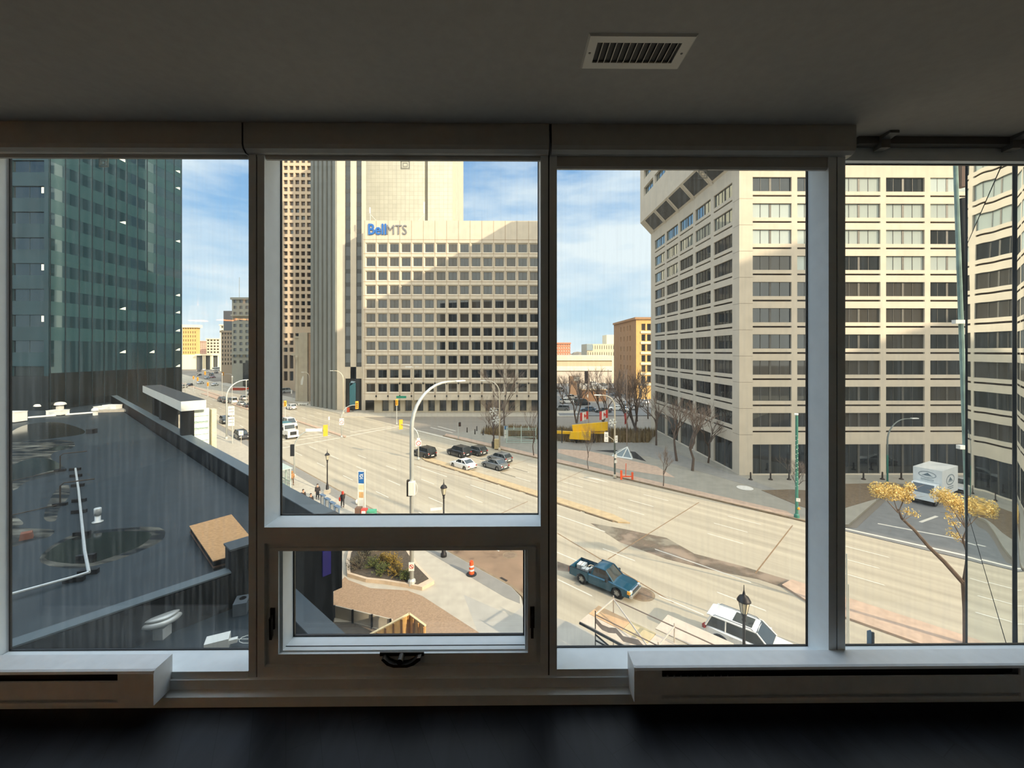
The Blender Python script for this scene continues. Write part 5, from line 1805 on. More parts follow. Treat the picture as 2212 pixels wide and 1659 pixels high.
# near lanes seen past the roof
car('suv', 522, 948, STREET_IN, P_blk, 'black suv beside the curb in front of the sign post')
car('suv', 487, 914, STREET_IN, P_char, 'dark suv half behind the tall lamp pole past the roof')
qs = [(479, 867, 'suv', P_char, 'dark suv at the far end of the queue beyond the pink median'), (488, 870, 'suv', P_dgr, 'grey suv in the queue behind the dark end one'), (503, 871, 'van', P_wht, 'white van in the queue beyond the pink median'),
      (526, 864, 'suv', P_sil, 'silver suv in the far row of the queue'), (540, 852, 'van', P_wht, 'white van at the right end of the far row of the queue'), (521, 876, 'sedan', P_sil, 'silver sedan in the near row of the queue'), (534, 880, 'sedan', P_blk, 'black sedan with a white hood, last in the near row')]
for px, py, k, pt_, lb in qs:
    car(k, px, py, STREET_OUT, pt_, lb)
far = [(396, 838, 'suv', P_sil, 'silver suv at the tower corner'), (411, 834, 'sedan', P_blk, 'dark car behind the nearest curved signal arm'), (433, 829, 'sedan', P_wht, 'white car just past the double signal'), (464, 833, 'sedan', P_wht, 'white car right of the signal over the pale box'),
       (447.5, 818, 'sedan', P_sil, 'pale car in the shaded part of the avenue'), (460, 816.5, 'sedan', P_red, 'maroon car in the shaded part of the avenue'), (430.5, 811, 'suv', P_blk, 'dark suv beside the upper signal arm'), (431, 802.5, 'van', P_dgr, 'dark van one row beyond the upper signal arm'), (441, 800, 'sedan', P_wht, 'white car one row beyond the shaded pair'),
       (457, 811, 'van', P_dgr, 'grey van behind the maroon car'), (467.5, 806.5, 'suv', P_blk, 'dark suv below the pale bus'), (450, 804, 'suv', P_sil, 'silver suv left of the pale bus'), (437.5, 795.5, 'sedan', P_blk, 'small dark car, left of a far pair'), (448.5, 795, 'sedan', P_blk, 'small dark car, right of a far pair'),
       (401, 793, 'sedan', P_wht, 'white car parked by the ochre hotel'), (411, 792.5, 'sedan', P_sil, 'second pale car parked by the ochre hotel'), (395, 790.5, 'suv', P_gry, 'grey car parked at the corner of the ochre hotel'), (440, 786.8, 'van', P_wht, 'white van before the pale portico'), (453, 786.2, 'van', P_wht, 'second white van before the pale portico')]
for px, py, k, pt_, lb in far:
    car(k, px, py, R(101) if py > 812 else R(110), pt_, lb)
# white truck
p = G(622, 944)
t = thing('truck', 'white short-nosed truck with a dark grille at the left edge of the middle window', 'truck', p, STREET_IN)
MB().box(1.2, -1.0, .7, 3.2, 1.0, 1.75).build('hood', P_wht, t, world_=False, bevel=.12)
MB().add([(-.9, -1.1, .7), (1.25, -1.1, .7), (1.25, 1.1, .7), (-.9, 1.1, .7), (-.9, -1.05, 2.75), (.85, -1.05, 2.75), (.85, 1.05, 2.75), (-.9, 1.05, 2.75)], [(3, 2, 1, 0), (4, 5, 6, 7), (0, 1, 5, 4), (1, 2, 6, 5), (2, 3, 7, 6), (3, 0, 4, 7)]).build('cab', P_wht, t, world_=False, bevel=.08)
MB().add([(1.19, -.95, 1.85), (1.19, .95, 1.85), (.94, .92, 2.6), (.94, -.92, 2.6)], [(0, 1, 2, 3)]).build('windshield', m_carglass, t, world_=False)
MB().box(3.18, -.6, .85, 3.24, .6, 1.55).build('grille', m_trim, t, world_=False)
MB().box(3.1, -1.1, .45, 3.4, 1.1, .75).build('bumper', P_wht, t, world_=False)
for s in (-1, 1):
    MB().box(3.1, s * .72 - .13, 1.0, 3.23, s * .72 + .13, 1.3).build('headlight', m_head, t, world_=False)
    MB().box(1.15, s * 1.35 - .1, 1.7, 1.25, s * 1.35 + .1, 2.3).build('mirror', m_trim, t, world_=False)
MB().box(-4.6, -1.15, .9, -1.0, 1.15, 2.6).build('body_box', P_wht, t, world_=False)
MB().box(-4.4, -1.16, 2.6, -1.2, 1.16, 2.72).build('roof_stripe', M('truck_teal', (70, 120, 128), .5), t, world_=False)
wheels(t, .48, (-3.2, 2.2), 2.2)
# bus far away
p = G(467, 800)
t = thing('bus', 'pale city bus among the far traffic', 'bus', p, R(105))
MB().box(-6, -1.25, .4, 6, 1.25, 3.1).build('body', P_sil, t, world_=False, bevel=.15)
MB().box(-5.8, -1.27, 1.5, 5.6, 1.27, 2.5).build('window_band', m_carglass, t, world_=False)
MB().box(-6.02, -1.0, 1.6, -5.9, 1.0, 2.6).build('rear_window', m_carglass, t, world_=False)
wheels(t, .45, (-3.5, 3.6), 2.5)

# the teal pickup
p0, p1 = G(1258, 1261), G(1331, 1291)
cen = (p0 + p1) / 2 + Vector((-ND.x, -ND.y, 0)) * -.78
t = thing('pickup_truck', 'dark teal pickup with white boxes in its open bed on the near lanes', 'pickup', (cen.x, cen.y, 0), math.atan2((p1 - p0).y, (p1 - p0).x))
P_teal = paint('teal', (16, 78, 102), .35)
P_teal2 = P_teal
L, W = 4.95, 1.78
ax = (-1.45, 1.42)
top = [(-.85, .98), (.3, .98), (.95, 1.0), (1.2, .98), (2.0, .90), (2.38, .80), (2.48, .6)]
b = MB()
def half_body(mb, xlo, xhi, top, W, r, ax, sill):
    xs = sorted(set([round(xlo + (xhi - xlo) * i / 22, 3) for i in range(23)] + [round(a + s * r * 1.18, 3) for a in ax for s in (-1, -.8, -.5, 0, .5, .8, 1) if xlo < a + s * r * 1.18 < xhi]))
    rings = []
    for x in xs:
        zt = interp(top, x)
        e = max(0, x) / (L / 2)
        w = W / 2 * (1 - .10 * e ** 7)
        arch = sill
        for a in ax:
            q = (r * 1.18) ** 2 - (x - a) ** 2
            if q > 0: arch = max(arch, r + math.sqrt(q))
        arch = min(arch, zt - .1)
        zm = max(arch + .03, .66)
        rings.append([(x, w * .7, sill), (x, w * .72, arch), (x, w * .98, arch), (x, w, zm), (x, w * .985, zt - .06), (x, w * .9, zt), (x, 0, zt + .04)])
    n = 7
    for s in (1, -1):
        vs_ = [(p[0], p[1] * s, p[2]) for rg in rings for p in rg]
        mb.add(vs_, [(i * n + k, (i + 1) * n + k, (i + 1) * n + k + 1, i * n + k + 1) for i in range(len(rings) - 1) for k in range(n - 1)])
    for rg in (rings[0], rings[-1]):
        mb.add([(q[0], q[1] * s, q[2]) for s in (1, -1) for q in rg], [(0, 1, 2, 3, 4, 5, 6, 12, 11, 10, 9, 8, 7)])
half_body(b, -.85, 2.48, top, W, .36, ax, .32)
b.build('cab_body', P_teal, t, world_=False)
def side_poly():
    pts = [(-2.47, .45), (-2.47, 1.02), (-.87, 1.02), (-.87, .40)]
    arc = [(-1.45 + .43 * math.cos(a), .36 + .43 * math.sin(a)) for a in [PI * i / 10 for i in range(11)]]
    return pts[:1] + pts[1:] + [(-1.0, .40)] + [q for q in arc if q[1] > .40] + [(-1.9, .42)]
bd = MB()
for s in (-1, 1):
    bd.prism_y(side_poly(), s * .80, s * .89)
bd.box(-2.5, -.85, .45, -2.42, .85, 1.0)
bd.box(-.95, -.80, .5, -.87, .80, 1.02)
bd.build('bed_sides', P_teal, t, world_=False)
MB().box(-2.42, -.80, .52, -.95, .80, .56).build('bed_floor', m_trim, t, world_=False)
MB().tube([(-2.45, -.84, 1.03), (-.9, -.84, 1.03)], .035, 6).tube([(-2.45, .84, 1.03), (-.9, .84, 1.03)], .035, 6).build('bed_rails', m_trim, t, world_=False)
greenhouse(t, (-.62, 1.12), (-.46, .46), .98, 1.62, W, P_teal, (), .72)
MB().box(-.88, -.72, .98, -.66, .72, 1.14).build('rear_shelf', m_trim, t, world_=False)
wheels(t, .36, ax, W)
MB().box(2.38, -.88, .36, 2.58, .88, .56).build('bumper', m_chrome, t, world_=False, bevel=.04)
MB().box(2.40, -.56, .60, 2.50, .56, .80).build('grille', m_chrome, t, world_=False)
for i in range(4):
    MB().box(2.49, -.54, .62 + i * .045, 2.51, .54, .635 + i * .045).build('grille_bar', m_trim, t, world_=False)
for s in (-1, 1):
    MB().box(2.34, s * .68 - .14, .62, 2.47, s * .68 + .14, .80).build('headlight', m_head, t, world_=False)
    MB().box(2.24, s * .84 - .06, .60, 2.42, s * .84 + .05, .80).build('turn_lamp', m_amber, t, world_=False)
    MB().box(-2.53, s * .8 - .08, .62, -2.45, s * .8 + .08, .95).build('tail_light', m_tail, t, world_=False)
    MB().obox((.72, s * 1.0, 1.08), (.07, .13, .08)).build('mirror', m_trim, t, world_=False)
    MB().box(.28, s * .885 - .01, .80, .42, s * .885 + .01, .83).build('door_handle', m_trim, t, world_=False)
MB().box(-2.54, -.2, .5, -2.49, .2, .62).build('license_plate', m_white, t, world_=False)
rz = t.rotation_euler.z
def inbed(x, y, z):
    m = Matrix.Rotation(rz, 3, 'Z')
    return Vector((cen.x, cen.y, 0)) + m @ Vector((x, y, z))
for (x, y, w, d_, h_, lb) in ((-2.05, .30, .30, .34, .34, 'larger white box at the back of the pickup bed'), (-1.55, .0, .26, .22, .26, 'white box in the middle of the pickup bed'), (-1.25, .42, .14, .22, .2, 'small white carton behind the pickup cab')):
    m = MB().box(-w, -d_, 0, w, d_, h_)
    o = m.build('carton', m_white); o.location = inbed(x, y, .565); o.rotation_euler = (0, 0, rz + .1)
    MB().box(-w * .08, -d_ - .002, 0, w * .08, d_ + .002, h_ + .004).build('flap_seam', m_grey, o, world_=False)
    tag(o, lb, 'box')
# the big white suv below
zz = 0
q = G(1624, 1378, .9)
t = thing('car', 'white suv with roof rails and a dark sunroof parked below the window', 'car', (q.x, q.y, 0), R(-42))
big = dict(L=4.82, W=1.96, top=[(-2.41, .72), (-2.38, 1.06), (-2.0, 1.14), (-.6, 1.12), (.6, 1.09), (1.02, 1.07), (1.9, 1.02), (2.28, .90), (2.41, .6)], r=.40, ax=(-1.45, 1.46))
b = MB(); body_loft(b, big['L'], big['W'], big['top'], big['r'], big['ax'], .28); b.build('body', P_wht, t, world_=False)
greenhouse(t, (-2.28, 1.08), (-2.0, .36), 1.12, 1.78, 1.96, P_wht, (-.2, -1.2), .76)
wheels(t, .40, big['ax'], 1.96)
ar = MB()
for a in big['ax']:
    for s in (-1, 1):
        ar.tube([(a + .50 * math.cos(x_), s * .965, .40 + .50 * math.sin(x_)) for x_ in [PI * i / 10 for i in range(11)]], .045, 5)
ar.build('arch_trim', m_trim, t, world_=False)
MB().add([(-.9, -.5, 1.802), (.1, -.5, 1.79), (.1, .5, 1.79), (-.9, .5, 1.802), (-.9, -.5, 1.77), (.1, -.5, 1.76), (.1, .5, 1.76), (-.9, .5, 1.77)], [(0, 1, 2, 3), (0, 4, 5, 1), (1, 5, 6, 2), (2, 6, 7, 3), (3, 7, 4, 0)]).build('sunroof', m_carglass, t, world_=False)
for s in (-1, 1):
    MB().tube([(-1.9, s * .72, 1.74), (-1.8, s * .72, 1.82), (.1, s * .72, 1.82), (.25, s * .72, 1.73)], .025, 6).build('roof_rail', m_chrome, t, world_=False)
    MB().obox((.72, s * 1.08, 1.15), (.08, .13, .09)).build('mirror', P_wht, t, world_=False)
    MB().obox((-2.36, s * .80, 1.02), (.08, .14, .10), s * .25).build('tail_light', m_tail, t, world_=False)
    MB().obox((2.26, s * .72, .86), (.12, .2, .08), s * -.3).build('headlight', m_head, t, world_=False)
    for x in (.15, -.95):
        MB().box(x, s * .965 - .015, .96, x + .18, s * .965 + .015, .99).build('door_handle', m_chrome, t, world_=False)
MB().add([(-1.98, -.7, 1.74), (-1.98, .7, 1.74), (-2.28, .66, 1.69), (-2.28, -.66, 1.69), (-1.98, -.7, 1.68), (-1.98, .7, 1.68), (-2.28, .66, 1.65), (-2.28, -.66, 1.65)], [(0, 1, 2, 3), (7, 6, 5, 4), (0, 4, 5, 1), (1, 5, 6, 2), (2, 6, 7, 3), (3, 7, 4, 0)]).build('rear_spoiler', P_wht, t, world_=False)
MB().box(-2.46, -.9, .38, -2.2, .9, .56).build('bumper', m_trim, t, world_=False, bevel=.04)
MB().box(-2.45, -.26, .72, -2.39, .26, .84).build('license_plate', m_grey, t, world_=False)
# box truck by the right building
q = G(2014, 1080)
t = thing('box_truck', 'white box truck with an oval mountain emblem behind the yellow tree', 'truck', (q.x, q.y, 0), R(-152))
P_box = paint('box_white', (226, 232, 232), 0)
MB().box(-3.4, -1.25, 1.0, 1.5, 1.25, 3.9).build('cargo_box', P_box, t, world_=False)
MB().add([(1.6, -1.1, .6), (3.3, -1.1, .6), (3.3, 1.1, .6), (1.6, 1.1, .6), (1.6, -1.05, 2.35), (2.5, -1.05, 2.35), (2.5, 1.05, 2.35), (1.6, 1.05, 2.35), (3.2, -1.05, 1.4), (3.2, 1.05, 1.4)], [(3, 2, 1, 0), (4, 5, 6, 7), (0, 1, 8, 5, 4), (1, 2, 9, 8), (8, 9, 6, 5), (2, 3, 7, 6, 9), (3, 0, 4, 7)]).build('cab', P_box, t, world_=False)
MB().add([(3.21, -.95, 1.45), (3.21, .95, 1.45), (2.54, .92, 2.3), (2.54, -.92, 2.3)], [(0, 1, 2, 3)]).build('windshield', m_carglass, t, world_=False)
MB().box(-3.3, -1.0, .5, 3.2, 1.0, .85).build('chassis', m_trim, t, world_=False)
wheels(t, .45, (-2.2, 2.5), 2.2)
m_logo = M('logo_slate', (96, 116, 128), .5)
def logo(cx, cy, face, k_=1.0, zc=2.6):
    lg_ = MB()
    def pt(a, b):
        a, b = a * k_, zc + (b - 2.6) * k_
        return (cx + a, cy, b) if face == 'y' else (cx, cy + a, b)
    n = 28
    for (r1, r2, hh) in ((1.25, .62, .06), (1.12, .52, .03)):
        o_ = [pt(r1 * math.cos(2 * PI * i / n), 2.6 + r2 * math.sin(2 * PI * i / n)) for i in range(n)]
        i_ = [pt((r1 - hh) * math.cos(2 * PI * i / n), 2.6 + (r2 - hh) * math.sin(2 * PI * i / n)) for i in range(n)]
        lg_.add(o_ + i_, [(i, (i + 1) % n, n + (i + 1) % n, n + i) for i in range(n)])
    lg_.face([pt(-.6, 2.5), pt(-.15, 2.8), pt(.05, 2.95), pt(.3, 2.72), pt(.62, 2.5)])
    lg_.face([pt(-.8, 2.38), pt(.8, 2.38), pt(.7, 2.45), pt(-.7, 2.45)])
    for k in range(2):
        lg_.face([pt(-.9, 1.75 - .22 * k), pt(.9, 1.75 - .22 * k), pt(.9, 1.83 - .22 * k), pt(-.9, 1.83 - .22 * k)])
    lg_.build('side_emblem', m_logo, t, world_=False)
logo(-1.0, 1.262, 'y'); logo(-1.0, -1.262, 'y')
logo(-3.412, 0, 'x'); logo(1.512, 0, 'x', .62, 3.2)
car('sedan', 2078, 1060, R(-150), P_sil, 'pale car half hidden behind the white box truck', at=G(2080, 1058))
car('van', 619, 848, R(60), P_sil, 'pale van on the side road left of the bank column')
# parked in the lot beyond the cross street
lotc = [(1213, 887, P_gry, 'suv', 'grey suv at the left edge of the parking lot front row'), (1271, 888, P_blu, 'sedan', 'slate sedan in the lot behind the left red and white flag'), (1303, 891, P_dgr, 'sedan', 'dark grey sedan behind the right red and white flag'), (1330, 886, P_wht, 'sedan', 'white sedan in the front row right of the flags'),
        (1224, 871, P_wht, 'suv', 'white suv left in the second row of the lot'), (1258, 875, P_blk, 'van', 'black van in the second row under the bare trees'), (1234, 862, P_wht, 'suv', 'white suv left of the striped pavilion'), (1350, 888, P_wht, 'sedan', 'white sedan under the bare trees right of the lamp'), (1366, 884, P_wht, 'suv', 'white suv right of the white sedan under the trees'), (1380, 878, P_gry, 'sedan', 'grey sedan before the yellow brick corner'), (1392, 872, P_wht, 'sedan', 'white sedan before the yellow brick corner'),
        (1352, 875, P_sil, 'sedan', 'silver sedan behind the white ones under the trees'), (1208, 846, P_sil, 'van', 'silver van at the far left of the lot'), (1284, 831, P_wht, 'suv', 'white suv beyond the pavilion roof'), (1303, 833, P_dgr, 'sedan', 'dark car beyond the right end of the pavilion roof'), (1322, 848, P_sil, 'van', 'pale van beside the shaded side of the warehouse'), (1332, 855, P_blu, 'sedan', 'slate car beside the pale van by the warehouse')]
for px, py, pt_, k, lb in lotc:
    car(k, px, py, R(95) if px > 1340 else R(170) if py > 880 else R(20), pt_, lb)

# ================================================================== STREET FURNITURE
m_pole = M('pole_grey', (196, 200, 196), .45, .3, var=.05)
m_pole2 = M('pole_warm', (206, 196, 176), .5, .2, var=.05)
m_teal = M('pole_teal', (62, 128, 112), .5, var=.08)
m_blackiron = M('lamp_iron', (46, 44, 46), .5, .3)
m_sig = M('signal_yellow', (242, 176, 40), .5, var=.04)
m_lens = M('signal_lens', (70, 40, 24), .3)
m_sign = M('sign_face_white', (238, 236, 228), .6, var=.02)
m_sred = M('sign_red', (200, 60, 50), .6)
m_lum = M('lamp_head', (236, 238, 234), .35, .2)
m_lglass = M('lantern_glass', (214, 206, 180), .15, var=.03)

def arc_pts(base, htop, reach, dirv, n=9, r=None):
    """upright, then a quarter bend reaching out along dirv"""
    r = r or reach * .8
    d = Vector((dirv[0], dirv[1], 0)).normalized()
    pts = [Vector(base), Vector(base) + Vector((0, 0, htop - r))]
    for i in range(1, n + 1):
        a = PI / 2 * i / n
        pts.append(Vector(base) + Vector((0, 0, htop - r + r * math.sin(a))) + d * (r * (1 - math.cos(a))))
    pts.append(Vector(base) + Vector((0, 0, htop)) + d * reach)
    return pts
def street_lamp(px, py, h, reach, dirv, label, mat=None, lower=None, rr=.11, z=.15, at=None):
    p = at if at is not None else G(px, py, z)
    t = thing('street_lamp', label, 'street lamp', p)
    mat = mat or m_pole
    pts = [q - p for q in arc_pts(p, h, reach, dirv)]
    n = len(pts)
    rad = [rr * (1.25 - .6 * i / (n - 1)) for i in range(n)]
    if lower:
        MB().tube([pts[0], pts[0] + Vector((0, 0, h * .45))], rr * 1.3, 8).build('lower_pole', lower, t, world_=False)
    MB().tube(pts, rad, 8).build('pole', mat, t, world_=False, smooth=True)
    MB().lathe([(rr * 2.4, 0), (rr * 2.2, .3), (rr * 1.3, .42), (rr * 1.2, .45)], (0, 0, 0), 10).build('base', mat, t, world_=False)
    d = Vector((dirv[0], dirv[1], 0)).normalized()
    e = pts[-1]
    hd = MB()
    hd.obox(e + d * .42 + Vector((0, 0, .02)), (.48, .17, .06), math.atan2(d.y, d.x))
    hd.build('lamp_head', m_lum, t, world_=False, bevel=.03)
    return t
def plate(t, c, w, h, face, mat, name='sign_plate', thick=.03, mark=None):
    """upright plate with its face towards direction `face` (x, y), local coordinates"""
    f = Vector((face[0], face[1])).normalized()
    rz = math.atan2(f.x, -f.y)
    MB().obox(c, (w / 2, thick / 2, h / 2), rz).build(name, mat, t, world_=False)
    if mark:
        q = Vector(c) + Vector((f.x, f.y, 0)) * (thick / 2 + .006)
        u = Vector((math.cos(rz), math.sin(rz), 0))
        m = MB()
        if mark == 'no':
            n = 20; r0, r1 = w * .42, w * .32
            o_ = [q + u * r0 * math.cos(2 * PI * i / n) + Vector((0, 0, r0 * math.sin(2 * PI * i / n))) for i in range(n)]
            i_ = [q + u * r1 * math.cos(2 * PI * i / n) + Vector((0, 0, r1 * math.sin(2 * PI * i / n))) for i in range(n)]
            m.add(o_ + i_, [(i, (i + 1) % n, n + (i + 1) % n, n + i) for i in range(n)])
            k = w * .26
            m.face([q + u * (-k - .03) + Vector((0, 0, k)), q + u * (-k + .05) + Vector((0, 0, k)), q + u * (k + .03) - Vector((0, 0, k)), q + u * (k - .05) - Vector((0, 0, k))])
        else:
            for z, ww in mark:
                m.face([q + u * (-w * ww / 2) + Vector((0, 0, h * z)), q + u * (w * ww / 2) + Vector((0, 0, h * z)), q + u * (w * ww / 2) + Vector((0, 0, h * z + h * .05)), q + u * (-w * ww / 2) + Vector((0, 0, h * z + h * .05))])
        m.build('sign_mark', m_sred if mark == 'no' else m_dark, t, world_=False)
TOCAM = lambda p: (-p[0], -p[1])
def signal_head(t, c, face, name='signal_head', s=1.0):
    f = Vector((face[0], face[1])).normalized()
    rz = math.atan2(f.x, -f.y)
    m = MB().use(m_sig)
    m.obox(c, (.30 * s, .03, .78 * s), rz)
    q = Vector(c) + Vector((f.x, f.y, 0)) * .14
    m.obox(q, (.17 * s, .14, .56 * s), rz)
    o = m.build(name, None, t, world_=False)
    l = MB()
    for dz in (-.36, 0, .36):
        qq = q + Vector((f.x, f.y, 0)) * .15 + Vector((0, 0, dz * s))
        u = Vector((math.cos(rz), math.sin(rz), 0))
        l.face([qq + u * .13 * s * math.cos(2 * PI * i / 12) + Vector((0, 0, .13 * s * math.sin(2 * PI * i / 12))) for i in range(12)])
    l.build('lens', m_lens, o, world_=True) if False else l.build('lens', m_lens, t, world_=False)
    v_ = MB()
    for dz in (-.36, 0, .36):
        qq = q + Vector((f.x, f.y, 0)) * .25 + Vector((0, 0, (dz + .15) * s))
        v_.obox(qq, (.16 * s, .12, .015), rz)
    v_.build('visor', m_sig, t, world_=False)
def signal(px, py, hx, hy, label, face, z=.15, rr=.09, arm=True, sign=None):
    """pole foot at pixel (px, py); head seen at pixel (hx, hy)"""
    p = G(px, py, z)
    d = p.y * CA + p.x * SA
    rx_0, ry_0 = ray(hx)
    hp = Vector((d * rx_0, d * ry_0, zat(hy, d)))
    t = thing('traffic_signal', label, 'traffic signal', p)
    dv = (hp - p); dv.z = 0
    if arm and dv.length > .3:
        h = hp.z - p.z
        pts = [q - p for q in arc_pts(p, h, dv.length, dv, 8, min(dv.length * .8, h * .4))]
        MB().tube(pts, [rr * (1.2 - .5 * i / (len(pts) - 1)) for i in range(len(pts))], 7).build('mast_arm', m_pole, t, world_=False, smooth=True)
    else:
        MB().tube([(0, 0, 0), (0, 0, hp.z - p.z + .7)], rr, 7).build('pole', m_pole, t, world_=False)
        hp = Vector((p.x, p.y, hp.z))
    MB().lathe([(rr * 2.4, 0), (rr * 2.2, .25), (rr, .35)], (0, 0, 0), 8).build('base', m_pole, t, world_=False)
    signal_head(t, hp - p, face)
    if sign:
        for (dz, w, h, mk) in sign:
            plate(t, (-p.x / p.length * .15, -p.y / p.length * .15, dz), w, h, TOCAM(p), m_sign, mark=mk)
    return t
away = (-.6, .8)
signal(636, 1029, 703, 930, 'curved signal mast by the near curb, yellow back of its head towards the window', away, sign=None)
signal(738, 944, 771, 875, 'curved signal mast on the far median end with a lit-face head and a ban sign', (.5, -.9), sign=((3.0, .85, 1.0, 'no'), (3.7, .85, .25, None)))
signal(904, 992, 866, 917, 'curved signal mast on the near median end, yellow back towards the window', away, sign=((2.6, .9, .9, 'no'), (3.2, .5, .5, None)))
signal(857, 916, 855, 869, 'straight signal post on the far corner beside the green street sign', (.4, -.9), arm=False)
signal(616, 902, 616, 872, 'straight signal post at the left edge of the middle window', (.5, -.9), arm=False)
signal(421, 842, 443, 806, 'tall signal with a level arm at the shaded part of the avenue', (.6, -.8))
signal(418, 846, 419.5, 816, 'signal post at the left of the double signal', (.6, -.8), arm=False)
signal(400, 852, 427, 819, 'nearest curved signal arm beside the tower corner', (.6, -.8))
signal(449, 857, 450, 830, 'signal on a short post with a pale box on the pink median', (.6, -.8), arm=False)
signal(505, 836, 482, 807.5, 'signal on a level arm before the grey stone corner building', (.6, -.8))
s1 = [o for o in COL.objects if o.name == 'traffic_signal'][0]
q = G(636, 1029, .15); dq = q.y * CA + q.x * SA
for hx, hy, w_, h_, mt_ in ((680, 928.5, 2.3, .42, m_sign), (633, 972, .5, 1.6, m_trim)):
    r_ = ray(hx); c_ = Vector((dq * r_[0], dq * r_[1], zat(hy, dq))) - q
    plate(s1, (c_.x, c_.y - .15, c_.z), w_, h_, (.1, -1), mt_, 'name_blade' if mt_ is m_sign else 'pedestrian_head', .03 if mt_ is m_sign else .3)
# pedestrian signal
p = G(990, 948, .15)
t = thing('pedestrian_signal', 'black pedestrian signal on a white post at the plaza corner', 'pedestrian signal', p)
MB().tube([(0, 0, 0), (0, 0, 3.4)], .09, 7).build('post', m_pole, t, world_=False)
MB().box(.08, -.2, 2.5, .5, .2, 3.3).build('head', m_trim, t, world_=False)
MB().box(.12, -.21, 2.62, .46, -.2, 3.18).build('display', m_lens, t, world_=False)

# the tall lamp in front
tl_ = street_lamp(889.5, 1262, 14.8, 4.1, (.70, .71), 'tall grey lamp pole rising from the shrub bed in front of the crossing', rr=.13, z=.3)
p = tl_.location
MB().box(-.18, -.34, zat(1062, 31.4) - .3, .25, .1, zat(1034, 31.4) - .3).build('control_box', m_sign, tl_, world_=False)
MB().box(-.36, -.1, zat(1066, 31.4) - .3, -.12, .15, zat(1032, 31.4) - .3).build('bracket', m_iron, tl_, world_=False)
MB().tube([(.2 + .26 * math.cos(a), -.2, zat(1048, 31.4) - .3 + .5 * math.sin(a)) for a in [-1.4 + .28 * i for i in range(11)]], .015, 5).build('cable_loop', m_sign, tl_, world_=False)
plate(tl_, (.02, -.18, zat(1213, 31.4) - .3), .40, .62, (0, -1), m_sign, mark='no')
# other lamps
street_lamp(489.5, 948, 11.6, 4.2, (.74, .67), 'tall grey lamp pole at the curb just past the roof parapet', rr=.13)
lp = street_lamp(1079, 972, 12.2, 2.7, (-.95, .3), 'lamp pole with two snowflake ornaments near the bus shelter', m_pole2, rr=.10)
def snowflake(t, c, r, fx=(0, -1)):
    m = MB()
    f = Vector((fx[0], fx[1], 0)).normalized(); u = Vector((-f.y, f.x, 0))
    for i in range(6):
        a = PI * i / 3 + .2
        d_ = u * math.cos(a) + Vector((0, 0, math.sin(a)))
        e_ = u * math.cos(a + PI / 2) + Vector((0, 0, math.sin(a + PI / 2)))
        m.tube([Vector(c), Vector(c) + d_ * r], .045, 4)
        for s in (-1, 1):
            m.tube([Vector(c) + d_ * r * .55, Vector(c) + d_ * r * .85 + e_ * s * r * .3], .035, 4)
    m.build('snowflake', m_white, t, world_=False)
snowflake(lp, (-1.1, -.2, 6.9), .75); snowflake(lp, (-.6, -.2, 5.3), .75)
MB().tube([(0, 0, 7.3), (-.5, -.1, 7.4), (-1.1, -.2, 7.0)], .03, 4).tube([(0, 0, 6.1), (-.6, -.1, 6.4), (-1.1, -.2, 6.8)], .03, 4).build('ornament_bracket', m_pole2, lp, world_=False)
lp = street_lamp(1328, 1031, 11.3, 1.9, (-.95, .2), 'lamp pole with a snowflake and hanging lane signs by the skylight', m_pole2, M('pole_dark', (88, 96, 90), .5), rr=.10)
snowflake(lp, (-.35, -.2, 7.6), .6)
plate(lp, (-1.2, -.1, 5.6), .55, 1.35, (-.3, -1), m_sign, mark=((.2, .5), (.05, .6), (-.35, .3)))
plate(lp, (.18, -.12, 5.3), .42, 1.0, (.3, -1), m_sign, mark=((.1, .5), (-.2, .5)))
MB().tube([(0, 0, 4.6), (-.2, 0, 5.2), (-.9, -.05, 5.7)], .05, 5).build('sign_arm', m_pole2, lp, world_=False)
plate(lp, (.1, -.14, 2.95), .36, .5, (.1, -1), m_sign, mark=((0, .4),)); plate(lp, (.1, -.14, 2.2), .36, .4, (.1, -1), m_sign, mark=((0, .3),))
lp = street_lamp(1721, 1118, 10.9, .5, (-.6, -.8), 'teal lamp pole wrapped in white garland at the plaza corner', m_teal, m_teal, rr=.11)
wv = MB()
wv.tube([(.12 * math.cos(i * 1.7), .12 * math.sin(i * 1.7), 3.0 + i * .13) for i in range(44)], .05, 5)
wv.build('garland', m_white, lp, world_=False)
plate(lp, (.05, -.16, 1.9), .36, .36, (-.5, -1), m_sign, mark=((0, .3),))
MB().ball((.1, -.15, 1.0), .14, 8, 6).build('yellow_box', m_amber, lp, world_=False)
street_lamp(1917, 1046, 8.6, 3.6, (1, .1), label='thin lamp pole leaning its arm right before the pale office block', mat=M('pole_dull', (120, 128, 124), .5), lower=m_teal, rr=.08, z=.02)
street_lamp(668, 872, 10.5, 1.9, (-1, .1), 'lamp pole with short kinked arm before the bank wing', m_pole2, rr=.12)
street_lamp(741.5, 893, 12.0, 3.0, (-1, .1), 'lamp pole with a curved arm before the finned tower', m_pole2, rr=.12)
lp = street_lamp(893.5, 903, 13.5, .5, (1, 0), 'double-headed lamp pole behind the tall front lamp', m_pole2, rr=.12)
MB().box(-2.2, -.1, 13.3, -.3, .1, 13.55).build('lamp_head', m_lum, lp, world_=False)
plate(lp, (-3.2, -.1, 5.5), 2.6, .62, (0, -1), M('street_sign_green', (38, 140, 112), .5))
MB().tube([(0, 0, 4.4), (-.4, 0, 5.2), (-1.9, 0, 5.6)], .06, 5).build('sign_arm', m_pole2, lp, world_=False)
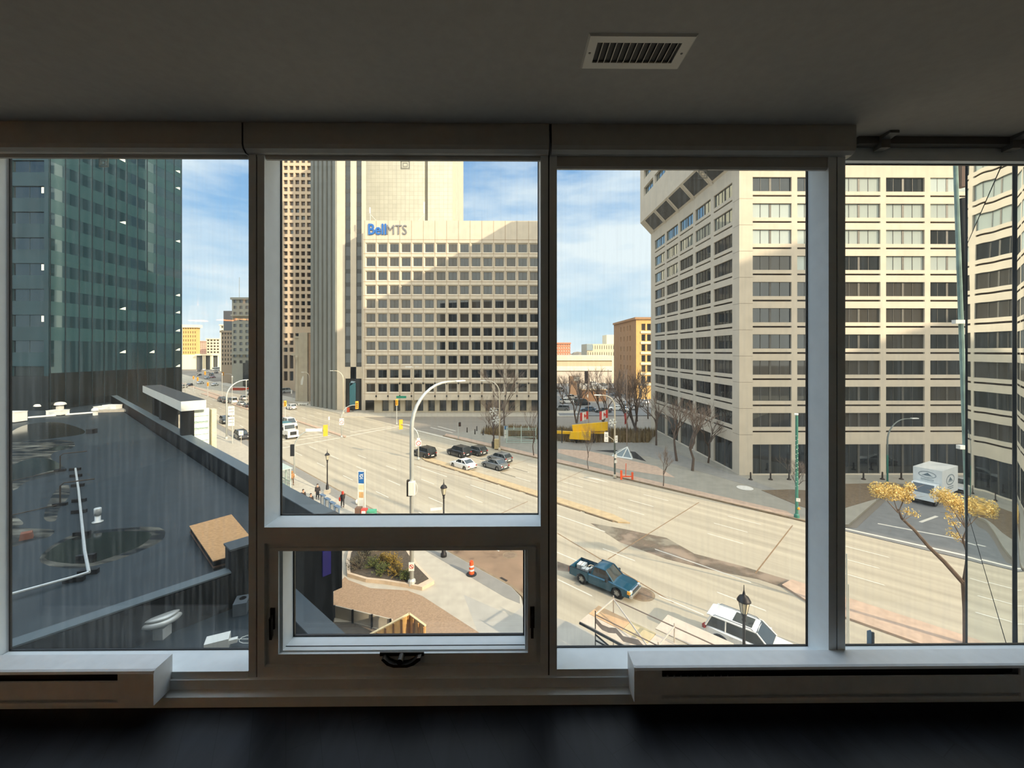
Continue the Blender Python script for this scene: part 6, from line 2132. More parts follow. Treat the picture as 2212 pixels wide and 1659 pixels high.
for px, py, h in ((480, 866, 9.5), (501.5, 872, 9.0), (532, 880, 8.4)):
    p = G(px, py, .16)
    t = thing('median_pole', {480: 'left', 501.5: 'middle', 532: 'right'}[px] + ' one of three slim white poles on the pink median past the roof', 'pole', p)
    MB().tube([(0, 0, 0), (0, 0, h)], .10, 6).build('shaft', m_pole, t, world_=False)
    MB().ball((0, 0, h), .22, 8, 6).build('top_ball', m_lum, t, world_=False)
    MB().box(-.3, -.3, 0, .3, .3, .2).build('base', m_pole, t, world_=False)
p = G(502, 958, .15)
t = thing('sign_post', 'tall white lane sign post beside the tall lamp pole past the roof', 'sign', p)
MB().tube([(0, 0, 0), (0, 0, 7.2)], .10, 6).build('post', m_pole, t, world_=False)
plate(t, (-.15, -.1, 6.2), 1.05, 1.7, (.3, -1), m_sign, mark=((.2, .8), (-.15, .8)))
plate(t, (-.15, -.1, 4.2), 1.05, 1.7, (.3, -1), m_sign, mark=((.2, .8), (-.15, .8)))
p = G(521, 962, .15)
t = thing('parking_sign', 'small white sign on a thin post in front of the black suv by the roof', 'sign', p)
MB().tube([(0, 0, 0), (0, 0, 2.6)], .04, 5).build('post', m_pole2, t, world_=False)
plate(t, (0, -.05, 2.3), .75, .85, (.2, -1), m_sign, mark=((.2, .6), (0, .6), (-.2, .6)))
p = G(711, 920, .15)
t = thing('lane_marker', 'slim white delineator standing on the median before the crossing', 'delineator', p)
MB().tube([(0, 0, 0), (0, 0, 2.2)], .05, 5).build('post', m_pole, t, world_=False)
plate(t, (0, -.05, 1.8), .3, .8, (.1, -1), m_sign)
p = G(632, 862, .15)
t = thing('bus_stop_flag', 'leaning white bus stop flag on the walk by the bank', 'sign', p)
MB().tube([(0, 0, 0), (-.4, 0, 3.4)], .06, 5).build('post', m_pole2, t, world_=False)
plate(t, (-.35, -.06, 2.6), .45, 1.3, (.1, -1), m_sign)

# old-fashioned lanterns
def lantern(p, h, label, banner=False):
    t = thing('street_lantern', label, 'street lantern', p)
    MB().lathe([(.26, 0), (.26, .25), (.18, .35), (.16, .9), (.10, 1.1), (.075, 1.4), (.06, h - 1.3), (.10, h - 1.25), (.07, h - 1.15), (.12, h - 1.0), (.14, h - .92)], (0, 0, 0), 12).build('post', m_blackiron, t, world_=False, smooth=True)
    g = MB().lathe([(.13, h - .92), (.24, h - .36)], (0, 0, 0), 8)
    g.build('lantern_glass', m_lglass, t, world_=False)
    r = MB()
    for i in range(8):
        a = 2 * PI * i / 8
        r.tube([(.135 * math.cos(a), .135 * math.sin(a), h - .92), (.245 * math.cos(a), .245 * math.sin(a), h - .36)], .012, 4)
    r.build('lantern_ribs', m_blackiron, t, world_=False)
    MB().lathe([(.30, h - .37), (.28, h - .32), (.20, h - .18), (.07, h - .10), (.05, h), (.02, h + .12), (.015, h + .34), (.005, h + .36)], (0, 0, 0), 16).build('cap', m_blackiron, t, world_=False, smooth=True)
    return t
p = G(707, 1065, .15)
t = lantern(p, (zat(958, p.length) - .15), 'black lantern post nearest the walking people on the near sidewalk')
MB().box(-.3, -.3, 0, .3, .3, .45).build('concrete_foot', m_walk, t, world_=False)
p = G(958.5, 1202, .15)
t = lantern(p, zat(1042, 35.6) - .15, 'black lantern post with a street name blade near the middle of the near curb')
plate(t, (-.62, -.1, zat(1096, 35.6) - .15), .95, .22, (.3, -1), m_sign)
plate(t, (0, -.14, zat(1106, 35.6) - .5), .42, .62, (.2, -1), m_trim)
plate(t, (.02, -.17, zat(1106, 35.6) - .5), .22, .40, (.2, -1), m_sign)
d = 900 * (EYE - 6.55) / (1278 - HY)
rr_ = ray(1607)
lantern((d * rr_[0], d * rr_[1], .0), 6.5, 'black lantern post standing in front of the parked white suv')

# teal pole at the edge of the glazed wing
d = 20.0
a_, b_ = ray(2063), ray(2106)
t = thing('utility_pole', 'weathered teal pole at the edge of the mirrored glass wing', 'pole', (d * b_[0], d * b_[1], 0))
top_ = Vector((d * a_[0], d * a_[1], zat(330, d))); mid_ = Vector((d * b_[0], d * b_[1], 0))
MB().tube([mid_, mid_ + (top_ - mid_) * .5, top_], [.11, .10, .085], 8).build('shaft', M('pole_weathered', (136, 164, 156), .5, var=.25, scale=2), t)
MB().tube([mid_ + (top_ - mid_) * .72 + Vector((.38, .1, 0)), mid_ + (top_ - mid_) * .92 + Vector((.36, .1, 0))], .16, 8).build('dark_sleeve', m_trim, t)
MB().tube([mid_ + (top_ - mid_) * .94 + Vector((.36, .1, 0)), mid_ + (top_ - mid_) * 1.0 + Vector((.46, .1, 0))], .17, 8).build('tan_sleeve', M('sleeve_tan', (136, 112, 100), .6), t)
for f in (.70, .478):
    q = mid_ + (top_ - mid_) * f
    MB().box(q.x - .35, q.y - .1, q.z - .09, q.x + .75, q.y + .1, q.z + .09).build('bracket', m_sign, t)

# orange barrel, barricade
p = G(1018.5, 1241, .156)
t = thing('traffic_barrel', 'orange and white channelizer barrel at the near curb', 'traffic cone', p)
m_or = M('safety_orange', (232, 92, 44), .6, var=.05)
MB().lathe([(.40, 0), (.40, .06), (.30, .09)], (0, 0, 0), 16).build('rubber_base', m_trim, t, world_=False)
for i, (a, b, mt) in enumerate(((.06, .32, m_or), (.32, .44, m_sign), (.44, .62, m_or), (.62, .74, m_sign), (.74, 1.02, m_or))):
    MB().lathe([(.22 - .07 * a, a), (.22 - .07 * b, b)], (0, 0, 0), 16).build('body_band', mt, t, world_=False)
MB().tube([(-.06, 0, 1.0), (-.05, 0, 1.1), (.05, 0, 1.1), (.06, 0, 1.0)], .025, 6).build('handle', m_or, t, world_=False)
p = G(1354, 1036, .165)
t = thing('barricade', 'orange barricade with a marker stick on the far sidewalk', 'barricade', p)
for x in (-.75, .75):
    MB().box(x - .13, -.08, 0, x + .13, .08, 1.25 if x < 0 else 1.0).build('upright', m_or, t, world_=False)
MB().box(-.75, -.04, .35, .75, .04, .5).build('rail', m_or, t, world_=False)
MB().tube([(-.15, 0, .4), (-.1, 0, 2.2)], .05, 5).build('stick', m_or, t, world_=False)

# transit information pylon, bins and news boxes
p = G(781, 1119, .15)
t = thing('transit_pylon', 'tall white transit pylon with a blue top panel on the near sidewalk', 'sign', p, R(-8))
d = p.length
hh = zat(1017, p.y) - .15
ww = .36
MB().box(-ww, -.06, .9, ww, .06, hh).build('panel', m_sign, t, world_=False)
for s in (-1, 1):
    MB().box(s * ww - .05, -.09, 0, s * ww + .05, .09, hh + (.15 if s > 0 else -.05)).build('edge_post', m_white, t, world_=False)
MB().box(-ww + .06, -.075, hh - 1.25, ww - .05, -.06, hh - .05).build('blue_panel', M('transit_blue', (38, 110, 186), .5), t, world_=False)
ic = MB()
ic.tube([(.0 + .16 * math.cos(a), -.08, hh - .48 + .16 * math.sin(a)) for a in [2 * PI * i / 14 for i in range(15)]], .03, 4)
ic.tube([(-.15, -.08, hh - .58), (.22, -.08, hh - .24)], .025, 4).tube([(-.18, -.08, hh - .78), (.18, -.08, hh - .74)], .03, 4)
ic.build('emblem', m_sign, t, world_=False)
MB().box(-ww + .08, -.075, hh - 1.9, ww - .08, -.06, hh - 1.42).build('route_panel', M('route_cream', (236, 222, 184), .6), t, world_=False)
MB().box(-ww + .12, -.075, hh - 2.75, ww - .12, -.06, hh - 2.15).build('map_panel', M('map_tan', (218, 176, 120), .6), t, world_=False)
MB().box(-ww + .14, -.07, 1.1, ww - .14, -.06, hh - 2.95).build('lower_panel', M('panel_pale', (216, 222, 220), .4), t, world_=False)
p = G(775, 1124, .15)
o = MB().use(M('bin_brown', (112, 84, 66), .7)).box(-.3, -.3, 0, .3, .3, 1.35).build('litter_bin'); o.location = p
tag(o, 'brown litter bin at the foot of the white transit pylon', 'bin')
p = G(787, 1125, .15)
o = MB().use(M('news_red', (198, 62, 48), .5)).box(-.28, -.25, 0, .28, .25, 1.25).build('newspaper_box'); o.location = p
MB().box(-.2, -.26, .75, .2, -.25, 1.1).build('display_window', m_sign, o, world_=False)
tag(o, 'red newspaper box at the foot of the white transit pylon', 'newspaper box')
p = G(801, 1124, .15)
o = MB().use(M('news_green', (74, 164, 130), .5)).box(-.5, -.35, 0, .5, .35, 1.05).build('newspaper_box'); o.location = p
MB().box(-.38, -.36, .25, .48, -.35, .85).build('front_panel', m_sign, o, world_=False)
tag(o, 'green-topped white newspaper box right of the red one', 'newspaper box')
p = G(772.5, 1089, .15)
o = MB().use(m_sign).ball((0, 0, .28), .28, 10, 7).build('white_ball'); o.location = p
tag(o, 'small white round object on the walk left of the transit pylon', 'ball')
m_bframe = M('rack_blue', (92, 116, 142), .5)
for i in range(4):
    p = G(697 + i * 10.5, 1098 + i * 9, .15)
    t = thing('sidewalk_screen', ['first', 'second', 'third', 'fourth'][i] + ' blue-topped white panel, counted from the person in black, along the black parapet', 'panel', p, R(-42), None)
    MB().box(-.45, -.05, .0, -.36, .05, 1.45).box(.36, -.05, 0, .45, .05, 1.45).build('upright', m_bframe, t, world_=False)
    MB().box(-.45, -.18, 1.42, .45, .18, 1.52).build('blue_top', m_bframe, t, world_=False)
    MB().box(-.32, -.03, .15, .32, .03, 1.2).build('white_panel', m_sign, t, world_=False)
def shelter(p, rz, w, d_, h, label, fins):
    t = thing('bus_shelter', label, 'bus shelter', p, rz)
    fm = M('shelter_frame', (196, 214, 206), .4, .2)
    f = MB()
    for x in (-w / 2, 0, w / 2):
        for y in (-d_ / 2, d_ / 2):
            f.box(x - .06, y - .06, 0, x + .06, y + .06, h)
    for z in (.1, h * .33, h):
        f.box(-w / 2, d_ / 2 - .05, z - .05, w / 2, d_ / 2 + .05, z + .05)
        if z != h * .33:
            f.box(-w / 2, -d_ / 2 - .05, z - .05, w / 2, -d_ / 2 + .05, z + .05)
    f.build('frame', fm, t, world_=False)
    g = MB().box(-w / 2, d_ / 2 - .01, .15, w / 2, d_ / 2 + .01, h - .1)
    g.box(-w / 2 - .01, -d_ / 2, .15, -w / 2 + .01, d_ / 2, h - .1)
    g.box(w / 2 - .01, -d_ / 2, .15, w / 2 + .01, d_ / 2, h - .1)
    g.build('glass_panel', m_glass2, t, world_=False)
    MB().box(-w / 2 - .1, -d_ / 2 - .2, h, w / 2 + .1, d_ / 2 + .2, h + .08).build('roof', m_glass2 if fins else fm, t, world_=False)
    if fins:
        for i in range(5):
            x = -w / 2 + w * i / 4
            MB().prism_x([(-d_ / 2 - .2, h + .05), (-d_ / 2 - .2, h + .75), (-d_ / 2, h + .5), (d_ / 2, h + .08)], x - .07, x + .07).build('roof_fin', fm, t, world_=False)
    return t
q = G(1126, 955, .15)
shelter(q, R(-3), 5.6, 1.6, 2.5, 'glass bus shelter with white fins on the far plaza', True)
q = G(1093, 953, .15)
t = thing('stop_panel', 'tall white and blue stop panel left of the glass bus shelter', 'sign', q)
MB().box(-.42, -.06, .1, -.3, .06, 3.0).box(.3, -.06, .1, .42, .06, 3.0).build('posts', m_white, t, world_=False)
MB().box(-.3, -.04, 2.3, .3, .04, 2.95).build('blue_panel', M('transit_blue2', (52, 108, 160), .5), t, world_=False)
MB().box(-.28, -.04, 1.3, .28, .04, 2.2).build('upper_panel', m_sign, t, world_=False)
MB().box(-.28, -.04, .6, .28, .04, 1.2).build('lower_panel', m_sign, t, world_=False)
q = G(603, 1052, .15)
shelter(q, R(-43), 3.2, 1.6, 2.5, 'white-roofed bus shelter at the left edge of the middle window', False)
q = G(1074, 969, .165)
o = MB().use(M('utility_tan', (196, 176, 130), .6)).box(-.5, -.4, 0, .5, .4, 1.7).build('utility_box'); o.location = q
tag(o, 'tan utility box at the foot of the lamp pole with two snowflakes', 'utility box')
q = G(1071, 967, .165)
o = MB().use(m_iron).lathe([(.3, 0), (.32, 1.1), (.2, 1.15)], (0, 0, 0), 12).build('litter_bin'); o.location = q + Vector((-.45, 0, 0))
tag(o, 'dark litter bin beside the tan utility box', 'bin')
for (px, py, lb) in ((748, 889, 'pale bank machine shaped box by the finned tower portal'), (752.5, 890, 'orange box beside the pale box by the finned tower portal')):
    q = G(px, py, .15)
    o = MB().use(m_or if 'orange' in lb else m_white).box(-.32, -.3, 0, .32, .3, 1.3).build('newspaper_box'); o.location = q
    tag(o, lb, 'newspaper box')

for px, py in ((1009, 934), (1026, 938), (1030, 931), (1043.5, 940), (1051, 928)):
    q = G(px, py, .15)
    o = MB().use(m_iron).lathe([(.12, 0), (.10, .9), (.13, 1.0), (.02, 1.1)], (0, 0, 0), 8).build('bollard'); o.location = q
    tag(o, 'short dark post around the tip of the dry grass bank by the bus shelter', 'bollard', 'posts around the grass bank')
q = G(518, 843, .02)
t = thing('road_barrier', 'red and orange construction barrier on the road before the grey stone corner building', 'barrier', q, R(-8))
MB().prism_y([(-4.2, 0), (4.2, 0), (4.0, 1.1), (-3.6, 1.1)], -.4, .4).build('red_section', M('barrier_red', (178, 72, 44), .6), t, world_=False)
MB().prism_y([(4.25, 0), (9, 0), (9, 1.3), (4.25, 1.3)], -.4, .4).build('orange_section', m_or, t, world_=False)
q = G(655, 875, .15)
t = thing('bench', 'pale stone bench against the bank pier', 'bench', q)
MB().box(-1.5, -.4, .35, 1.5, .4, .6).build('seat', m_white, t, world_=False)
for x in (-1.2, 1.2):
    MB().box(x - .15, -.35, 0, x + .15, .35, .35).build('leg', m_white, t, world_=False)
d_ = 23.5
for i, (xa_, ya_, xb_, yb_) in enumerate(((1829, 1196, 1830.5, 1314), (1833, 1262, 1834, 1316))):
    r0, r1 = ray(xa_), ray(xb_)
    p1 = Vector((d_ * r1[0], d_ * r1[1], 0)); p0 = Vector((d_ * r0[0], d_ * r0[1], zat(ya_, d_)))
    o = MB().use(m_pole).tube([Vector((0, 0, 0)), p0 - p1], .035, 6).build('marker_pole'); o.location = p1
    tag(o, ('taller' if i == 0 else 'shorter') + ' slim white pole beside the right mullion, low in the right window', 'pole')

# yellow steel sculpture on the plaza
m_yw = M('sculpture_yellow', (240, 190, 20), .45, var=.05)
def fl(px, py, dd=79.0):
    r_ = ray(px); return (dd * r_[0], dd * r_[1], zat(py, dd))
def panel(name, pts, dd, th, parent, mat):
    m = MB()
    a = [Vector(fl(x, y, dd)) for x, y in pts]
    b = [v_ + Vector((0, th, 0)) for v_ in a]
    n = len(a)
    m.add(a + b, [tuple(range(n)), tuple(range(2 * n - 1, n - 1, -1))] + [(i, n + i, n + (i + 1) % n, (i + 1) % n) for i in range(n)])
    return m.build(name, mat, parent)
t = thing('steel_sculpture', 'bright yellow sculpture of folded steel slabs on the plaza', 'sculpture', fl(1270, 950))
panel('upper_slab', [(1236, 918.5), (1313, 911.5), (1313, 930), (1238, 933)], 79.3, .45, t, m_yw)
panel('lower_slab', [(1234, 933.5), (1277, 933), (1275, 951), (1230.5, 948.5)], 78.4, .8, t, m_yw)
panel('rear_beam', [(1276, 931), (1308, 931), (1308, 937), (1276, 937)], 79.8, .45, t, m_yw)
panel('long_beam', [(1185, 930), (1237, 932.5), (1237, 938), (1185, 936)], 80.1, .45, t, m_yw)
for px in (1214, 1245.5, 1283):
    panel('support', [(px - .8, 924 if px < 1220 else 936), (px + .8, 924 if px < 1220 else 936), (px + .8, 958), (px - .8, 958)], 79.2, .35, t, m_trim)
# glass pyramid skylight
A0, A1, A2 = G(1323, 985, .15), G(1366, 992, .15), G(1362, 979, .15)
ap = (A0 + A1 + A2) / 3 + Vector((.4, 0, 1.5))
t = thing('pyramid_skylight', 'small glass pyramid skylight with white ribs in the plaza', 'skylight', (A0 + A1) / 2)
A3 = G(1330, 977, .15)
MB().add([A0, A1, A2, A3, ap], [(0, 1, 4), (1, 2, 4), (2, 3, 4), (3, 0, 4)]).build('glass', M('skylight_glass', (120, 132, 134), .1), t)
r_ = MB()
for q in (A0, A1, A2, A3, (A0 + A1) / 2):
    r_.tube([q, ap], .10, 4)
for a, b in ((A0, A1), (A1, A2), (A2, A3), (A3, A0)):
    r_.tube([a, b], .16, 4)
r_.build('ribs', m_white, t)
# flags
def flag(px, py, base, lab, droop=False):
    b = G(*base, .15)
    dd = b.y
    t = thing('flagpole', lab, 'flag', b)
    top_ = zat(800, dd)
    MB().tube([(0, 0, 0), (0, 0, top_)], .06, 6).build('pole', M('pole_pinkish', (170, 146, 128), .6), t, world_=False)
    z1 = zat(py - 7, dd); h = 1.5
    W_ = 2.0
    if droop:
        m = MB()
        n = 6
        vs_ = []
        for i in range(n + 1):
            f = i / n
            vs_ += [(-.06 - .25 * f * (1 - f), .1 * math.sin(f * 9), z1 - f * 2.0), (-.5 + .12 * f, .12 * math.sin(f * 7 + 1), z1 - .3 - f * 2.0)]
        m.add(vs_, [(2 * i, 2 * i + 2, 2 * i + 3, 2 * i + 1) for i in range(n)])
        m.build('cloth', M('flag_maroon', (150, 56, 50), .7), t, world_=False)
        return
    fm = {0: m_sred, 1: m_sign}
    for nm, a, b_, mt in (('red_band', 0, .25, m_sred), ('white_field', .25, .75, m_sign), ('red_band', .75, 1, m_sred)):
        m = MB()
        n = 6
        vs_ = []
        for i in range(n + 1):
            u = a + (b_ - a) * i / n
            y = .18 * math.sin(u * 7)
            vs_ += [(-u * W_ * .8, y, z1 - h - u * .5), (-u * W_ * .8, y, z1 - u * .35)]
        m.add(vs_, [(2 * i, 2 * i + 2, 2 * i + 3, 2 * i + 1) for i in range(n)])
        m.build(nm, mt, t, world_=False)
    leaf = [(0, .5), (.10, .32), (.22, .38), (.18, .14), (.34, .22), (.42, .05), (.28, -.08), (.3, -.18), (.05, -.16), (.03, -.42), (-.03, -.42), (-.05, -.16), (-.3, -.18), (-.28, -.08), (-.42, .05), (-.34, .22), (-.18, .14), (-.22, .38), (-.10, .32)]
    m = MB()
    m.face([(-.5 * W_ * .8 + x_ * .95, .18 * math.sin(3.5) - .05, z1 - h / 2 - .22 + y_ * .95) for x_, y_ in leaf])
    m.build('maple_leaf', m_sred, t, world_=False)
flag(1262, 897, (1271, 952), 'left red and white maple leaf flag above the yellow sculpture')
flag(1311, 894, (1313.5, 958), 'right red and white maple leaf flag above the yellow sculpture')
flag(1349, 900, (1354, 962), 'drooping red flag right of the lamp pole with lane signs', True)

# ---- dry ornamental grass banks (nobody could count the blades)
def grass_bank(name, poly, n, h, z, mat, lab):
    rr = random.Random(3)
    xs = [p[0] for p in poly]; ys = [p[1] for p in poly]
    def inside(x, y):
        c = False
        for i in range(len(poly)):
            x1, y1 = poly[i]; x2, y2 = poly[i - 1]
            if (y1 > y) != (y2 > y) and x < (x2 - x1) * (y - y1) / (y2 - y1) + x1:
                c = not c
        return c
    m = MB()
    k = 0
    while k < n:
        x, y = rr.uniform(min(xs), max(xs)), rr.uniform(min(ys), max(ys))
        if not inside(x, y): continue
        k += 1
        hh_ = h * rr.uniform(.6, 1.2)
        a = rr.uniform(0, PI)
        w = rr.uniform(.05, .12)
        dx, dy = rr.gauss(0, .15), rr.gauss(0, .15)
        m.face([(x - w * math.cos(a), y - w * math.sin(a), z), (x + w * math.cos(a), y + w * math.sin(a), z), (x + dx, y + dy, z + hh_)])
    o = m.build(name, mat)
    o['kind'] = 'stuff'
    o['label'] = lab
    o['category'] = 'grass'
    return o
m_dry = M('dry_grass', (132, 112, 76), .95, var=.35, scale=2)
gp = [G(1036, 938).xy[:], G(1100, 946).xy[:], G(1170, 952).xy[:], G(1240, 958).xy[:], G(1400, 958).xy[:], G(1420, 938).xy[:], G(1200, 934).xy[:], G(1090, 930).xy[:]]
grass_bank('dry_grass', gp, 9000, 1.5, .15, m_dry, 'dry brown ornamental grass behind the shelter and sculpture')

# ---- bare street trees
m_bark = M('bark', (96, 80, 68), .9, var=.25, scale=4)
m_twig = M('twigs', (126, 108, 94), .9, var=.2, scale=2)
def tree(p, h, label, seed, spread=.55, levels=5, trunk=.14, fork=.35, lean=0, group=None, mt=None, mtw=None, name='bare_tree', stems=1):
    rr = random.Random(seed)
    t = thing(name, label, 'tree', p, 0, group)
    tk, tw = MB(), MB()
    tips = []
    def grow(a, d_, L, r, lev):
        b = a + d_ * L
        mid = a + d_ * L * .5 + Vector((rr.gauss(0, .05), rr.gauss(0, .05), 0)) * L
        (tk if lev >= levels - 2 else tw).tube([a, mid, b], [r, r * .85, r * .66], 5 if lev > 2 else 3, cap=False)
        if lev == 0:
            tips.append(b); return
        for i in range(3 if lev > 1 else 4):
            ax_ = Vector((rr.gauss(0, 1), rr.gauss(0, 1), rr.gauss(0, .35))).normalized()
            nd_ = (d_ + ax_ * spread * rr.uniform(.7, 1.25) + Vector((0, 0, .12))).normalized()
            st_ = a + (b - a) * (rr.uniform(.55, 1) if i else 1)
            grow(st_, nd_, L * rr.uniform(.62, .85), r * .60, lev - 1)
    for s in range(stems):
        d0 = Vector((lean + (rr.gauss(0, .18) if stems > 1 else 0), rr.gauss(0, .15) if stems > 1 else 0, 1)).normalized()
        grow(Vector((rr.gauss(0, .15) * (stems > 1), 0, 0)), d0, h * fork, trunk, levels)
    tk.build('trunk', mt or m_bark, t, world_=False)
    tw.build('twigs', mtw or m_twig, t, world_=False)
    return t, tips
TR = [(1066, 962, 9.5, 'multi-stemmed bare tree at the foot of the snowflake lamp pole', 3, .6, .12, 3), (1088, 935, 15, 'tall bare tree behind the snowflake lamp pole', 4, .45, .2, 1), (1153, 984, 9, 'bare tree at the right edge of the middle window', 5, .5, .10, 1),
      (1271, 1013, 6.5, 'thin leafless sapling in front of the yellow sculpture', 6, .25, .06, 1), (1433, 1050, 5.2, 'small bare sapling on the far sidewalk near the office corner', 7, .5, .07, 1), (1496, 1017, 10.5, 'leaning bare tree nearest the side of the office block', 8, .55, .22, 1), (1462, 996, 10.5, 'second leaning bare tree beside the office block', 9, .55, .22, 1),
      (1246, 914, 13, 'forked bare tree behind the left flag', 10, .5, .22, 2), (1304, 915, 14, 'forked bare tree behind the right flag', 12, .5, .22, 2), (1381, 945, 14, 'big dark bare tree left of the office block', 13, .5, .28, 2), (1352, 945, 13, 'dark bare tree behind the lane sign pole', 14, .5, .25, 1), (1418, 962, 11, 'bare tree hugging the back corner of the office block', 15, .55, .2, 1), (1530, 1000, 9, 'bare tree before the colonnade of the office block', 16, .6, .16, 1), (1400, 905, 12, 'far bare tree before the yellow brick corner', 17, .5, .2, 1), (1215, 880, 11, 'bare tree at the left edge of the parking lot', 18, .5, .2, 1), (1722, 1070, 4.5, 'low brown shrub tree behind the teal lamp pole', 19, .6, .07, 2)]
for px, py, h, lb, sd, sp, tk_, stm in TR:
    tree(G(px, py,  .0 if py < 912 else .15), h, lb, sd, sp, 5, tk_, .33, lean=(-.12 if 'leaning' in lb else 0), stems=stm)
# evergreens far down the avenue
p = G(425, 792)
t = thing('evergreen_tree', 'rounded dark green tree before the far portico', 'tree', p)
m = MB()
rr = random.Random(21)
for i in range(26):
    m.ball((rr.gauss(0, 5), rr.gauss(0, 3), 4 + abs(rr.gauss(0, 3))), rr.uniform(2, 3.4), 7, 5)
m.build('foliage', M('evergreen', (78, 92, 72), .9, var=.3, scale=.4), t, world_=False)
MB().tube([(0, 0, 0), (0, 0, 4)], .5, 6).build('trunk', m_bark, t, world_=False)

# ---- golden tree on the near median, seen past the glazed wing
p = G(2090, 1398)
t = thing('golden_tree', 'leaning tree with golden leaf clusters beside the mirrored glass wing', 'tree', p)
d = p.y * CA + p.x * SA
def tp_(px, py, dd=0):
    r_ = ray(px); k = d + dd
    return Vector((k * r_[0], k * r_[1], zat(py, k))) - p
br_ = MB()
br_.tube([Vector((0, 0, 0)), tp_(2088, 1320), tp_(2083, 1255)], [.20, .17, .15], 8)
br_.tube([tp_(2083, 1262), tp_(2040, 1214, .3), tp_(2005, 1180, .5), tp_(1975, 1145, .6), tp_(1948, 1120, .6), tp_(1940, 1100, .6)], [.13, .115, .10, .085, .07, .05], 7)
br_.tube([tp_(2083, 1255), tp_(2088, 1220), tp_(2090, 1195), tp_(2080, 1165, .2), tp_(2090, 1140, .2)], [.10, .085, .07, .06, .045], 6)
tw_ = MB()
rr = random.Random(31)
lf = MB()
def cluster(c, a, b, n, m):
    a *= 1.15; b *= 1.2
    for i in range(int(n * 1.5)):
        th, ph, q = rr.uniform(0, 2 * PI), math.acos(rr.uniform(-1, 1)), rr.random() ** .6
        o_ = c + Vector((a * q * math.sin(ph) * math.cos(th), a * .8 * q * math.sin(ph) * math.sin(th), b * q * math.cos(ph)))
        u = Vector((rr.gauss(0, 1), rr.gauss(0, 1), rr.gauss(0, 1))).normalized(); v_ = u.cross(Vector((rr.gauss(0, 1), rr.gauss(0, 1), rr.gauss(0, 1)))).normalized()
        s = rr.uniform(.035, .07)
        m.face([o_ - u * s, o_ + v_ * s * .6, o_ + u * s, o_ - v_ * s * .6])
for (px, py, a, b, n) in ((1895, 1058, .45, .42, 420), (1925, 1062, .6, .5, 700), (1955, 1070, .45, .4, 450), (2035, 1070, .55, .42, 500), (2062, 1085, .55, .55, 600), (2078, 1100, .4, .5, 350), (1965, 1052, .3, .25, 150)):
    cluster(tp_(px, py, .5), a, b, n, lf)
    tw_.tube([tp_(1940 if px < 2000 else 2085, 1108 if px < 2000 else 1140, .5), tp_(px, py, .5)], [.035, .012], 4)
    for k in range(7):
        e_ = tp_(px, py, .5) + Vector((rr.gauss(0, .4), rr.gauss(0, .3), rr.gauss(0, .3)))
        tw_.tube([tp_(px, py + 8, .5), e_], [.018, .006], 3)
for (px, py) in ((1960, 1105), (1975, 1110), (2050, 1115), (2060, 1130), (2055, 1150), (2070, 1160)):
    cluster(tp_(px, py, .5), .3, .25, 40, lf)
    tw_.tube([tp_(1950 if px < 2000 else 2086, 1125 if px < 2000 else 1180, .5), tp_(px, py, .5)], [.03, .01], 4)
br_.build('trunk', m_bark, t, world_=False)
tw_.build('twigs', m_twig, t, world_=False)
lf.build('golden_leaves', M('golden_leaf', (232, 206, 132), .7, var=.2, scale=3), t, world_=False)

# ---- planter with shrubs in the vent window
pc = [(750, 1246), (748, 1218), (752, 1198), (766, 1184), (800, 1176), (870, 1176), (905, 1228), (938, 1262), (912, 1276), (880, 1270), (830, 1262), (790, 1258)]
Pp = [G(x, y, .15).xy for x, y in pc]
cen_ = sum((q for q in Pp), Vector((0, 0))) / len(Pp)
t = thing('planter', 'curved stone-edged planting bed with evergreen shrubs seen through the vent window', 'planter', (cen_.x, cen_.y, .15))
MB().prism([tuple(q) for q in Pp], .1, .42).build('stone_edge', M('planter_stone', (206, 186, 162), .85, var=.1), t)
inn = [cen_ + (q - cen_) * .90 for q in Pp]
MB().prism([tuple(q) for q in inn], .40, .45).build('soil', m_soil, t)
def shrub(px, py, r, h, col, lab, seed):
    rr = random.Random(seed)
    p = G(px, py, .45)
    t = thing('shrub', lab, 'shrub', p)
    m = MB(); s_ = MB()
    for i in range(46):
        a = rr.uniform(0, 2 * PI); e = rr.uniform(.25, 1.35)
        d_ = Vector((math.cos(a) * math.cos(e), math.sin(a) * math.cos(e), math.sin(e) * h / r))
        tip = d_ * r * rr.uniform(.7, 1.1)
        s_.tube([(0, 0, 0), tip * .6, tip], [.02, .014, .006], 3)
        for k in range(26):
            f = rr.uniform(.3, 1.02)
            o_ = tip * f + Vector((rr.gauss(0, .05), rr.gauss(0, .05), rr.gauss(0, .05)))
            u = (d_ + Vector((rr.gauss(0, .7), rr.gauss(0, .7), rr.gauss(0, .5)))).normalized()
            v_ = u.cross(Vector((rr.gauss(0, 1), rr.gauss(0, 1), 1))).normalized()
            L = rr.uniform(.06, .12)
            m.face([o_, o_ + u * L * .5 + v_ * L * .28, o_ + u * L, o_ + u * L * .5 - v_ * L * .28])
    m.build('foliage', col, t, world_=False)
    s_.build('stems', m_bark, t, world_=False)
sh_g = M('shrub_green', (92, 102, 48), .8, var=.3, scale=4)
sh_y = M('shrub_gold', (150, 124, 40), .8, var=.3, scale=4)
sh_d = M('shrub_grey', (88, 84, 66), .85, var=.3, scale=4)
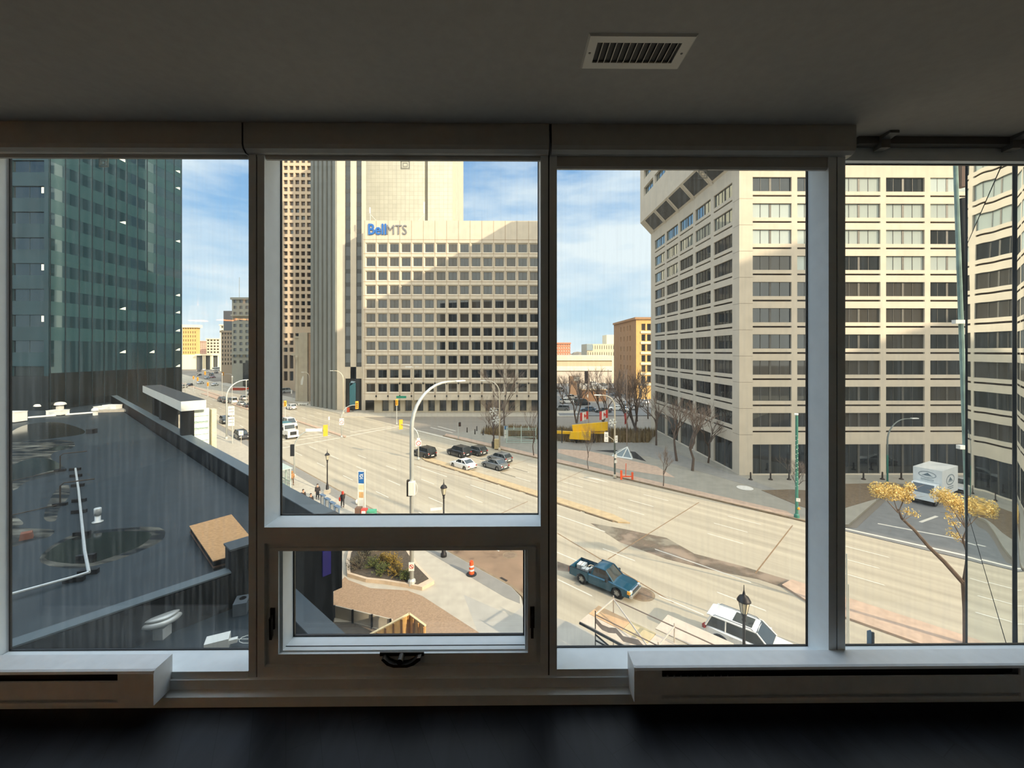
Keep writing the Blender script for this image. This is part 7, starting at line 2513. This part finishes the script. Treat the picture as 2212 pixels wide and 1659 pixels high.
for a in ((775, 1226, .9, .9, sh_d, 'grey-brown shrub at the left of the planting bed', 1), (786, 1206, .8, .8, sh_d, 'grey-brown shrub behind the left one in the planting bed', 2), (806, 1224, .7, .6, sh_g, 'green shrub left of the golden ones in the bed', 3), (826, 1238, .7, .6, sh_g, 'low green shrub at the front edge of the bed', 4),
          (831, 1217, .6, .75, sh_y, 'golden shrub in front of the cream sign slab', 5), (846, 1222, .9, .8, sh_y, 'golden shrub in the middle of the bed', 6), (858, 1240, .8, .7, sh_y, 'golden shrub close to the tall lamp pole', 7), (876, 1250, .6, .5, sh_g, 'small green shrub at the foot of the tall lamp pole', 8)):
    a = list(a); a[2] *= 1.2; a[3] *= 1.15
    shrub(*a)
o = MB().use(M('sign_wall_cream', (236, 226, 200), .7))
q = G(795, 1192, .4); r2 = G(851, 1190, .4)
dv = (r2 - q).normalized()
o.prism([q.xy[:], r2.xy[:], (r2.x - dv.y * .35, r2.y + dv.x * .35), (q.x - dv.y * .35, q.y + dv.x * .35)], .4, 1.7)
o = o.build('entrance_sign')
tag(o, 'low cream sign slab behind the golden shrubs', 'sign')
q = G(752, 1196, .15)
o = MB().use(m_trim).tube([(-.7, 0, .1), (0, .2, .9), (.7, 0, .5)], .05, 5).tube([(-.7, 0, .5), (0, .2, .9)], .05, 5).build('bike_rack'); o.location = q
tag(o, 'bent dark metal frame at the left rim of the planting bed', 'bike rack')
# ramp screen with dark posts
a, b = G(722, 1336, .158), G(848, 1368, .158)
t = thing('ramp_railing', 'grey screen with three black posts beside the brick walk', 'railing', a)
dv = (b - a).normalized()
nn = Vector((-dv.y, dv.x, 0)) * .03
MB().prism([(a - nn).xy[:], (b - nn).xy[:], (b + nn).xy[:], (a + nn).xy[:]], .2, 1.02).build('screen', M('screen_grey', (196, 188, 170), .7, var=.06), t)
for px in (723, 764, 805.5, 844):
    f = (px - 722) / 126
    q = a + (b - a) * f
    MB().box(q.x - .06, q.y - .09, .158, q.x + .06, q.y - .03, 1.06).build('post', m_trim, t)
# plywood enclosure
m_ply = M('plywood', (216, 172, 104), .8, var=.18, scale=3, stretch=(2, 2, .6))
c0, c1, c2 = G(884, 1326, 2.4), G(790, 1376, 2.4), G(919, 1352, 2.4)
t = thing('plywood_hoarding', 'open-topped plywood hoarding corner at the foot of the vent window', 'hoarding', (c0.x, c0.y, .15))
def pw_(a, b, name):
    dv = (b - a).normalized(); nn = Vector((-dv.y, dv.x, 0)) * .03
    MB().prism([(a - nn).xy[:], (b - nn).xy[:], (b + nn).xy[:], (a + nn).xy[:]], .158, 2.38).build(name, m_ply, t)
    nn = nn * 2
    MB().prism([(a - nn).xy[:], (b - nn).xy[:], (b + nn).xy[:], (a + nn).xy[:]], 2.38, 2.44).build('top_plate', M('top_plate_timber', (232, 208, 160), .8), t)
    L = (b - a).length; k = 0
    while k * .5 < L:
        q = a + dv * (k * .5 + .05)
        w_ = Vector((-dv.y, dv.x, 0))
        q2 = q - w_ * .10 if w_.y > 0 else q + w_ * .10
        MB().obox((q2.x, q2.y, 1.27), (.03, .05, 1.11), math.atan2(dv.y, dv.x)).build('stud', M('stud_timber', (168, 124, 70), .8), t)
        k += 1
pw_(c0, c1, 'panel'); pw_(c0, c2, 'panel')

# ---- scaffold deck over the near walk
zd = 3.0
D0 = G(1252, 1342, zd); D1 = G(1293, 1308, zd)
sdv = Vector((.72, -.69, 0)).normalized()
t = thing('scaffold', 'timber-decked scaffold canopy with pale tubes below the pickup', 'scaffold', (D0.x, D0.y, .05))
wdv = (D1 - D0); wid = wdv.length; wdn = wdv.normalized()
def deck(s0, s1, f0, f1, z, name, mat, th=.05):
    q = [D0 + sdv * s0 + wdn * wid * f0, D0 + sdv * s1 + wdn * wid * f0, D0 + sdv * s1 + wdn * wid * f1, D0 + sdv * s0 + wdn * wid * f1]
    return MB().prism([x.xy[:] for x in q], z - th, z).build(name, mat, t)
m_dk1 = M('deck_pale', (206, 192, 174), .85, var=.10, scale=2)
m_dk2 = M('deck_tan', (204, 168, 128), .85, var=.12, scale=2)
m_dk3 = M('deck_straw', (200, 182, 140), .85, var=.12, scale=2)
deck(0, 6.2, 0, .46, zd, 'deck_board', m_dk1)
deck(0, 2.0, .47, 1, zd, 'deck_board', m_dk2)
deck(2.02, 3.4, .47, 1, zd, 'deck_board', m_dk3)
deck(3.42, 4.6, .47, 1, zd - .02, 'deck_board', m_dk1)
deck(4.62, 6.2, .47, 1, zd, 'deck_board', m_dk3)
deck(3.3, 6.6, 1.08, 1.9, zd + .12, 'deck_board', m_dk1)
MB().tube([D0 + Vector((0, 0, -.1)), D0 + sdv * 6.2 + Vector((0, 0, -.1))], .06, 6).build('edge_beam', m_trim, t)
m_tub = M('scaffold_tube', (206, 196, 184), .45, .4)
za = zd + .62
def pole(a, b, nm='tube', r=.032, mt=None):
    MB().tube([a, b], r, 6).build(nm, mt or m_tub, t)
q0 = D0 + sdv * .95 + wdn * .05
q1 = D0 + sdv * .95 + wdn * wid * 1.0
q2 = q1 + sdv * 3.4
q3 = q0 + sdv * 3.4
up = Vector((0, 0, .75))
dn = Vector((0, 0, -2.95))
for q in (q0, q1, q2, q3):
    pole(q + dn, q + up * 1.25, 'standard', .03, m_iron if q is q0 else m_tub)
pole(q0 + up, q1 + up, 'ledger', .042); pole(q2 + up, q3 + up, 'ledger', .042); pole(q1 + up, q2 + up, 'guard_rail', .030, M('rail_rust', (150, 128, 110), .5, .3)); pole(q2 + up, q2 + up + sdv * 2.2, 'guard_rail', .030, M('rail_rust', (150, 128, 110), .5, .3))
pole(q0 + up, q3 + up, 'guard_rail', .028, M('rail_rust', (150, 128, 110), .5, .3))
pole(q1 + up, q3 + Vector((0, 0, .05)), 'brace', .042)
pole(q0 + Vector((0, 0, -.6)), q3 + Vector((0, 0, -.6)), 'lower_rail', .045, m_trim)
pole(q0 + Vector((0, 0, -.3)), q3 + Vector((0, 0, -1.2)), 'lower_brace', .045, m_trim)
nt_ = MB()
sagp = [q0 + sdv * (.4 * i) + Vector((0, 0, .6 - .25 * math.sin(i * 1.1) ** 2)) for i in range(9)]
for a, b in zip(sagp, sagp[1:]):
    nt_.face([a, b, b + Vector((0, 0, -.28)), a + Vector((0, 0, -.28))])
nt_.build('debris_net', M('net_mauve', (196, 176, 160), .9), t)
# dark blue post top at the foot of the right window
q = G(1886, 1470, 0)
dd = 18.0
r_ = ray(1886)
t = thing('banner_post', 'dark blue banner tip showing at the bottom of the right window', 'banner', (dd * r_[0], dd * r_[1], 0))
bx, by = dd * r_[0], dd * r_[1]
MB().tube([(bx, by, 0), (bx, by, zat(1366, dd))], .05, 6).build('post', m_trim, t)
ban = [(1873, 1364), (1881, 1362), (1890, 1377), (1881, 1394), (1876, 1460), (1873, 1460)]
a_ = [Vector((dd * ray(x)[0], dd * ray(x)[1], zat(y, dd))) for x, y in ban]
m = MB(); m.add(a_ + [v_ + Vector((.03, .05, 0)) for v_ in a_], [tuple(range(6)), tuple(range(11, 5, -1))] + [(i, 6 + i, 6 + (i + 1) % 6, (i + 1) % 6) for i in range(6)])
m.build('banner', M('banner_navy', (24, 58, 88), .6), t)

# ================================================================== PEOPLE
m_skin = M('skin', (198, 150, 120), .6)
def skin_obj(name, verts, edges, radii, mat, parent, root=0, lv=2):
    me = bpy.data.meshes.new(name)
    me.from_pydata([tuple(v_) for v_ in verts], edges, [])
    o = bpy.data.objects.new(name, me)
    COL.objects.link(o)
    sk_ = o.modifiers.new('skin', 'SKIN')
    o.modifiers.new('smooth', 'SUBSURF').levels = lv
    o.modifiers['smooth'].render_levels = lv
    lay = me.skin_vertices[0].data
    for i, r in enumerate(radii):
        lay[i].radius = (r, r) if not isinstance(r, tuple) else r
        lay[i].use_root = (i == root)
    me.materials.append(mat)
    dg = bpy.context.evaluated_depsgraph_get()
    em = bpy.data.meshes.new_from_object(o.evaluated_get(dg))
    COL.objects.unlink(o); bpy.data.objects.remove(o)
    for q in em.polygons: q.use_smooth = True
    o2 = bpy.data.objects.new(name, em)
    COL.objects.link(o2)
    o2.parent = parent
    if not em.materials: em.materials.append(mat)
    return o2
def person(px, py, head, label, coat, legs, hair, stride=.18, hood=None, mask=None, bag=None, coat_len=.52, at=None):
    p = at or G(px, py, .15)
    t = thing('person', label, 'person', p, head)
    # body: one skinned figure (local +x is forwards)
    V = [(0, 0, .95), (0, 0, 1.15), (0, 0, 1.38), (.01, 0, 1.50), (.02, 0, 1.57), (.03, 0, 1.67), (.02, 0, 1.74),
         (0, .10, .90), (stride * .6, .11, .50), (stride, .11, .09), (stride + .15, .12, .05),
         (0, -.10, .90), (-stride * .3, -.11, .50), (-stride, -.11, .10), (-stride + .15, -.12, .05),
         (0, .19, 1.40), (-.05, .25, 1.13), (.03, .27, .90), (.06, .27, .82),
         (0, -.19, 1.40), (.06, -.25, 1.13), (.14, -.26, .92), (.17, -.26, .84)]
    E = [(0, 1), (1, 2), (2, 3), (3, 4), (4, 5), (5, 6), (0, 7), (7, 8), (8, 9), (9, 10), (0, 11), (11, 12), (12, 13), (13, 14), (2, 15), (15, 16), (16, 17), (17, 18), (2, 19), (19, 20), (20, 21), (21, 22)]
    Rr = [.13, .12, .14, .06, .07, .095, .07, .09, .065, .045, .04, .09, .065, .045, .04, .055, .042, .032, .035, .055, .042, .032, .035]
    b = skin_obj('body', V, E, Rr, m_skin, t)
    bm = bmesh.new(); bm.from_mesh(b.data)
    f = MB()
    f.tube([(.115, 0, 1.66), (.145, 0, 1.635), (.12, 0, 1.625)], [.012, .018, .012], 5)
    for s in (-1, 1):
        f.ball((.105, s * .035, 1.675), .012, 6, 4); f.ball((.02, s * .092, 1.655), (.018, .01, .028), 6, 5)
    for (hx, hy, hz) in (V[18], V[22]):
        for k in range(4):
            f.tube([(hx - .03 + k * .02, hy, hz - .01), (hx - .025 + k * .021, hy, hz - .055 - .008 * (k in (1, 2))), (hx - .012 + k * .02, hy - .008 * (1 if hy > 0 else -1), hz - .09 - .01 * (k in (1, 2)))], [.010, .009, .007], 5)
        f.tube([(hx + .03, hy, hz + .015), (hx + .055, hy, hz - .02), (hx + .05, hy, hz - .05)], [.011, .010, .008], 5)
    f.mats = [m_skin]
    me2 = f.mesh('features')
    bm.from_mesh(me2); bm.to_mesh(b.data); bm.free()
    # trousers, boots, coat with sleeves
    skin_obj('trousers', [V[0], V[7], V[8], (V[9][0], V[9][1], .14), V[11], V[12], (V[13][0], V[13][1], .14)], [(0, 1), (1, 2), (2, 3), (0, 4), (4, 5), (5, 6)], [.15, .105, .08, .068, .105, .08, .068], legs, t)
    sh = MB()
    for q in (V[9], V[13]):
        sh.ball((q[0] + .07, q[1], .055), (.15, .055, .055), 8, 6)
    sh.build('boots', m_trim, t, world_=False, smooth=True)
    zc_ = .98 - coat_len + .30
    skin_obj('coat', [(0, 0, zc_), (0, 0, (zc_ + 1.15) / 2), (0, 0, 1.15), (0, 0, 1.38), (.0, 0, 1.49), V[15], V[16], V[17], V[19], V[20], V[21]], [(0, 1), (1, 2), (2, 3), (3, 4), (3, 5), (5, 6), (6, 7), (3, 8), (8, 9), (9, 10)],
             [(.22, .17), (.20, .16), .17, .18, .10, .085, .07, .055, .085, .07, .055], coat, t, root=2)
    h = MB()
    if hood:
        h.lathe([(.13, 1.47), (.135, 1.56), (.135, 1.68), (.11, 1.78), (.05, 1.82), (.01, 1.825)], (-.025, 0, 0), 14)
        h.build('hood', hood, t, world_=False, smooth=True)
    else:
        h.lathe([(.085, 1.60), (.112, 1.68), (.105, 1.75), (.06, 1.80), (.01, 1.81)], (-.02, 0, 0), 14)
        h.build('hair', hair, t, world_=False, smooth=True)
    if mask:
        MB().ball((.075, 0, 1.63), (.06, .07, .055), 8, 6).build('face_mask', mask, t, world_=False)
    if bag:
        MB().box(-.16, .27, .78, .16, .38, 1.18).build('bag', bag, t, world_=False, bevel=.05)
        MB().tube([(-.1, .32, 1.16), (0, .1, 1.46), (.1, .30, 1.16)], .015, 5).build('bag_strap', bag, t, world_=False)
    return t
c_br, c_bk, c_pl = M('coat_tan', (168, 124, 78), .85), M('coat_black', (52, 46, 46), .85), M('trousers_dark', (44, 40, 42), .85)
c_red, c_hr = M('hood_red', (226, 74, 52), .8), M('hair_dark', (44, 34, 30), .8)
person(631, 1047, R(-50), 'person in a tan hooded parka walking by the bus shelter', c_br, M('trousers_brown', (96, 74, 56), .85), c_hr, .2, hood=c_br)
person(686, 1078, R(-60), 'person in a long dark coat and white face mask on the near sidewalk', c_bk, c_pl, c_hr, .12, mask=m_sign, coat_len=.85)
person(740, 1096, R(135), 'person in a red hood with a red shoulder bag standing on the near sidewalk', c_bk, c_pl, c_hr, .06, hood=c_red, bag=c_red)
person(655, 1091, R(-45), 'person whose dark head alone shows over the parapet, farther left', c_bk, c_pl, c_hr, .05)
person(671.5, 1101, R(-45), 'person whose hunched dark shoulders show over the parapet beside the long dark coat', c_bk, c_pl, c_hr, .05)
